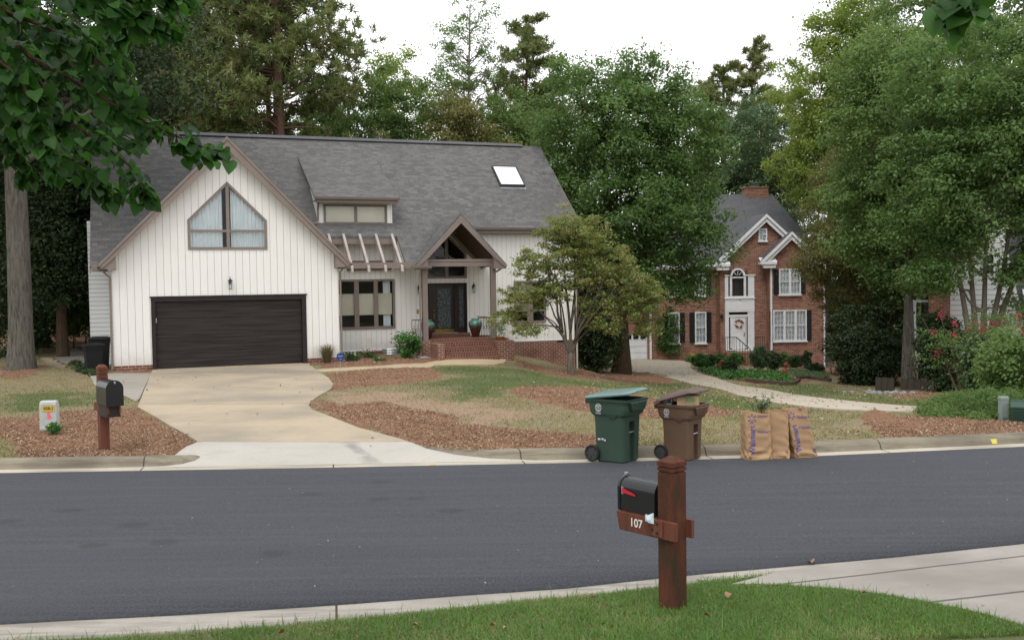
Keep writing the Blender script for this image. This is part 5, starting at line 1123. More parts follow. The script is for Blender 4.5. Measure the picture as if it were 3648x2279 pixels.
wwo = ww.build('window_well', METAL, None); wwo.location = g0; wwo.rotation_euler.z = .357; tag(wwo, 'corrugated metal window well against the white wall', 'window well')
g0 = onground(1500, 1278); rk_ = MB(); rk_.loft([[(.35*s_*math.cos(a)*(1+.15*math.sin(3*a)), .15*s_*math.sin(a), z) for a in np.linspace(0, 2*PI, 13)[:-1]] for z, s_ in ((-.05, 1), (.05, .95), (.1, .6))]); o_ = rk_.build('splash_stone', pm('grey_stone', (.3, .28, .25)), None); o_.location = g0; tag(o_, 'flat grey stone under the porch drain pipe', 'stone')
# black bins in the shade left of the garage
BB = MB().loft([rrect(a, b, z, .06) for z, a, b in ((0, .25, .22), (.8, .3, .27), (1., .34, .3), (1.03, .36, .31))]); 
tbn = thing('trash_bin', 'black wheeled bin in the shade left of the garage', 'trash bin', hl(-.45, 1.2, -.17), .3); BB.build('body', pm('black_bin', (.006, .006, .007), rough=.6), tbn, fix=True); MB().loft([rrect(a, b, z, .08) for z, a, b in ((1.031, .37, .32), (1.06, .36, .31), (1.1, .25, .2))]).build('lid', MATS['black_bin'], tbn, fix=True)
tb2 = copy_tree(tbn); tb2.location = hl(-.62, .1, -.17); tb2.rotation_euler.z = .6; tag(tb2, 'black bin nearest the garage corner, half behind the left mailbox'); tb2.scale = (.9, .9, .85)
for k, (px, py) in enumerate(((172, 1283), (186, 1292), (200, 1301), (214, 1309))):
    g0 = onground(px, py); o = MB().box(-.28, .28, -.09, .09, -.1, .09).build('landscape_timber', pm('pale_timber', (.3, .25, .17), (.22, .18, .12)), None, bevel=.015); o.location = g0; o.rotation_euler.z = -.3; tag(o, ['topmost', 'second highest', 'second lowest', 'lowest'][k]+' of four timber edging steps beside the big tree trunk', 'timber', 'timber steps by the path')
# ------------------------------------------------------------------ brick house garden
def rows(*a): return a
def z7b(x, y): return (2450+x/4.724, 1100+y/4.724)
g0 = onground(*z7b(345, 760)); LP = thing('lamp_post', 'black garden lamp post with glass lantern before the brick house', 'lamp post', g0)
MB().tube([(0, 0, -.1), (0, 0, 1.55)], [.05, .04], 8).build('pole', BLACK, LP); MB().lathe([(.05, 1.55), (.1, 1.6), (.04, 1.62)], 6).lathe([(.13, 1.9), (.02, 2.02), (.03, 2.06)], 6).build('lantern_frame', BLACK, LP); MB().lathe([(.08, 1.62), (.12, 1.9)], 6).build('lantern_glass', pm('milk_glass', (.7, .72, .75), rough=.2), LP)
TER = pm('terracotta', (.27, .1, .05), (.19, .07, .035), .8)
g0 = onground(*z7b(1630, 1110)); o = MB().lathe([(.1, 0), (.12, .05), (.2, .15), (.24, .4), (.12, .46), (.08, .52), (.1, .6), (.17, .7), (.18, .78), (.1, .88), (.12, .92), (.02, .93)], 14).build('terracotta_figure', TER, None, smooth=True); o.location = g0; o.scale = (.7, .7, .72); o.rotation_euler = (.12, .1, 0); tag(o, 'terracotta garden figure standing in the bed before the brick house', 'garden figure')
g0 = onground(*z7b(520, 1050)); o = MB().lathe([(.15, 0), (.25, .3), (.28, .3), (.28, .36), (.24, .36), (.22, .3)], 16).build('terracotta_pot', TER, None, smooth=True); o.location = (g0.x, g0.y, g0.z+.2); o.rotation_euler = (0, 1.2, .5); tag(o, 'terracotta pot lying on its side among the small shrubs', 'pot')
g0 = onground(2200+350/2.016, 600+1368/2.016); o = MB().lathe([(.22, 0), (.3, .3), (.34, .3), (.34, .38), (.28, .38), (.26, .3)], 16).build('terracotta_pot', TER, None, smooth=True); o.location = g0; tag(o, 'upright terracotta pot against the brick wall beside the driveway', 'pot')
TIM = pm('dark_timber', (.11, .075, .055), (.07, .05, .04))
def edging(pts, label):
    W_ = [onground(*z7b(*q)) for q in pts]; o = MB()
    for a, b in zip(W_[:-1], W_[1:]): o.bar(a+Vector((0, 0, .02)), b+Vector((0, 0, .02)), .16, .26)
    tag(o.build('bed_edging', TIM, None), label, 'edging')
edging([(1000, 1225), (1200, 1245), (1400, 1265), (1620, 1290), (1760, 1285), (1870, 1235)], 'dark timber edging round the front flower bed of the brick house'); edging([(1850, 1185), (2050, 1180), (2200, 1200), (2400, 1225)], 'dark timber edging running right from the flower bed corner')
fw = thing('picket_fence', 'weathered board fence low between trees at the right', 'fence', (0, 0, 0)); A_ = onground(3120, 1392); C2 = onground(3330, 1402)
for k in range(9):
    a = A_.lerp(C2, k/9); b = A_.lerp(C2, (k+.94)/9); 
    if k == 3: continue
    MB().box(0, (b-a).length, -.02, .02, -.3, .5+.03*math.sin(k*3)).build('fence_panel', pm('old_fence', (.06, .052, .038), (.035, .03, .022)), fw).matrix_local = Matrix.Translation(a) @ Matrix.Rotation(math.atan2(b.y-a.y, b.x-a.x), 4, 'Z')
g0 = onground(3155, 1402); sx = MB(); r_ = random.Random(4)
for k in range(40):
    x, y = r_.gauss(0, .5), r_.gauss(0, .25); s_ = r_.uniform(.05, .12); sx.loft([[(x+s_*q*math.cos(a), y+s_*q*math.sin(a), z*s_) for a in np.linspace(0, 2*PI, 7)[:-1]] for z, q in ((0, 1), (.6, .8), (.9, .4))])
o = sx.build('rock_pile', pm('pale_rock', (.27, .27, .28), (.18, .18, .19)), None); o.location = g0; tag(o, 'pile of pale stones under the trees right of the driveway', 'rocks', kind='stuff')
g0 = onground(3540, 1512); o = MB().add([(-.004, 0, 0), (.004, 0, 0), (.004, 0, .14), (-.004, 0, .14)], [(0, 1, 2, 3)]).prism([(-.05, 0, .04), (.0, 0, .04), (.0, 0, .14), (-.05, 0, .12)], (0, .003, 0)).build('marker_flag', pm('orange_plastic', (.8, .15, .05)), None); o.location = (g0.x-.55, g0.y+.5, g0.z); tag(o, 'tiny orange marker flag in the chips left of the service post', 'marker flag')

# ------------------------------------------------------------------ vegetation
def unit(v): return v/np.maximum(1e-9, np.linalg.norm(v, axis=-1, keepdims=True))
def leaf_quads(P, Nrm, size, rs, aspect=.55, droop=.0, fold=.12):
    n = len(P); A = unit(np.cross(Nrm, rs.normal(size=(n, 3)))); A = unit(A+np.array([0, 0, -droop])); Bv = unit(np.cross(Nrm, A)); s = size[:, None]
    up = Nrm*s*fold
    V = np.stack([P-A*s*.5, P+Bv*s*.5*aspect+up, P+A*s*.5, P-Bv*s*.5*aspect+up], 1).reshape(-1, 3)
    return V, np.arange(4*n).reshape(-1, 4)
def clump_leaves(C, R, per, size, rs, flat=.6, tint_c=None, out=None, aspect=.55, droop=.2, up=.7, shell=.0):
    n = len(C)*per; G = rs.normal(size=(n, 3))
    G = np.where(rs.rand(n, 1) < .74, unit(G)*rs.rand(n, 1)**.45*1.6, G*1.15)
    Cc = np.repeat(C, per, 0); Rr = np.repeat(R, per)[:, None]
    P = Cc+G*Rr*.55*np.array([1, 1, flat])
    o = unit(G*np.array([1, 1, 1.2])); Nrm = unit(o*.7+np.array([0, 0, up])+rs.normal(size=(n, 3))*.55)
    sz = size*rs.uniform(.7, 1.3, n); V, F = leaf_quads(P, Nrm, sz, rs, aspect, droop)
    t = np.clip(np.repeat(tint_c, per)*.65+rs.rand(n)*.35, 0, 1); return V, F, t
def ell_clumps(ells, n, rs, rough=.22, fill=.5):
    w = np.array([(e[3]*e[4]+e[4]*e[5]+e[3]*e[5]) for e in ells]); k = rs.choice(len(ells), n, p=w/w.sum()); E_ = np.array(ells)[k]
    U = unit(rs.normal(size=(n, 3))); ph = rs.rand(6)*6
    bump = 1+rough*(np.sin(U[:, 0]*4+ph[0])*np.cos(U[:, 2]*5+ph[1])+.6*np.sin(U[:, 1]*7+ph[2]+U[:, 2]*4)+.5*rs.normal(size=n)*.5)
    r = (fill+(1-fill)*rs.rand(n)**.45)*bump
    return E_[:, :3]+U*E_[:, 3:6]*r[:, None], k
BARKS = {'grey': ((.17, .145, .115), (.085, .07, .055)), 'brown': ((.11, .075, .05), (.05, .035, .025)), 'pine': ((.2, .12, .085), (.1, .06, .045)), 'pale': ((.32, .3, .26), (.2, .18, .15)), 'oak': ((.17, .155, .13), (.055, .049, .041))}
def bark(k):
    nm = k+'_bark'
    if nm in MATS: return MATS[nm]
    m, nt, p, o = newmat(nm); g = N(nt); v = g.mapping(g.co(), (6, 6, .8)); a = g.noise(v, 2.6, 6, .75); b = g.noise(g.co(), .7, 3)
    c1, c2 = BARKS[k]; col = g.ramp(a, [(.35, c2), (.6, c1)]); col = g.mix(g.step(b, .5, .7), col, tuple(x*.7 for x in c1)); g.l(col, p.inputs['Base Color']); p.inputs['Roughness'].default_value = .95; p.inputs['Specular IOR Level'].default_value = .1; g.bump(a, 1., .06, p); return m
def limb_pts(a, b, rs, wob=.08, sag=0., n=5):
    a = np.array(a, float); b = np.array(b, float); L = np.linalg.norm(b-a); out = []
    for i in range(n+1):
        t = i/n; p = a*(1-t)+b*t; p = p+rs.normal(size=3)*L*wob*math.sin(PI*t)*.5; p[2] += -sag*L*math.sin(PI*t)+0; out.append(p)
    return out
def tree(name, label, base, height, tr, ells, ncl, rcl, per, leaf, mat, bk='grey', seed=0, limbs=26, trunk=None, group=None, cat='tree', flat=.6, droop=.25, aspect=.55, rough=.22, fill=.45, up=.7, fork=.35, trunk_top=None, lean=(0, 0), tilt=1.):
    rs = np.random.RandomState(seed); root = thing(name, label, cat, base, 0, group)
    C, k = ell_clumps(ells, ncl, rs, rough, fill); R = rcl*rs.uniform(.6, 1.35, ncl)
    zc = (C[:, 2]-C[:, 2].min())/(np.ptp(C[:, 2])+1e-6); tc = np.clip(rs.rand(ncl), 0, 1)
    V, F, t = clump_leaves(C, R, per, leaf, rs, flat, tc, aspect=aspect, droop=droop, up=up)
    npmesh('crown', V, F, mat, root, t)
    mb = MB(); tt = trunk_top or height*.8
    if tr > 0:
        stems = trunk or [[(0, 0, -.3), (0, 0, 0), (lean[0]*.3, lean[1]*.3, tt*.33), (lean[0]*.6+rs.normal()*.1, lean[1]*.6, tt*.66), (lean[0], lean[1], tt)]]
        for st_ in stems:
            n = len(st_); rr = [tr*(1.25 if i == 0 else 1.25 if i == 1 else 1-.8*(i/(n-1))) for i in range(n)]
            if isinstance(st_[0][0], (list, tuple)): st_, rr = st_
            mb.tube(st_, rr, 12)
        order = rs.permutation(ncl)[:limbs]
        for i in order:
            st_ = stems[rs.randint(len(stems))]; st_ = st_[0] if isinstance(st_[0][0], (list, tuple)) else st_
            P = np.array(st_); zt = min(max(C[i][2]-rs.uniform(.25, .6)*np.linalg.norm(C[i][:2]-P[-1][:2])-.5, tt*fork), tt*.97)
            j = np.searchsorted(P[:, 2], zt); j = min(max(j, 1), len(P)-1); f_ = (zt-P[j-1][2])/max(1e-6, P[j][2]-P[j-1][2]); a = P[j-1]*(1-f_)+P[j]*f_
            r0 = max(tr*(.42-.25*zt/tt), .02); pts = limb_pts(a, C[i], rs, .1, .05); mb.tube(pts, list(np.linspace(r0, r0*.2, len(pts))), 6, False)
        mb.build('trunk', bark(bk), root, smooth=True)
    return root
def pine(name, label, base, height, tr, z0, spread, nbr, seed, mat, top=1., group=None, dens=1., bk='pine', lean=0):
    rs = np.random.RandomState(seed); root = thing(name, label, 'tree', base, 0, group); mb = MB()
    T_ = [(0, 0, -.3), (0, 0, 0), (lean*.3+.1*rs.normal(), .1*rs.normal(), height*.35), (lean*.6+.12*rs.normal(), .1*rs.normal(), height*.7), (lean, 0, height)]
    mb.tube(T_, [tr*1.15, tr*1.1, tr*.9, tr*.6, tr*.08], 10); C = []; D = []
    for i in range(nbr):
        t = (i+rs.rand())/nbr; z = z0+(height*.99-z0)*t; L = spread*(1-.75*t**1.6)*rs.uniform(.45, 1.15); a = rs.rand()*2*PI
        x0 = np.interp(z, [p[2] for p in T_[1:]], [p[0] for p in T_[1:]]); y0 = np.interp(z, [p[2] for p in T_[1:]], [p[1] for p in T_[1:]])
        e = np.array([x0+L*math.cos(a), y0+L*math.sin(a), z+L*rs.uniform(-.15, .35)]); pts = limb_pts((x0, y0, z), e, rs, .12, -.04); mb.tube(pts, list(np.linspace(max(.02, tr*.22*(1-t*.6)), .012, len(pts))), 5, False)
        pts = np.array(pts)
        for q in range(int(3+L*2.2*dens)):
            u = rs.uniform(.35, 1.05); j = min(int(u*5), 4); f_ = u*5-j; c = pts[j]*(1-f_)+pts[j+1]*f_; C.append(c+rs.normal(size=3)*L*.13*np.array([1, 1, .5])+np.array([0, 0, .05])); D.append(unit((e-pts[0])[None])[0])
    C = np.array(C); per = 34; n = len(C)*per; Cc = np.repeat(C, per, 0); dirs = unit(rs.normal(size=(n, 3))+np.array([0, 0, .45])); ln = rs.uniform(.2, .36, n)[:, None]; wd = .028
    A = Cc+dirs*.03+rs.normal(size=(n, 3))*.05; Bp = A+dirs*ln; sd = unit(np.cross(dirs, rs.normal(size=(n, 3))))*wd
    V = np.stack([A-sd, A+sd, Bp+sd*.5, Bp-sd*.5], 1).reshape(-1, 3); tc = np.repeat(rs.rand(len(C)), per)*.65+rs.rand(n)*.35
    npmesh('crown', V, np.arange(4*n).reshape(-1, 4), mat, root, tc); mb.build('trunk', bark(bk), root, smooth=True); return root
LM = leafmat('maple_green_leaf', (.058, .112, .034), (.108, .192, .056), (.178, .275, .092), .42)
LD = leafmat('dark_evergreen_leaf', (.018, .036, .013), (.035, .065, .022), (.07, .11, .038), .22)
LY = leafmat('yellow_green_leaf', (.12, .18, .035), (.21, .29, .06), (.31, .38, .1), .45)
LG = leafmat('mid_green_leaf', (.07, .125, .034), (.125, .205, .06), (.195, .285, .095), .42)
LO = leafmat('olive_leaf', (.11, .11, .036), (.17, .17, .057), (.24, .23, .085), .4)
LB = leafmat('bluish_leaf', (.06, .11, .055), (.11, .18, .09), (.16, .24, .13), .4)
LP_ = leafmat('pine_needle', (.075, .12, .035), (.14, .19, .06), (.24, .22, .085), .3)
LDW = leafmat('dogwood_leaf', (.13, .18, .05), (.21, .27, .08), (.32, .28, .12), .42)
LR = leafmat('bright_shrub_leaf', (.03, .1, .02), (.06, .17, .035), (.11, .24, .06), .3)
LRB = leafmat('redbud_leaf', (.012, .04, .008), (.025, .08, .014), (.06, .16, .03), .5, .45, .22)
def gp(px, d):
    """ground point straight below image column px at forward distance d"""
    X = at(px, 1000, d).x; return Vector((X, d, gz(X, d)-.05))
def ztop(py, d, px=1824): return at(px, py, d).z

# --- named trees of the photograph
b0 = gp(2210, 47); m_ = 47/3600
tree('maple_tree', 'big mid-green maple between the white house and the brick house', b0, 13, .42, [(-.6, 0, 9.6, 3.7, 3.4, 5.4), (-.2, 0, 7.4, 4.2, 3.8, 3.4), (1.9, 0, 6.8, 3.4, 3, 2.8), (-2.2, 0, 11.8, 1.9, 2, 2.7), (1.0, 0, 12.4, 2.4, 2.2, 3.0), (2.9, 0, 10.6, 2.0, 2, 2.8), (2.8, -.6, 4.7, 1.6, 1.5, 1.2)], 760, .8, 130, .17, LM, 'brown', 11, 40, trunk_top=9.5, rough=.16, fill=.3, trunk=[[(0, 0, -.3), (0, 0, 0), (.1, 0, 1.6), (.05, 0, 4), (-.4, 0, 7), (-.9, 0, 10.5)]])
# dogwood in front of the white house
b0 = onground(2035, 1338); b0.z -= .08
dwt = []
rs = np.random.RandomState(5)
for (x, z, r) in ((-1.5, 2.9, .034), (-.9, 4.2, .036), (-.2, 5.0, .04), (.5, 4.7, .04), (1.3, 3.9, .036), (1.9, 2.4, .03), (-1.7, 2.0, .026), (.9, 2.7, .03), (-1.1, 2.4, .026), (.2, 3.2, .03), (1.6, 3.4, .026), (-.5, 3.6, .03), (.9, 4.3, .03), (-1.3, 3.4, .026), (2.1, 2.9, .024), (.3, 4.4, .03), (-.7, 4.6, .028)):
    y = rs.normal()*.8; fx_ = -.42 if x < -.3 else (.38 if x > .4 else -.02); fz_ = rs.uniform(1.15, 1.9); q_ = (fz_-.85)/1.05; dwt.append(([(fx_*q_*.9, 0, fz_), (fx_*q_*.9+(x-fx_)*.22, y*.2, fz_+(z-fz_)*.22), (x*.55, y*.5, fz_+(z-fz_)*.5), (x*.8, y*.8, fz_+(z-fz_)*.75), (x, y, z)], [r*1.5, r*1.1, r*.8, r*.5, r*.2]))
dwt.append(([(.03, 0, -.3), (0, 0, .1), (-.03, 0, .5), (.0, 0, .9)], [.17, .14, .11, .095]))
for fx_ in (-.42, .38, -.02): dwt.append(([(0, 0, .8), (fx_*.3, 0, 1.1), (fx_*.75, 0, 1.6), (fx_, 0, 2.1)], [.075, .062, .05, .036]))
dwe = [(-1.7, 0, 2.9, 1.0, 1, .5), (-1.2, 0, 4.0, .9, 1, .55), (-.3, 0, 5.2, 1.0, 1, .85), (.55, 0, 5.0, 1.0, 1, .8), (-.1, 0, 4.3, 1.2, 1, .6), (1.4, 0, 4.1, 1.0, 1, .7), (1.9, 0, 3.3, 1.0, 1, .6), (2.3, 0, 2.5, 1.0, 1, .55), (-1.6, -.3, 1.75, .75, .7, .22), (.9, 0, 2.6, .9, .8, .5), (2.6, 0, 1.75, .6, .7, .4), (-.6, 0, 3.1, .9, .9, .5), (-2.3, 0, 2.2, .7, .7, .35), (1.2, -.2, 1.9, .8, .6, .35), (2.7, 0, 3.0, .7, .7, .4), (.4, 0, 3.5, 1.1, .9, .5)]
tree('dogwood_tree', 'small spreading dogwood with yellowing green leaves before the white house corner', b0, 4.5, .14, dwe, 860, .24, 44, .1, LDW, 'grey', 5, 0, trunk=dwt, flat=.5, droop=.35, rough=.1, fill=.1, aspect=.5, up=1.1)
# many-stemmed right foreground maple
b0 = gp(3490, 33)
st_ = [[(x0, 0, -.3), (x0, 0, 0), (x0*1.2, 0, 1.8), (x0+dx*.5, .1, 4), (x0+dx, .2, 7.5)] for x0, dx in ((-.25, -.75), (-.08, -.3), (.1, .25), (.25, 1.1), (.3, 1.9))]
tree('maple_tree', 'tall several-stemmed maple at the right edge, green leaves over grey trunks', b0, 11, .17, [(-.6, 0, 8.2, 2.6, 2.6, 2.2), (.9, 0, 7.0, 2.6, 2.6, 2.0), (-1.9, 0, 6.4, 1.4, 1.8, 1.4), (1.9, 0, 9.3, 2.6, 2.6, 2), (0, 0, 10.5, 2.8, 2.6, 2), (2.2, 0, 5.2, 1.1, 1.3, 1.1), (-.9, 0, 5.3, .8, 1, .5), (-1.6, -.3, 4.0, .9, .8, .4), (.6, -.5, 4.2, 1.3, .6, .5), (2.4, -.2, 6.6, 1.5, 1.3, 1.3), (1.6, -.4, 2.9, .9, .5, .5)], 560, .6, 150, .135, LM, 'grey', 21, 40, trunk=st_, trunk_top=8, rough=.15, fill=.3)
b0 = gp(3237, 38)
tree('sweetgum_tree', 'tall straight-trunked green tree right of the brick house', b0, 14, .24, [(-.6, 0, 9.8, 2.6, 2.4, 3.0), (.9, 0, 7.6, 2.0, 2, 1.7), (-1.4, 0, 7.4, 1.7, 1.8, 1.6), (.3, -.5, 4.1, 1.1, 1, .5), (-.8, 0, 12.2, 1.9, 2, 1.6), (1.4, -.6, 5.6, 1.4, 1.2, .9), (-1.8, -.4, 5.6, 1.3, 1.2, .8)], 600, .6, 130, .135, LG, 'oak', 31, 34, trunk_top=11, rough=.16, fill=.3)
b0 = gp(3045, 50)
tree('willow_oak', 'narrow brownish-olive tree leaning over the right end of the brick house', b0, 13, .3, [(0, 0, 9.0, 2.1, 2, 3.0), (-.5, 0, 6.0, 2.3, 2, 2.4), (.7, 0, 4.6, 2.0, 2, 2.2), (-1.6, -.5, 5.8, 1.3, 1.3, 1.1), (.2, 0, 11.4, 1.3, 1.4, 1.3)], 520, .6, 120, .13, LO, 'grey', 41, 46, trunk_top=10.5, rough=.15, fill=.25, aspect=.35, droop=.7)
b0 = gp(2950, 64)
tree('poplar_tree', 'tall bright yellow-green tree rising behind the brick house', b0, 18, .3, [(0, -2, 16.4, 3.6, 3.0, 4.4), (-1.2, -2, 12.2, 2.4, 2.5, 2.8), (2.4, -2, 13.6, 2.7, 2.5, 3), (.5, -2, 20, 2.2, 2, 2.6)], 600, .75, 90, .2, LY, 'pale', 51, 46, trunk_top=16, rough=.2, fill=.35)
b0 = gp(2700, 70)
tree('tulip_tree', 'bluish-green broadleaf tree directly behind the brick house chimney', b0, 14, .25, [(0, 0, 14.3, 2.7, 2.6, 4.2), (-1.3, 0, 11.0, 2.3, 2.2, 3.2), (1.6, 0, 11.2, 2.5, 2.2, 3.6)], 330, .75, 90, .2, LB, 'grey', 61, 30, trunk_top=11, rough=.2, fill=.35)
pine('pine_tree', 'tall pine with a bare straight trunk behind the brick house roof', gp(2583, 74), 21.2, .33, 11, 4.2, 70, 71, LP_, dens=2., bk='brown')
pine('pine_tree', 'dark pine just right of the bare-trunked pine, behind the brick house', gp(2690, 78), 24.3, .3, 12, 3.8, 60, 72, LP_, dens=2., bk='brown')
for k, (px, d, h, hw, mt, lab) in enumerate(((3110, 63, 27.5, 3.6, LM, 'very tall green tree at the top edge, just right of the yellow-green one'), (3300, 58, 27, 4.4, LG, 'tall leafy tree filling the upper right, left of the edge trees'), (3450, 55, 26, 4.6, LM, 'tall green tree at the top right behind the several-stemmed maple'), (3640, 50, 24, 4.6, LG, 'dense green tree cut off by the top right corner'), (3300, 46, 15, 3.2, LM, 'middle-height green tree behind the straight-trunked one'), (3150, 62, 14, 2.6, LG, 'green tree between the olive tree and the tall right-hand trees'))):
    b0 = gp(px, d); tree('hardwood_tree', lab, b0, h, .3, [(0, 0, h*.72, hw*.8, hw*.8, h*.24), (-hw*.4, 0, h*.5, hw*.65, hw*.7, h*.17), (hw*.45, 0, h*.52, hw*.6, hw*.7, h*.18), (0, 0, h*.36, hw*.7, hw*.7, h*.12)], 420, .85, 95, .19, mt, 'grey', 80+k, 40, trunk_top=h*.85, rough=.2, fill=.35)
# left side
b0 = onground(75, 1318); b0.z -= .1
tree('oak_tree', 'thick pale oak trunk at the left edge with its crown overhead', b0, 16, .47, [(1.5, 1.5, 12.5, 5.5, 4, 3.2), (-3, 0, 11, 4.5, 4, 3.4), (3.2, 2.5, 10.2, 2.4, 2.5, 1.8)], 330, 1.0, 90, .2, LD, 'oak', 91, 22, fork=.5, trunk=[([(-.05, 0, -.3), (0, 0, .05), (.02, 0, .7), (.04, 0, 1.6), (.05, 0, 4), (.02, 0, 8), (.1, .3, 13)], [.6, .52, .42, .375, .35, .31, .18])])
for k, (px, d, h, hw, mt, zb, lab) in enumerate(((215, 38.5, 11.5, 1.9, LD, 2.2, 'slim dark evergreen added between the oak trunk and the garage corner to shade the siding'), (150, 44, 13, 3.2, LD, .8, 'dark evergreen tree in the gloom behind the left oak trunk'), (360, 47.5, 14.5, 2.9, LD, 3.0, 'dark evergreen tree overlapping the left end of the roof'), (-40, 40, 13, 3, LD, .6, 'dark evergreen tree at the far left edge'), (262, 52, 16, 3.4, LD, 1.0, 'taller dark evergreen behind the left corner of the white house'))):  # first evergreen is added to shade the siding left of the garage
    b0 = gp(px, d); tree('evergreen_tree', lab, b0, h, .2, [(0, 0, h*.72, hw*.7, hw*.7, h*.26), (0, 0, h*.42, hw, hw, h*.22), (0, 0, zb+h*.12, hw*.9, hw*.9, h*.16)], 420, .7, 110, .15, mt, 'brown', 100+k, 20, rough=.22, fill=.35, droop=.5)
for k, (px, d, h) in enumerate(((255, 43, 2.2), (300, 45, 3.0), (225, 47, 2.6))):
    b0 = gp(px, d); tree('sapling', ['low leafy sapling right of the oak trunk, beside the path', 'taller lit-green sapling by the siding left of the garage', 'thin sapling deep in the shade behind the garden path'][k], b0, h, .03, [(0, 0, h*.6, h*.3, h*.3, h*.38)], 60, .35, 60, .12, LG, 'brown', 110+k, 8, cat='sapling')
# behind the white house
pine('pine_tree', 'huge reddish-trunked pine behind the left part of the white house roof', gp(1010, 52), 25, .33, 10.6, 5.2, 120, 121, LP_, dens=1.9)
pine('pine_tree', 'slimmer pine trunk standing just left of the huge reddish pine', gp(972, 55), 24, .17, 13, 3.8, 54, 122, LP_, dens=1.6)
pine('pine_tree', 'pine rising above the garage gable, left of the double-trunked pair', gp(712, 58), 24, .26, 9.5, 4.6, 90, 123, LP_, dens=1.8, bk='brown')
pine('pine_tree', 'dark pine above the roof between the evergreens and the garage gable', gp(610, 62), 25, .24, 9, 4.8, 90, 124, LP_, dens=1.8, bk='brown')
pine('pine_tree', 'thin pine above the ridge, just left of the huge reddish pine', gp(826, 60), 22, .13, 9, 3.0, 50, 125, LP_, dens=1.6, bk='brown')
b0 = gp(1690, 58)
tree('sparse_tree', 'tall thin-leaved pale-limbed tree reaching the sky above the dormer and porch', b0, 20.5, .19, [(0, 0, 16.4, 2.8, 2.4, 4.6), (-1.6, 0, 10.6, 2.0, 2, 2.2), (1.6, 0, 10.4, 2.0, 2, 2.2)], 260, .5, 60, .13, LG, 'pale', 131, 120, trunk_top=19.8, rough=.25, fill=.2)
pine('pine_tree', 'bushy-topped pine leaning right beside the tall thin-leaved tree', gp(1840, 62), 20.6, .2, 12, 3.9, 56, 132, LP_, dens=2., bk='brown', lean=1.)
for k, (px, d, h, hw, mt, lab) in enumerate(((1330, 60, 15.3, 3.2, LG, 'round green tree behind the ridge, just right of the huge pine'), (1450, 66, 17.6, 2.8, LY, 'yellowish-green tree behind the ridge above the dormer'), (1570, 62, 16.0, 3.0, LG, 'green tree behind the ridge above the porch gable'), (1680, 54, 12.4, 2.9, LO, 'dark olive bushy tree right behind the ridge'), (1820, 57, 13.8, 2.8, LG, 'green tree behind the ridge above the skylight'), (1215, 64, 15.0, 3.0, LM, 'low green tree behind the ridge right of the pine trunks'), (1110, 68, 14.8, 3.2, LG, 'green tree filling the gap right of the reddish pine trunk'), (900, 66, 14.5, 3.4, LM, 'low green tree behind the ridge above the gable peak'), (780, 70, 16.5, 3.4, LG, 'green tree between the pines above the garage gable'), (660, 66, 16, 3.6, LM, 'low leafy tree behind the ridge, left of the gable peak'), (500, 56, 15, 3.8, LD, 'tall dark tree at the upper left behind the roof end'), (1960, 66, 15.2, 3.2, LM, 'green tree right of the roof end, behind the big maple'), (1900, 74, 18.2, 3.0, LG, 'taller green tree right of the leaning pine, left of the big maple'), (2450, 82, 19.5, 3.6, LM, 'green tree behind the left side of the brick house roof'), (2820, 84, 21.5, 3.4, LG, 'green tree behind the gap right of the brick chimney'), (380, 60, 19, 4.2, LD, 'very tall dark tree in the upper left corner'), (130, 58, 18, 4.5, LD, 'broad dark tree behind the left edge'))):
    h = h*1.1; b0 = gp(px, d); tree('hardwood_tree', lab, b0, h, .2, [(0, 0, h*.72, hw*.85, hw*.8, h*.25), (-hw*.3, 0, h*.52, hw*.95, hw*.8, h*.2), (hw*.3, 0, h*.5, hw*.95, hw*.8, h*.2), (0, 0, h*.34, hw*1.05, hw*.9, h*.14), (hw*.3*(-1)**k, 0, h*.86, hw*.45, hw*.45, h*.13)], 400, .72, 95, .19, mt, 'grey', 140+k, 30, trunk_top=h*.85, rough=.22, fill=.35)
# dark hollies and small trees between things
for k, (px, d, h, hw, mt, lab) in enumerate(((3050, 53, 5.2, 1.6, LD, 'big dark rounded shrub against the right end of the brick house'), (3120, 46, 4.0, 1.7, LD, 'dark rounded shrub between the brick house and the straight tree'), (3090, 43, 2.4, 1.3, LD, 'low dark shrub under the olive tree'), (2110, 46, 4.2, 1.1, LD, 'dark glossy small tree just right of the white house corner'), (3370, 35, 2.6, .8, LD, 'dark bush against the brick chimney of the sided house'), (2370, 62, 3.2, .8, LM, 'leafy shrub by the brick house garage door'))):
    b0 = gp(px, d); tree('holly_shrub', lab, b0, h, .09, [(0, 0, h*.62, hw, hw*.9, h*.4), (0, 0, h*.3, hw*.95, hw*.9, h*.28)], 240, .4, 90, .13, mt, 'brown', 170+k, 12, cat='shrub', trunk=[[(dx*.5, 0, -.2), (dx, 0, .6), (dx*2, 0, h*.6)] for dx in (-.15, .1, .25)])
def shrub(label, px, py, w, h, mat, seed, leaf=.07, name='shrub', per=70, n=None, stem=True, d=None, flat=.8, dens=1.):
    b0 = onground(px, py) if d is None else gp(px, d); n = n or int(60*dens)
    return tree(name, label, b0, h, .02, [(0, 0, h*.55, w/2*.85, w/2*.8, h*.42)], n, min(w, h)*.2, per, leaf, mat, 'brown', seed, 6 if stem else 0, cat='shrub', flat=flat, rough=.12, fill=.5, trunk=[[(dx, 0, -.1), (dx, 0, .05), (dx*2, 0, h*.6)] for dx in (-.06, .03, .1)])
k_ = 62/3600/4.724
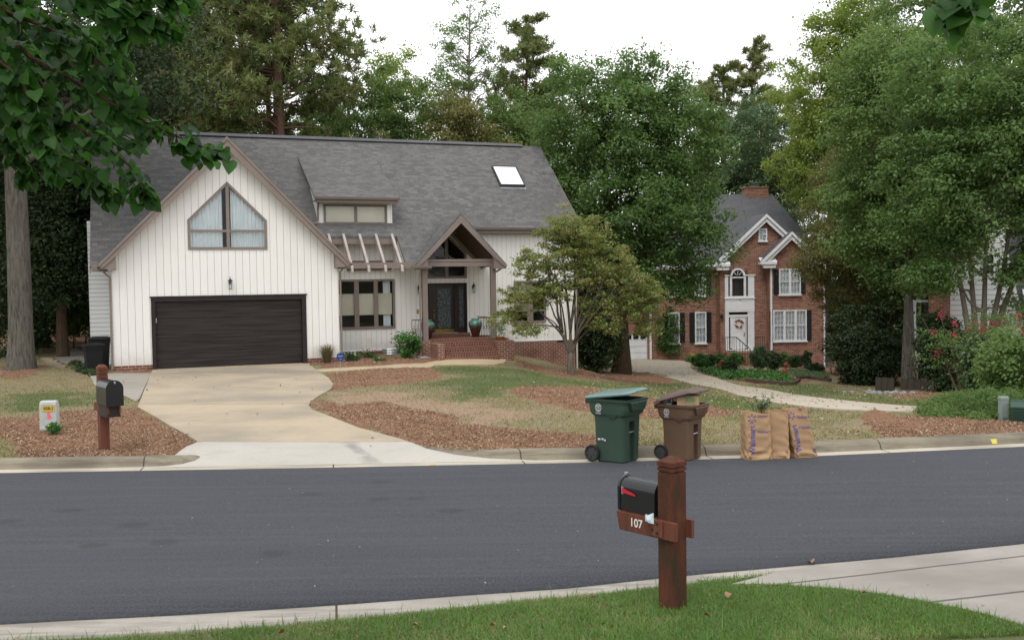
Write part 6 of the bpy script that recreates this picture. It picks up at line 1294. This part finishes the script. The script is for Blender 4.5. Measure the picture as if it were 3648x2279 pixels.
for i, (x, y, w, h, mt, lab, lf) in enumerate(((130, 800, 300, 330, LO, 'reddish-green shrub left of the lamp post by the brick wall', .1), (420, 760, 260, 330, LO, 'taller olive shrub behind the lamp post', .1), (215, 1005, 300, 270, LR, 'round bright green boxwood nearest the far driveway', .09), (380, 1000, 190, 220, LD, 'small dark boxwood right of the bright round one', .09), (540, 960, 200, 200, LR, 'green boxwood in the middle of the front row', .09), (600, 760, 160, 110, LR, 'small pale green shrub below the entry railing', .09), (790, 970, 290, 230, LR, 'wide green boxwood before the brick steps', .09), (700, 1090, 250, 240, LD, 'dark purplish rounded shrub in front of the boxwoods', .09), (1210, 1050, 330, 450, LB, 'tall loose rose bush right of the brick steps', .1), (1440, 1040, 240, 330, LD, 'dark rose bush beside the terracotta figure', .1), (1440, 680, 220, 210, LD, 'dark ball of foliage under the lower triple window', .1), (1610, 980, 240, 240, LM, 'green shrub behind the terracotta figure', .1), (1760, 780, 150, 160, LD, 'dark round shrub against the brick between windows and corner', .1), (1830, 1000, 230, 220, LD, 'dark spreading shrub near the brick house corner', .1), (2010, 1020, 160, 330, LD, 'narrow dark shrub by the white corner downspout', .1), (60, 900, 200, 110, LM, 'low green shrub by the terracotta pot and wall', .09), (2150, 1080, 300, 160, LD, 'low dark shrub beyond the bed at the brick house corner', .1))):
    px, py = z7b(x, y); b_ = onground(px, py); kk = b_.y/3600/4.724
    tree('shrub', lab, b_, h*kk, .02, [(0, 0, h*kk*.52, w*kk*.46, w*kk*.42, h*kk*.45)], 70, min(w, h)*kk*.17, 70, lf, mt, 'brown', 200+i, 5, cat='shrub', flat=.8, rough=.12, fill=.45, trunk=[[(0, 0, -.1), (0, 0, .05), (.05, 0, h*kk*.5)]])
# shrubs by the white house and at the right
sh = shrub('glossy green bush before the porch railing of the white house', 1450, 1279, 1.05, 1.0, LR, 220, .1, per=45, n=45)
b0 = onground(1166, 1298); V = []; F = []; rs = np.random.RandomState(9); n = 420
a = rs.rand(n)*2*PI; sp = rs.uniform(.05, .38, n); hh = rs.uniform(.35, .75, n); base_ = np.stack([np.cos(a)*.08, np.sin(a)*.08, 0*a], 1)*rs.rand(n, 1); mid = base_+np.stack([np.cos(a)*sp*.5, np.sin(a)*sp*.5, hh*.7], 1); tip = base_+np.stack([np.cos(a)*sp*1.2, np.sin(a)*sp*1.2, hh], 1); sd = np.stack([-np.sin(a), np.cos(a), 0*a], 1)*.006
Vv = np.concatenate([np.stack([base_-sd, base_+sd, mid+sd, mid-sd], 1), np.stack([mid-sd, mid+sd, tip+sd*.2, tip-sd*.2], 1)]).reshape(-1, 3)
og = npmesh('ornamental_grass', Vv, np.arange(8*n).reshape(-1, 4), leafmat('dry_grass', (.12, .08, .05), (.18, .13, .07), (.2, .2, .1)), None, rs.rand(2*n)); og.location = b0; tag(og, 'dry brown ornamental grass clump beside the garage door', 'grass clump')
def flowers(label, px, py, w, h, cols, seed, leafm=LR, nfl=26):
    b0 = onground(px, py); r = np.random.RandomState(seed); t = thing('flower_clump', label, 'flowers', b0); C = r.normal(size=(16, 3))*np.array([w*.24, w*.14, h*.15])+np.array([0, 0, h*.4]); V, F, tt = clump_leaves(C, np.full(16, h*.4), 40, .06, r, .8, r.rand(16)); npmesh('foliage', V, F, leafm, t, tt)
    for cname, c in cols:
        m_ = MB()
        for k in range(nfl):
            q = (r.normal()*w*.24, r.normal()*w*.14-.03, h*r.uniform(.55, 1.05)); m_.lathe([(.005, -.012), (.03, 0), (.005, .014)], 6, q)
        m_.build('blossom', pm(cname, c, None, .6), t)
flowers('white bedding flowers in green leaves under the front window', 1256, 1282, .5, .32, [('white_petal', (.75, .75, .75))], 1); flowers('red and white bedding flowers in the middle of the house bed', 1318, 1277, .65, .36, [('red_petal', (.6, .03, .02)), ('white_petal', (.75, .75, .75))], 2); flowers('low green plant with hardly any bloom before the window well', 1352, 1293, .42, .24, [('white_petal', (.75, .75, .75))], 3, nfl=2)
flowers('small yellow flowers at the edge of the far driveway', *z7b(98, 910), .7, .55, [('yellow_petal', (.75, .6, .04)), ('orange_petal', (.6, .2, .03))], 4, LG, 30)
flowers('tiny green weed growing beside the grey pedestal', 192, 1542, .22, .22, [('yellow_petal', (.75, .6, .04))], 5, LR, 1)
pot = thing('potted_plant', 'small potted palm on the porch by the right post', 'potted plant', hl(13.62, .4, .37)); MB().lathe([(.09, 0), (.13, .02), (.13, .1), (.15, .1), (.15, .14), (.12, .14), (.11, .08)], 14).build('pot', pm('tan_pot', (.35, .16, .06), (.28, .12, .05)), pot, smooth=True)
r = np.random.RandomState(3); C = r.normal(size=(14, 3))*np.array([.1, .1, .12])+np.array([0, 0, .42]); V, F, tt = clump_leaves(C, np.full(14, .14), 14, .13, r, .9, r.rand(14), aspect=.18, droop=.8); npmesh('foliage', V, F, LM, pot, tt)
# clippings sticking out of the middle bag
cl = thing('plant_clippings', 'green leafy stems poking out between the two left paper bags', 'clippings', (b1.location.x+.12, b1.location.y+.14, b1.location.z+.73)); r = np.random.RandomState(8); m_ = MB(); C = []
for k in range(11):
    e = np.array([r.normal()*.11, r.normal()*.06, r.uniform(.05, .34)]); m_.tube([(0, 0, -.25), tuple(e*.6), tuple(e)], .004, 4); C += [e, e*.75, e*.5+np.array([.02, 0, .02])]
m_.build('stem', bark('brown'), cl); C = np.array(C); V, F, tt = clump_leaves(C, np.full(len(C), .05), 9, .045, r, .8, r.rand(len(C))); npmesh('foliage', V, F, leafmat('silver_green_leaf', (.05, .1, .04), (.11, .18, .09), (.3, .36, .26)), cl, tt)
# right side: crape myrtle, bright shrub, juniper
b0 = onground(3440, 1425); r = np.random.RandomState(12)
stm = [[(x*.2, 0, -.2), (x*.2, 0, .1), (x*.7, 0, 1.2), (x*1.3, .1, 2.3)] for x in (-.9, -.5, -.2, .15, .5, .9, 1.2)]
cm = tree('crape_myrtle', 'thin-stemmed crape myrtle with red blooms before the sided house', b0, 3, .035, [(-.6, 0, 1.5, .6, .5, .8), (.4, 0, 1.7, .8, .6, .8), (1.0, 0, 1.9, .6, .5, .7)], 90, .28, 40, .07, LM, 'brown', 12, 20, trunk=stm, cat='shrub', rough=.15, fill=.2)
for k, (x, y) in enumerate(((3350, 1135), (3328, 1200), (3455, 1180), (3490, 1195), (3400, 1165), (3480, 1165), (3540, 1165), (3575, 1155), (3630, 1140), (3340, 1270), (3580, 1230), (3632, 1190), (3510, 1180), (3395, 1205), (3560, 1175))):
    q = at(x, y-12, b0.y-.2)-b0; m_ = MB(); s_ = r.uniform(.5, 1.0)
    for _ in range(26): c = np.array(q)+r.normal(size=3)*np.array([.075, .06, .075])*s_; m_.lathe([(.004, -.012), (.024, 0), (.004, .014)], 5, tuple(c))
    m_.build('bloom', pm('crimson_bloom', (.4, .03, .06), (.28, .02, .05)), cm)
shrub('bright green dense shrub above the transformer at the right edge', 3640, 1440, 2.0, 1.75, LG, 231, .1, per=80, n=150, d=22.5); shrub('dark inner shrub left of the bright one at the right edge', 3530, 1450, 1.5, 1.7, LD, 232, .1, per=80, n=100, d=24.5)
for k, (px, py, w, h) in enumerate(((3440, 1466, 2.0, .4), (3470, 1462, 1.7, .55), (3520, 1485, 1.6, .7), (3440, 1490, 1.8, .32))):
    b0 = onground(px, py+8); tree('juniper', ['spreading low juniper farthest left, beside the driveway end', 'juniper in the middle of the low right-hand group', 'tallest juniper, just left of the service post', 'flattest juniper at the front of the right-hand group'][k], b0, h, .02, [(0, 0, h*.4, w/2, w*.35, h*.45)], 110, .2, 80, .06, LG if k != 2 else LM, 'brown', 240+k, 5, cat='shrub', rough=.15, fill=.3, aspect=.3, droop=-.3, trunk=[[(0, 0, -.1), (0, 0, .02), (.05, 0, h*.5)]])
# hostas / ground cover in the far bed, ivy at the left corner: uncountable
def scatter(name, P, z, mat, size, seed, label, per=1, cat='ground cover', up=.8, rc=.1):
    r = np.random.RandomState(seed); C = np.c_[P, z]; V, F, t = clump_leaves(C, np.full(len(C), rc), per, size, r, .6, r.rand(len(C)), up=up); return tag(npmesh(name, V, F, mat, None, t), label, cat, kind='stuff')
def sample_poly(P, n, seed):
    r = np.random.RandomState(seed); lo, hi = P.min(0), P.max(0); Q = lo+r.rand(n*4, 2)*(hi-lo); Q = Q[inside(Q[:, 0], Q[:, 1], P)][:n]; return Q
bedp = poly_world([z7b(*q) for q in ((190, 1050), (500, 1030), (900, 1075), (1400, 1090), (1700, 1160), (1740, 1270), (1500, 1260), (1300, 1235), (900, 1200), (560, 1180))]); Q = sample_poly(bedp, 260, 1)
scatter('ground_cover', Q, gzf(Q[:, 0], Q[:, 1])+.12, LR, .13, 2, 'leafy hostas covering the far flower bed', 26, rc=.2)
bedp = poly_world([z7b(*q) for q in ((1700, 1040), (2300, 1080), (2360, 1200), (2000, 1170), (1760, 1150))]); Q = sample_poly(bedp, 200, 3); scatter('ground_cover', Q, gzf(Q[:, 0], Q[:, 1])+.08, LB, .1, 4, 'low bluish ground cover right of the terracotta figure', 20, rc=.18)
ivp = poly_world([(245, 1290), (300, 1305), (350, 1330), (335, 1345), (262, 1320)]); Q = sample_poly(ivp, 60, 5); scatter('ivy', Q, gzf(Q[:, 0], Q[:, 1])+.08, LD, .09, 6, 'dark ivy patch in front of the black bins', 40, 'ivy', rc=.16)
# far wood closing the view behind everything
rs = np.random.RandomState(77); n = 4200; Xc = rs.uniform(-75, 75, n); Yc = rs.uniform(88, 112, n); hz_ = 9+4*np.sin(Xc*.13)+3*np.sin(Xc*.37+1)+2*np.sin(Xc*.9)+np.where(Xc < -8, 2, 0)
Zc = tps(Xc, Yc)+rs.rand(n)**.8*hz_; V, F, t = clump_leaves(np.c_[Xc, Yc, Zc], np.full(n, 1.1), 44, .38, rs, .7, rs.rand(n)); tag(npmesh('far_woods', V, F, LM, None, t), 'far woodland filling the gaps behind all the garden trees', 'woods', kind='stuff')

# ------------------------------------------------------------------ redbud hanging into the top left, close to the camera
def heart(size):
    pts = [(0, 0), (.28, -.12), (.5, .12), (.46, .5), (.24, .82), (0, 1.08), (-.24, .82), (-.46, .5), (-.5, .12), (-.28, -.12)]
    return np.array([(x, y, .22*abs(x)-.3*(y-.45)**2) for x, y in pts]+[(0, .45, -.03)])*size
def redbud(label, base, branches, seed, spacing=.055, lsz=(.038, .078)):
    root = thing('redbud_tree', label, 'tree', base); rs = np.random.RandomState(seed); V = []; F = []; T_ = []; mb = MB(); bz = Vector(base); pods = []
    for pts, r0, ls in branches:
        P = [Vector(p)-bz for p in pts]
        Q = []
        for i in range(len(P)-1):
            for t in np.linspace(0, 1, 7)[:-1]:
                a = P[max(i-1, 0)]; b, c = P[i], P[i+1]; d_ = P[min(i+2, len(P)-1)]
                Q.append(.5*((2*b)+(c-a)*t+(2*a-5*b+4*c-d_)*t*t+(3*b-a-3*c+d_)*t**3))
        Q.append(P[-1]); mb.tube(Q, list(np.linspace(r0, .0025, len(Q))), 6, False)
        L = sum((Q[i+1]-Q[i]).length for i in range(len(Q)-1)); n = int(L/spacing)
        if not ls: continue
        for j in range(n):
            u = rs.uniform(.0, 1)*(len(Q)-1); i = min(int(u), len(Q)-2); q = Q[i].lerp(Q[i+1], u-i); dirv = (Q[i+1]-Q[i]).normalized()
            if j < 2: q = Q[-1]
            sz = rs.uniform(*lsz)*(1 if u/(len(Q)-1) < .9 else .8); hl_ = heart(sz)
            s_ = rs.choice([-1, 1]); side = dirv.cross(Vector((0, 0, 1))).normalized()*s_
            ax_y = (side*.6+dirv*.5+Vector((0, 0, -rs.uniform(.25, 1.2)))+Vector(rs.normal(size=3))*.25).normalized()
            nrm = (Vector((0, -.25, 1))+Vector(rs.normal(size=3))*.42+side*.2); ax_x = ax_y.cross(nrm).normalized(); nz = ax_x.cross(ax_y)
            off = q+ax_y*.03+Vector(rs.normal(size=3))*.025; M_ = np.array([ax_x, ax_y, nz]); o = len(V)*11
            V.append(hl_@M_+np.array(off)); F += [(o+10, o+k, o+(k+1) % 10) for k in range(10)]; T_ += [rs.rand()**1.3]*10
        for _ in range(max(1, int(L*2.6))):
            u = rs.uniform(.15, .9)*(len(Q)-1); i = min(int(u), len(Q)-2); pods.append(Q[i].lerp(Q[i+1], u-i))
    npmesh('crown', np.concatenate(V), F, LRB, root, T_, smooth=True); mb.build('trunk', bark('brown'), root, smooth=True)
    for q in pods[:95]:
        for k in range(rs.randint(1, 3)):
            x, y = rs.normal(size=2)*.02; l = rs.uniform(.06, .095); a = rs.rand()*PI; w = .0075; c, s_ = math.cos(a)*w, math.sin(a)*w
            MB().add([(q.x+x-.001, q.y+y, q.z), (q.x+x-c, q.y+y-s_, q.z-l*.35), (q.x+x-c*.8, q.y+y-s_*.8, q.z-l*.75), (q.x+x, q.y+y, q.z-l), (q.x+x+c*.8, q.y+y+s_*.8, q.z-l*.75), (q.x+x+c, q.y+y+s_, q.z-l*.35)], [(0, 1, 2, 3, 4, 5)]).build('seed_pod', pm('dry_pod', (.04, .022, .018), (.025, .015, .012), .6), root) if k == 0 else None
    return root
B0 = Vector((-4.6, 4.2, gz(-4.6, 4.2)))
fork = Vector((-4.3, 4.4, 3.3)); br = [([B0-Vector((0, 0, .2)), B0+Vector((0, 0, 1.2)), fork, Vector((-4.0, 4.6, 4.6))], .09, False)]
rs = np.random.RandomState(17)
def branch(pix, depths, r0=.016): br.append(([fork+Vector(rs.normal(size=3))*.15]+[at(x, y, d) for (x, y), d in zip(pix, depths)], r0, True))
branch([(-200, 120), (150, 230), (420, 380), (640, 490), (790, 545)], [4.8, 4.7, 4.6, 4.5, 4.45])
branch([(-250, 200), (80, 330), (300, 470), (470, 600), (515, 700)], [4.9, 4.9, 4.8, 4.7, 4.65])
branch([(-250, 250), (20, 400), (180, 520), (330, 610), (400, 700)], [5.2, 5.1, 5.0, 4.9, 4.9])
branch([(-250, 0), (60, 60), (260, 150), (400, 260), (460, 330)], [4.6, 4.6, 4.6, 4.6, 4.6])
branch([(-200, -150), (150, -60), (380, 10), (520, 50), (600, 90)], [4.3, 4.3, 4.3, 4.3, 4.3])
branch([(-250, 350), (-20, 450), (60, 540), (90, 620)], [5.4, 5.3, 5.2, 5.2])
branch([(-200, -50), (100, 60), (250, 230), (350, 330), (440, 430)], [5.6, 5.5, 5.4, 5.3, 5.2])
branch([(-200, 50), (0, 130), (120, 260), (200, 400), (260, 520)], [5.9, 5.8, 5.7, 5.6, 5.5])
branch([(-250, 100), (0, 220), (100, 340), (150, 480), (200, 600)], [4.4, 4.4, 4.4, 4.4, 4.4])
branch([(-250, -200), (50, -120), (300, -40), (420, 60), (430, 150)], [5.0, 5.0, 5.0, 5.0, 5.0])
branch([(-250, 300), (-50, 330), (60, 380), (180, 430), (330, 440), (480, 500)], [6.2, 6.1, 6.0, 5.9, 5.8, 5.7])
branch([(-250, -100), (-50, 0), (100, 100), (180, 200), (300, 280)], [6.4, 6.3, 6.2, 6.1, 6.0])
for k in range(16):
    x1, y1 = rs.uniform(-60, 400), rs.uniform(-60, 420); branch([(-250, y1-260), ((x1-250)/2, y1-170), (x1-80, y1-60), (x1+40, y1+40)], [rs.uniform(4.4, 6.6)]*4, .01)
for k in range(5):
    x1, y1 = 330+70*k, -100; branch([(x1-400, y1-60), (x1-200, y1-40), (x1, y1+20), (x1+60, y1+rs.uniform(80, 190)*(1 if k < 3 else .7))], [rs.uniform(4.2, 5.2)]*4, .01)
redbud('near redbud with heart-shaped leaves and dark pods hanging into the top left', B0, br, 6, .0165)
br = [([Vector((4.4, 3.0, gz(4.4, 3.0)-.2)), Vector((4.3, 3.1, 2.4)), Vector((4.0, 3.5, 4.2))], .08, False)]; fork = Vector((4.0, 3.5, 4.2))
branch([(3650, -260), (3520, -90), (3440, 20), (3425, 60)], [4.4]*4, .006); branch([(3600, -250), (3500, -120), (3400, -30), (3370, 10)], [4.4]*4, .006)
redbud('near redbud of which only a few leaves hang in at the top right', Vector((4.4, 3.0, gz(4.4, 3.0))), br, 16, .12, (.09, .13))

# ------------------------------------------------------------------ grass, chips and litter (uncountable)
def blades(name, P, Z, hgt, wid, seed, mat, label, lean=.45, tint=None, cat='grass'):
    r = np.random.RandomState(seed); n = len(P); a = r.rand(n)*2*PI; h = hgt*r.uniform(.45, 1.25, n); ln = h*lean*r.rand(n)*1.6
    b = np.c_[P, Z-.01]; d = np.stack([np.cos(a), np.sin(a), 0*a], 1); s = np.stack([-np.sin(a), np.cos(a), 0*a], 1)*wid*r.uniform(.6, 1.3, n)[:, None]
    m = b+d*(ln*.3)[:, None]+np.array([0, 0, 1])*(h*.6)[:, None]; t = b+d*ln[:, None]+np.array([0, 0, 1])*h[:, None]
    V = np.stack([b-s, b+s, m+s*.8, m-s*.8, t], 1).reshape(-1, 3); o = np.arange(n)*5
    F3 = np.concatenate([np.stack([o, o+1, o+2], 1), np.stack([o, o+2, o+3], 1), np.stack([o+3, o+2, o+4], 1)])
    tt = r.rand(n)*.5+(.5*tint if tint is not None else .25); return tag(npmesh(name, V, F3, mat, None, np.tile(tt, 3)), label, cat, kind='stuff')
GB = leafmat('grass_blade', (.065, .145, .03), (.125, .24, .05), (.36, .34, .17), .3, .55, .25)
TB = leafmat('dry_grass_blade', (.17, .18, .065), (.29, .265, .125), (.4, .34, .2), .2, .8, .1)
rs = np.random.RandomState(31); NDP = np.array(ND)
def near_pts(n, y0, y1, x0=-6, x1=7):
    X = rs.uniform(x0, x1, n); Y = rs.uniform(y0, y1, n); k = (Y < near_back(X)-.13+.05*rs.randn(n)+.08*vnoise(X, Y, .3, 71)) & ~inside(X, Y, NDP) & (np.abs(X) < Y*.56+.4); return np.c_[X, Y][k]
P = near_pts(420000, 7.0, 9.6); patch = vnoise(P[:, 0], P[:, 1], .55, 8)*.6+vnoise(P[:, 0], P[:, 1], .17, 9)*.4
edge = near_back(P[:, 0])-P[:, 1]; leftdry = np.clip((1.4-P[:, 0])/3.5, 0, 1)*.75*vnoise(P[:, 0], P[:, 1], .4, 19)+np.clip(.5-edge, 0, .5)*.9
tn = np.clip((patch-.45)*2+leftdry, 0, 1); k = rs.rand(len(P)) < .45+.55*(1-tn); P, tn = P[k], tn[k]
blades('lawn_grass', P, gzn(P[:, 0], P[:, 1]), .052, .0028, 1, GB, 'green lawn grass around the near mailbox post', .8, tn**1.2)
P = near_pts(5200, 7.0, 9.6); blades('tall_grass', P, gzn(P[:, 0], P[:, 1]), .12, .0035, 2, leafmat('lush_blade', (.04, .12, .02), (.07, .19, .03), (.14, .26, .06), .35), 'longer lush grass blades standing out of the near lawn', .9)
P = near_pts(60000, 7.0, 9.6); q = rs.rand(len(P)) < .15+.85*np.clip((1.6-P[:, 0])/4, 0, 1)*vnoise(P[:, 0], P[:, 1], .3, 19); P = P[q]; V, F, t = clump_leaves(np.c_[P, gzn(P[:, 0], P[:, 1])+.022], np.full(len(P), .03), 2, .024, rs, .3, rs.rand(len(P)), aspect=.25)
tag(npmesh('thatch', V, F, leafmat('dead_thatch', (.14, .1, .06), (.26, .2, .12), (.36, .3, .2), .05), None, t), 'dead straw bits between the near grass blades', 'thatch', kind='stuff')
def far_pts(n, seed, x0=-17, x1=14, y0=16.7, y1=42):
    r = np.random.RandomState(seed); Y = y0+(y1-y0)*r.rand(n)**1.25; X = r.uniform(-1, 1, n)*(Y*.56+1); X, Y = X[(X > x0-8)], Y[X > x0-8]; k = (Y > far_back(X)+.02); return X[k], Y[k]
PAVED = [DRIVEW, np.array(APR), PAD, WALK, FARD, PATH]
def house_foot(X, Y):
    c, s = math.cos(.3572), math.sin(.3572); dx, dy = X+13.069, Y-33.061; lx, ly = dx*c+dy*s, -dx*s+dy*c
    return ((lx > -.1) & (lx < 7.5) & (ly > -.02)) | ((lx > -.8) & (lx < 17.8) & (ly > 2.7)) | ((lx > 10.5) & (lx < 14.1) & (ly > -.4))
def bfoot(X, Y):
    return (X > 4) & (Y > 60)
def clear(X, Y):
    k = ~(house_foot(X, Y) | bfoot(X, Y))
    for P_ in PAVED: k &= ~inside(X, Y, P_)
    return k
X, Y = far_pts(420000, 3); k = clear(X, Y); X, Y = X[k], Y[k]; m_, g_, b_ = masks(X, Y); den = np.where(m_ > .5, .0, np.clip(.6+.4*g_-.5*b_, .12, 1)); g_ = (rs.rand(len(X)) < g_)*1.; den = den*(.5+vnoise(X, Y, .5, 21)); r_ = rs.rand(len(X)); k = r_ < den; X, Y, g_ = X[k], Y[k], g_[k]
gg = g_ > .5; Zb = gzf(X, Y)
blades('lawn_grass', np.c_[X, Y][gg], Zb[gg], .055, .006, 5, leafmat('far_grass_blade', (.09, .15, .05), (.16, .215, .085), (.27, .27, .14), .25, .7, .1), 'greener patches of the far front lawns', .7, np.clip(vnoise(X, Y, 1.1, 22)[gg]*1.5-.3, 0, 1))
blades('dry_lawn_grass', np.c_[X, Y][~gg], Zb[~gg], .05, .006, 6, TB, 'thin tan grass over the far front lawns', .9, np.clip(vnoise(X, Y, .9, 23)[~gg], 0, 1))
# bark chips
X, Y = far_pts(480000, 9); k = clear(X, Y); X, Y = X[k], Y[k]; m_, g_, b_ = masks(X, Y); k = (m_ > .5) & (rs.rand(len(X)) < .35+.65*(vnoise(X, Y, .35, 33) > .45)) | (rs.rand(len(X)) < .012); X, Y = X[k], Y[k]
lump = ((vnoise(X, Y, .45, 11)-.5)*.07+(vnoise(X, Y, 1.4, 12)-.5)*.1+.03)*np.clip((Y-far_back(X)-.2), 0, 1)
Z = gzf(X, Y)+lump*(Y < 60)+.05*np.exp(-(((X-8.6)/2.0)**2+((Y-19.0)/.75)**2))+.2*np.exp(-(((X-7.0)/.32)**2+((Y-19.6)/.3)**2))+.012
V, F, t = clump_leaves(np.c_[X, Y, Z], np.full(len(X), .012), 1, .045, rs, .6, rs.rand(len(X)), aspect=.3, droop=0, up=.9)
t = np.clip(t*.55+rs.rand(len(t))**2.2*.6, 0, 1)
cm_, nt_, p_, o_ = newmat('bark_chip'); n_ = N(nt_); n_.l(n_.ramp(n_.n('ShaderNodeAttribute', attribute_name='tint').outputs['Fac'], [(0, (.11, .062, .036)), (.3, (.25, .145, .085)), (.6, (.38, .24, .15)), (.85, (.5, .37, .26)), (1, (.62, .54, .43))]), p_.inputs['Base Color']); p_.inputs['Roughness'].default_value = .9
tag(npmesh('bark_chips', V, F, cm_, None, t), 'loose bark chips over the mulch beds', 'bark chips', kind='stuff')
# litter on the lawns and along the far driveway
X, Y = far_pts(9000, 14, y0=17, y1=58); k = ~(house_foot(X, Y)) & ((X > 4) | (rs.rand(len(X)) < .12)) & ((Y > 26) | (rs.rand(len(X)) < .35)); X, Y = X[k], Y[k]
V, F, t = clump_leaves(np.c_[X, Y, gzf(X, Y)+.05], np.full(len(X), .02), 1, .075, rs, .3, rs.rand(len(X)), up=1.2); tag(npmesh('leaf_litter', V, F, leafmat('dead_leaf', (.14, .08, .04), (.28, .2, .12), (.42, .36, .28), .1), None, t), 'small dead leaves scattered on the far lawns and drive', 'leaf litter', kind='stuff')
# specks on the road
X = rs.uniform(-6, 9, 160); Y = rs.uniform(9.5, 16.3, 160); k = (Y > near_asphalt(X)) & (Y < far_asphalt(X)+.3); X, Y = X[k], Y[k]
V, F, t = clump_leaves(np.c_[X, Y, np.full(len(X), -.268)], np.full(len(X), .004), 1, .03, rs, .1, rs.rand(len(X)), up=3, aspect=.4); tag(npmesh('road_debris', V, F, leafmat('dead_leaf', (1, 1, 1), (1, 1, 1), (1, 1, 1)), None, t), 'tiny leaf and straw scraps on the asphalt', 'debris', kind='stuff')
# individual fallen leaves on the near lawn
lv = []
DL = leafmat('fallen_leaf_brown', (.1, .045, .025), (.22, .1, .05), (.34, .2, .12), .1)
for k_, (px, py, s) in enumerate(((2105, 2130, .07), (2592, 2150, .1), (2148, 2180, .05), (1995, 2212, .05), (3072, 2155, .07), (2525, 2240, .07), (2960, 2236, .05), (1010, 2262, .08), (1275, 2263, .06), (2975, 2180, .04), (1762, 2262, .07), (1795, 2275, .05), (3445, 2205, .05), (1485, 2245, .06))):
    g0 = flat(px, py, -.12); h_ = heart(s*.58); h_[:, 2] += np.abs(h_[:, 0])*.9+rs.rand()*.01; o = npmesh('fallen_leaf', h_, [(10, q, (q+1) % 10) for q in range(10)], DL, None, [rs.rand()]*10)
    o.location = (g0.x, g0.y, gz(g0.x, g0.y)+.045); o.rotation_euler = (rs.normal()*.3, rs.normal()*.3, rs.rand()*6); tag(o, 'small curled brown leaf fallen on the near lawn', 'leaf', 'fallen leaves on the near lawn')
g0 = flat(2892, 2007, -.33); h_ = heart(.07); h_[:, 2] += np.abs(h_[:, 0]); o = npmesh('fallen_leaf', h_, [(10, q, (q+1) % 10) for q in range(10)], DL, None, [.8]*10); o.location = (g0.x, g0.y, -.32); tag(o, 'tan leaf lying on the edge of the asphalt by the near kerb', 'leaf')
for k_, (px, py) in enumerate(((1540, 1650), (2550, 1592))):
    g0 = flat(px, py, -.3 if k_ == 0 else -.33); o = npmesh('fallen_leaf', heart(.09), [(10, q, (q+1) % 10) for q in range(10)], leafmat('yellow_leaf', (.6, .45, .05), (.6, .45, .05), (.6, .45, .05)), None, [.8]*10); o.location = (g0.x, g0.y, -.325); tag(o, ['yellow leaf in the gutter below the apron of the driveway', 'yellow leaf in the gutter between the brown cart and the bags'][k_], 'leaf')

# ------------------------------------------------------------------ camera, light, sky
cam = bpy.data.cameras.new('camera'); co = bpy.data.objects.new('camera', cam); COL.objects.link(co)
cam.sensor_width = 36; cam.lens = FP/IW*36; cam.clip_end = 2000; cam.clip_start = .05
co.location = (0, 0, EYE)
co.rotation_euler = (Matrix.Rotation(PI/2-PITCH, 3, 'X') @ Matrix.Rotation(-ROLL, 3, 'Z')).to_euler()
SC.camera = co
SEL, SAZ = math.radians(58), math.radians(200)
sun = bpy.data.lights.new('sun', 'SUN'); sun.energy = 1.2; sun.angle = math.radians(25); sun.color = (1, .97, .92)
so = bpy.data.objects.new('sun', sun); COL.objects.link(so)
d = Vector((math.sin(SAZ)*math.cos(SEL), math.cos(SAZ)*math.cos(SEL), math.sin(SEL)))
so.rotation_euler = d.to_track_quat('Z', 'Y').to_euler()
w = bpy.data.worlds.new('World'); SC.world = w; w.use_nodes = True; nt = w.node_tree; nt.nodes.clear(); g = N(nt)
sky = g.n('ShaderNodeTexSky', sky_type='NISHITA', sun_disc=False, sun_elevation=SEL, sun_rotation=SAZ, air_density=1.5, dust_density=4, ozone_density=1)
cl = g.noise(g.mapping(g.co('Generated'), (1, 1, 2.5)), 1.6, 4, .5)
hs = g.n('ShaderNodeHueSaturation'); hs.inputs['Saturation'].default_value = .12; g.l(sky.outputs[0], hs.inputs['Color'])
cloud = g.mix(g.step(cl, .3, .7), (14.5, 14.7, 15.3), (17.5, 17.6, 18))
bg = g.n('ShaderNodeBackground'); g.l(g.mix(.85, hs.outputs[0], cloud), bg.inputs[0]); bg.inputs[1].default_value = .1
ow = g.n('ShaderNodeOutputWorld'); g.l(bg.outputs[0], ow.inputs[0])
SC.view_settings.view_transform = 'Standard'; SC.view_settings.look = 'None'; SC.view_settings.exposure = .08; SC.view_settings.gamma = 1
SC.cycles.max_bounces = 8; SC.cycles.transparent_max_bounces = 12; SC.cycles.use_denoising = True
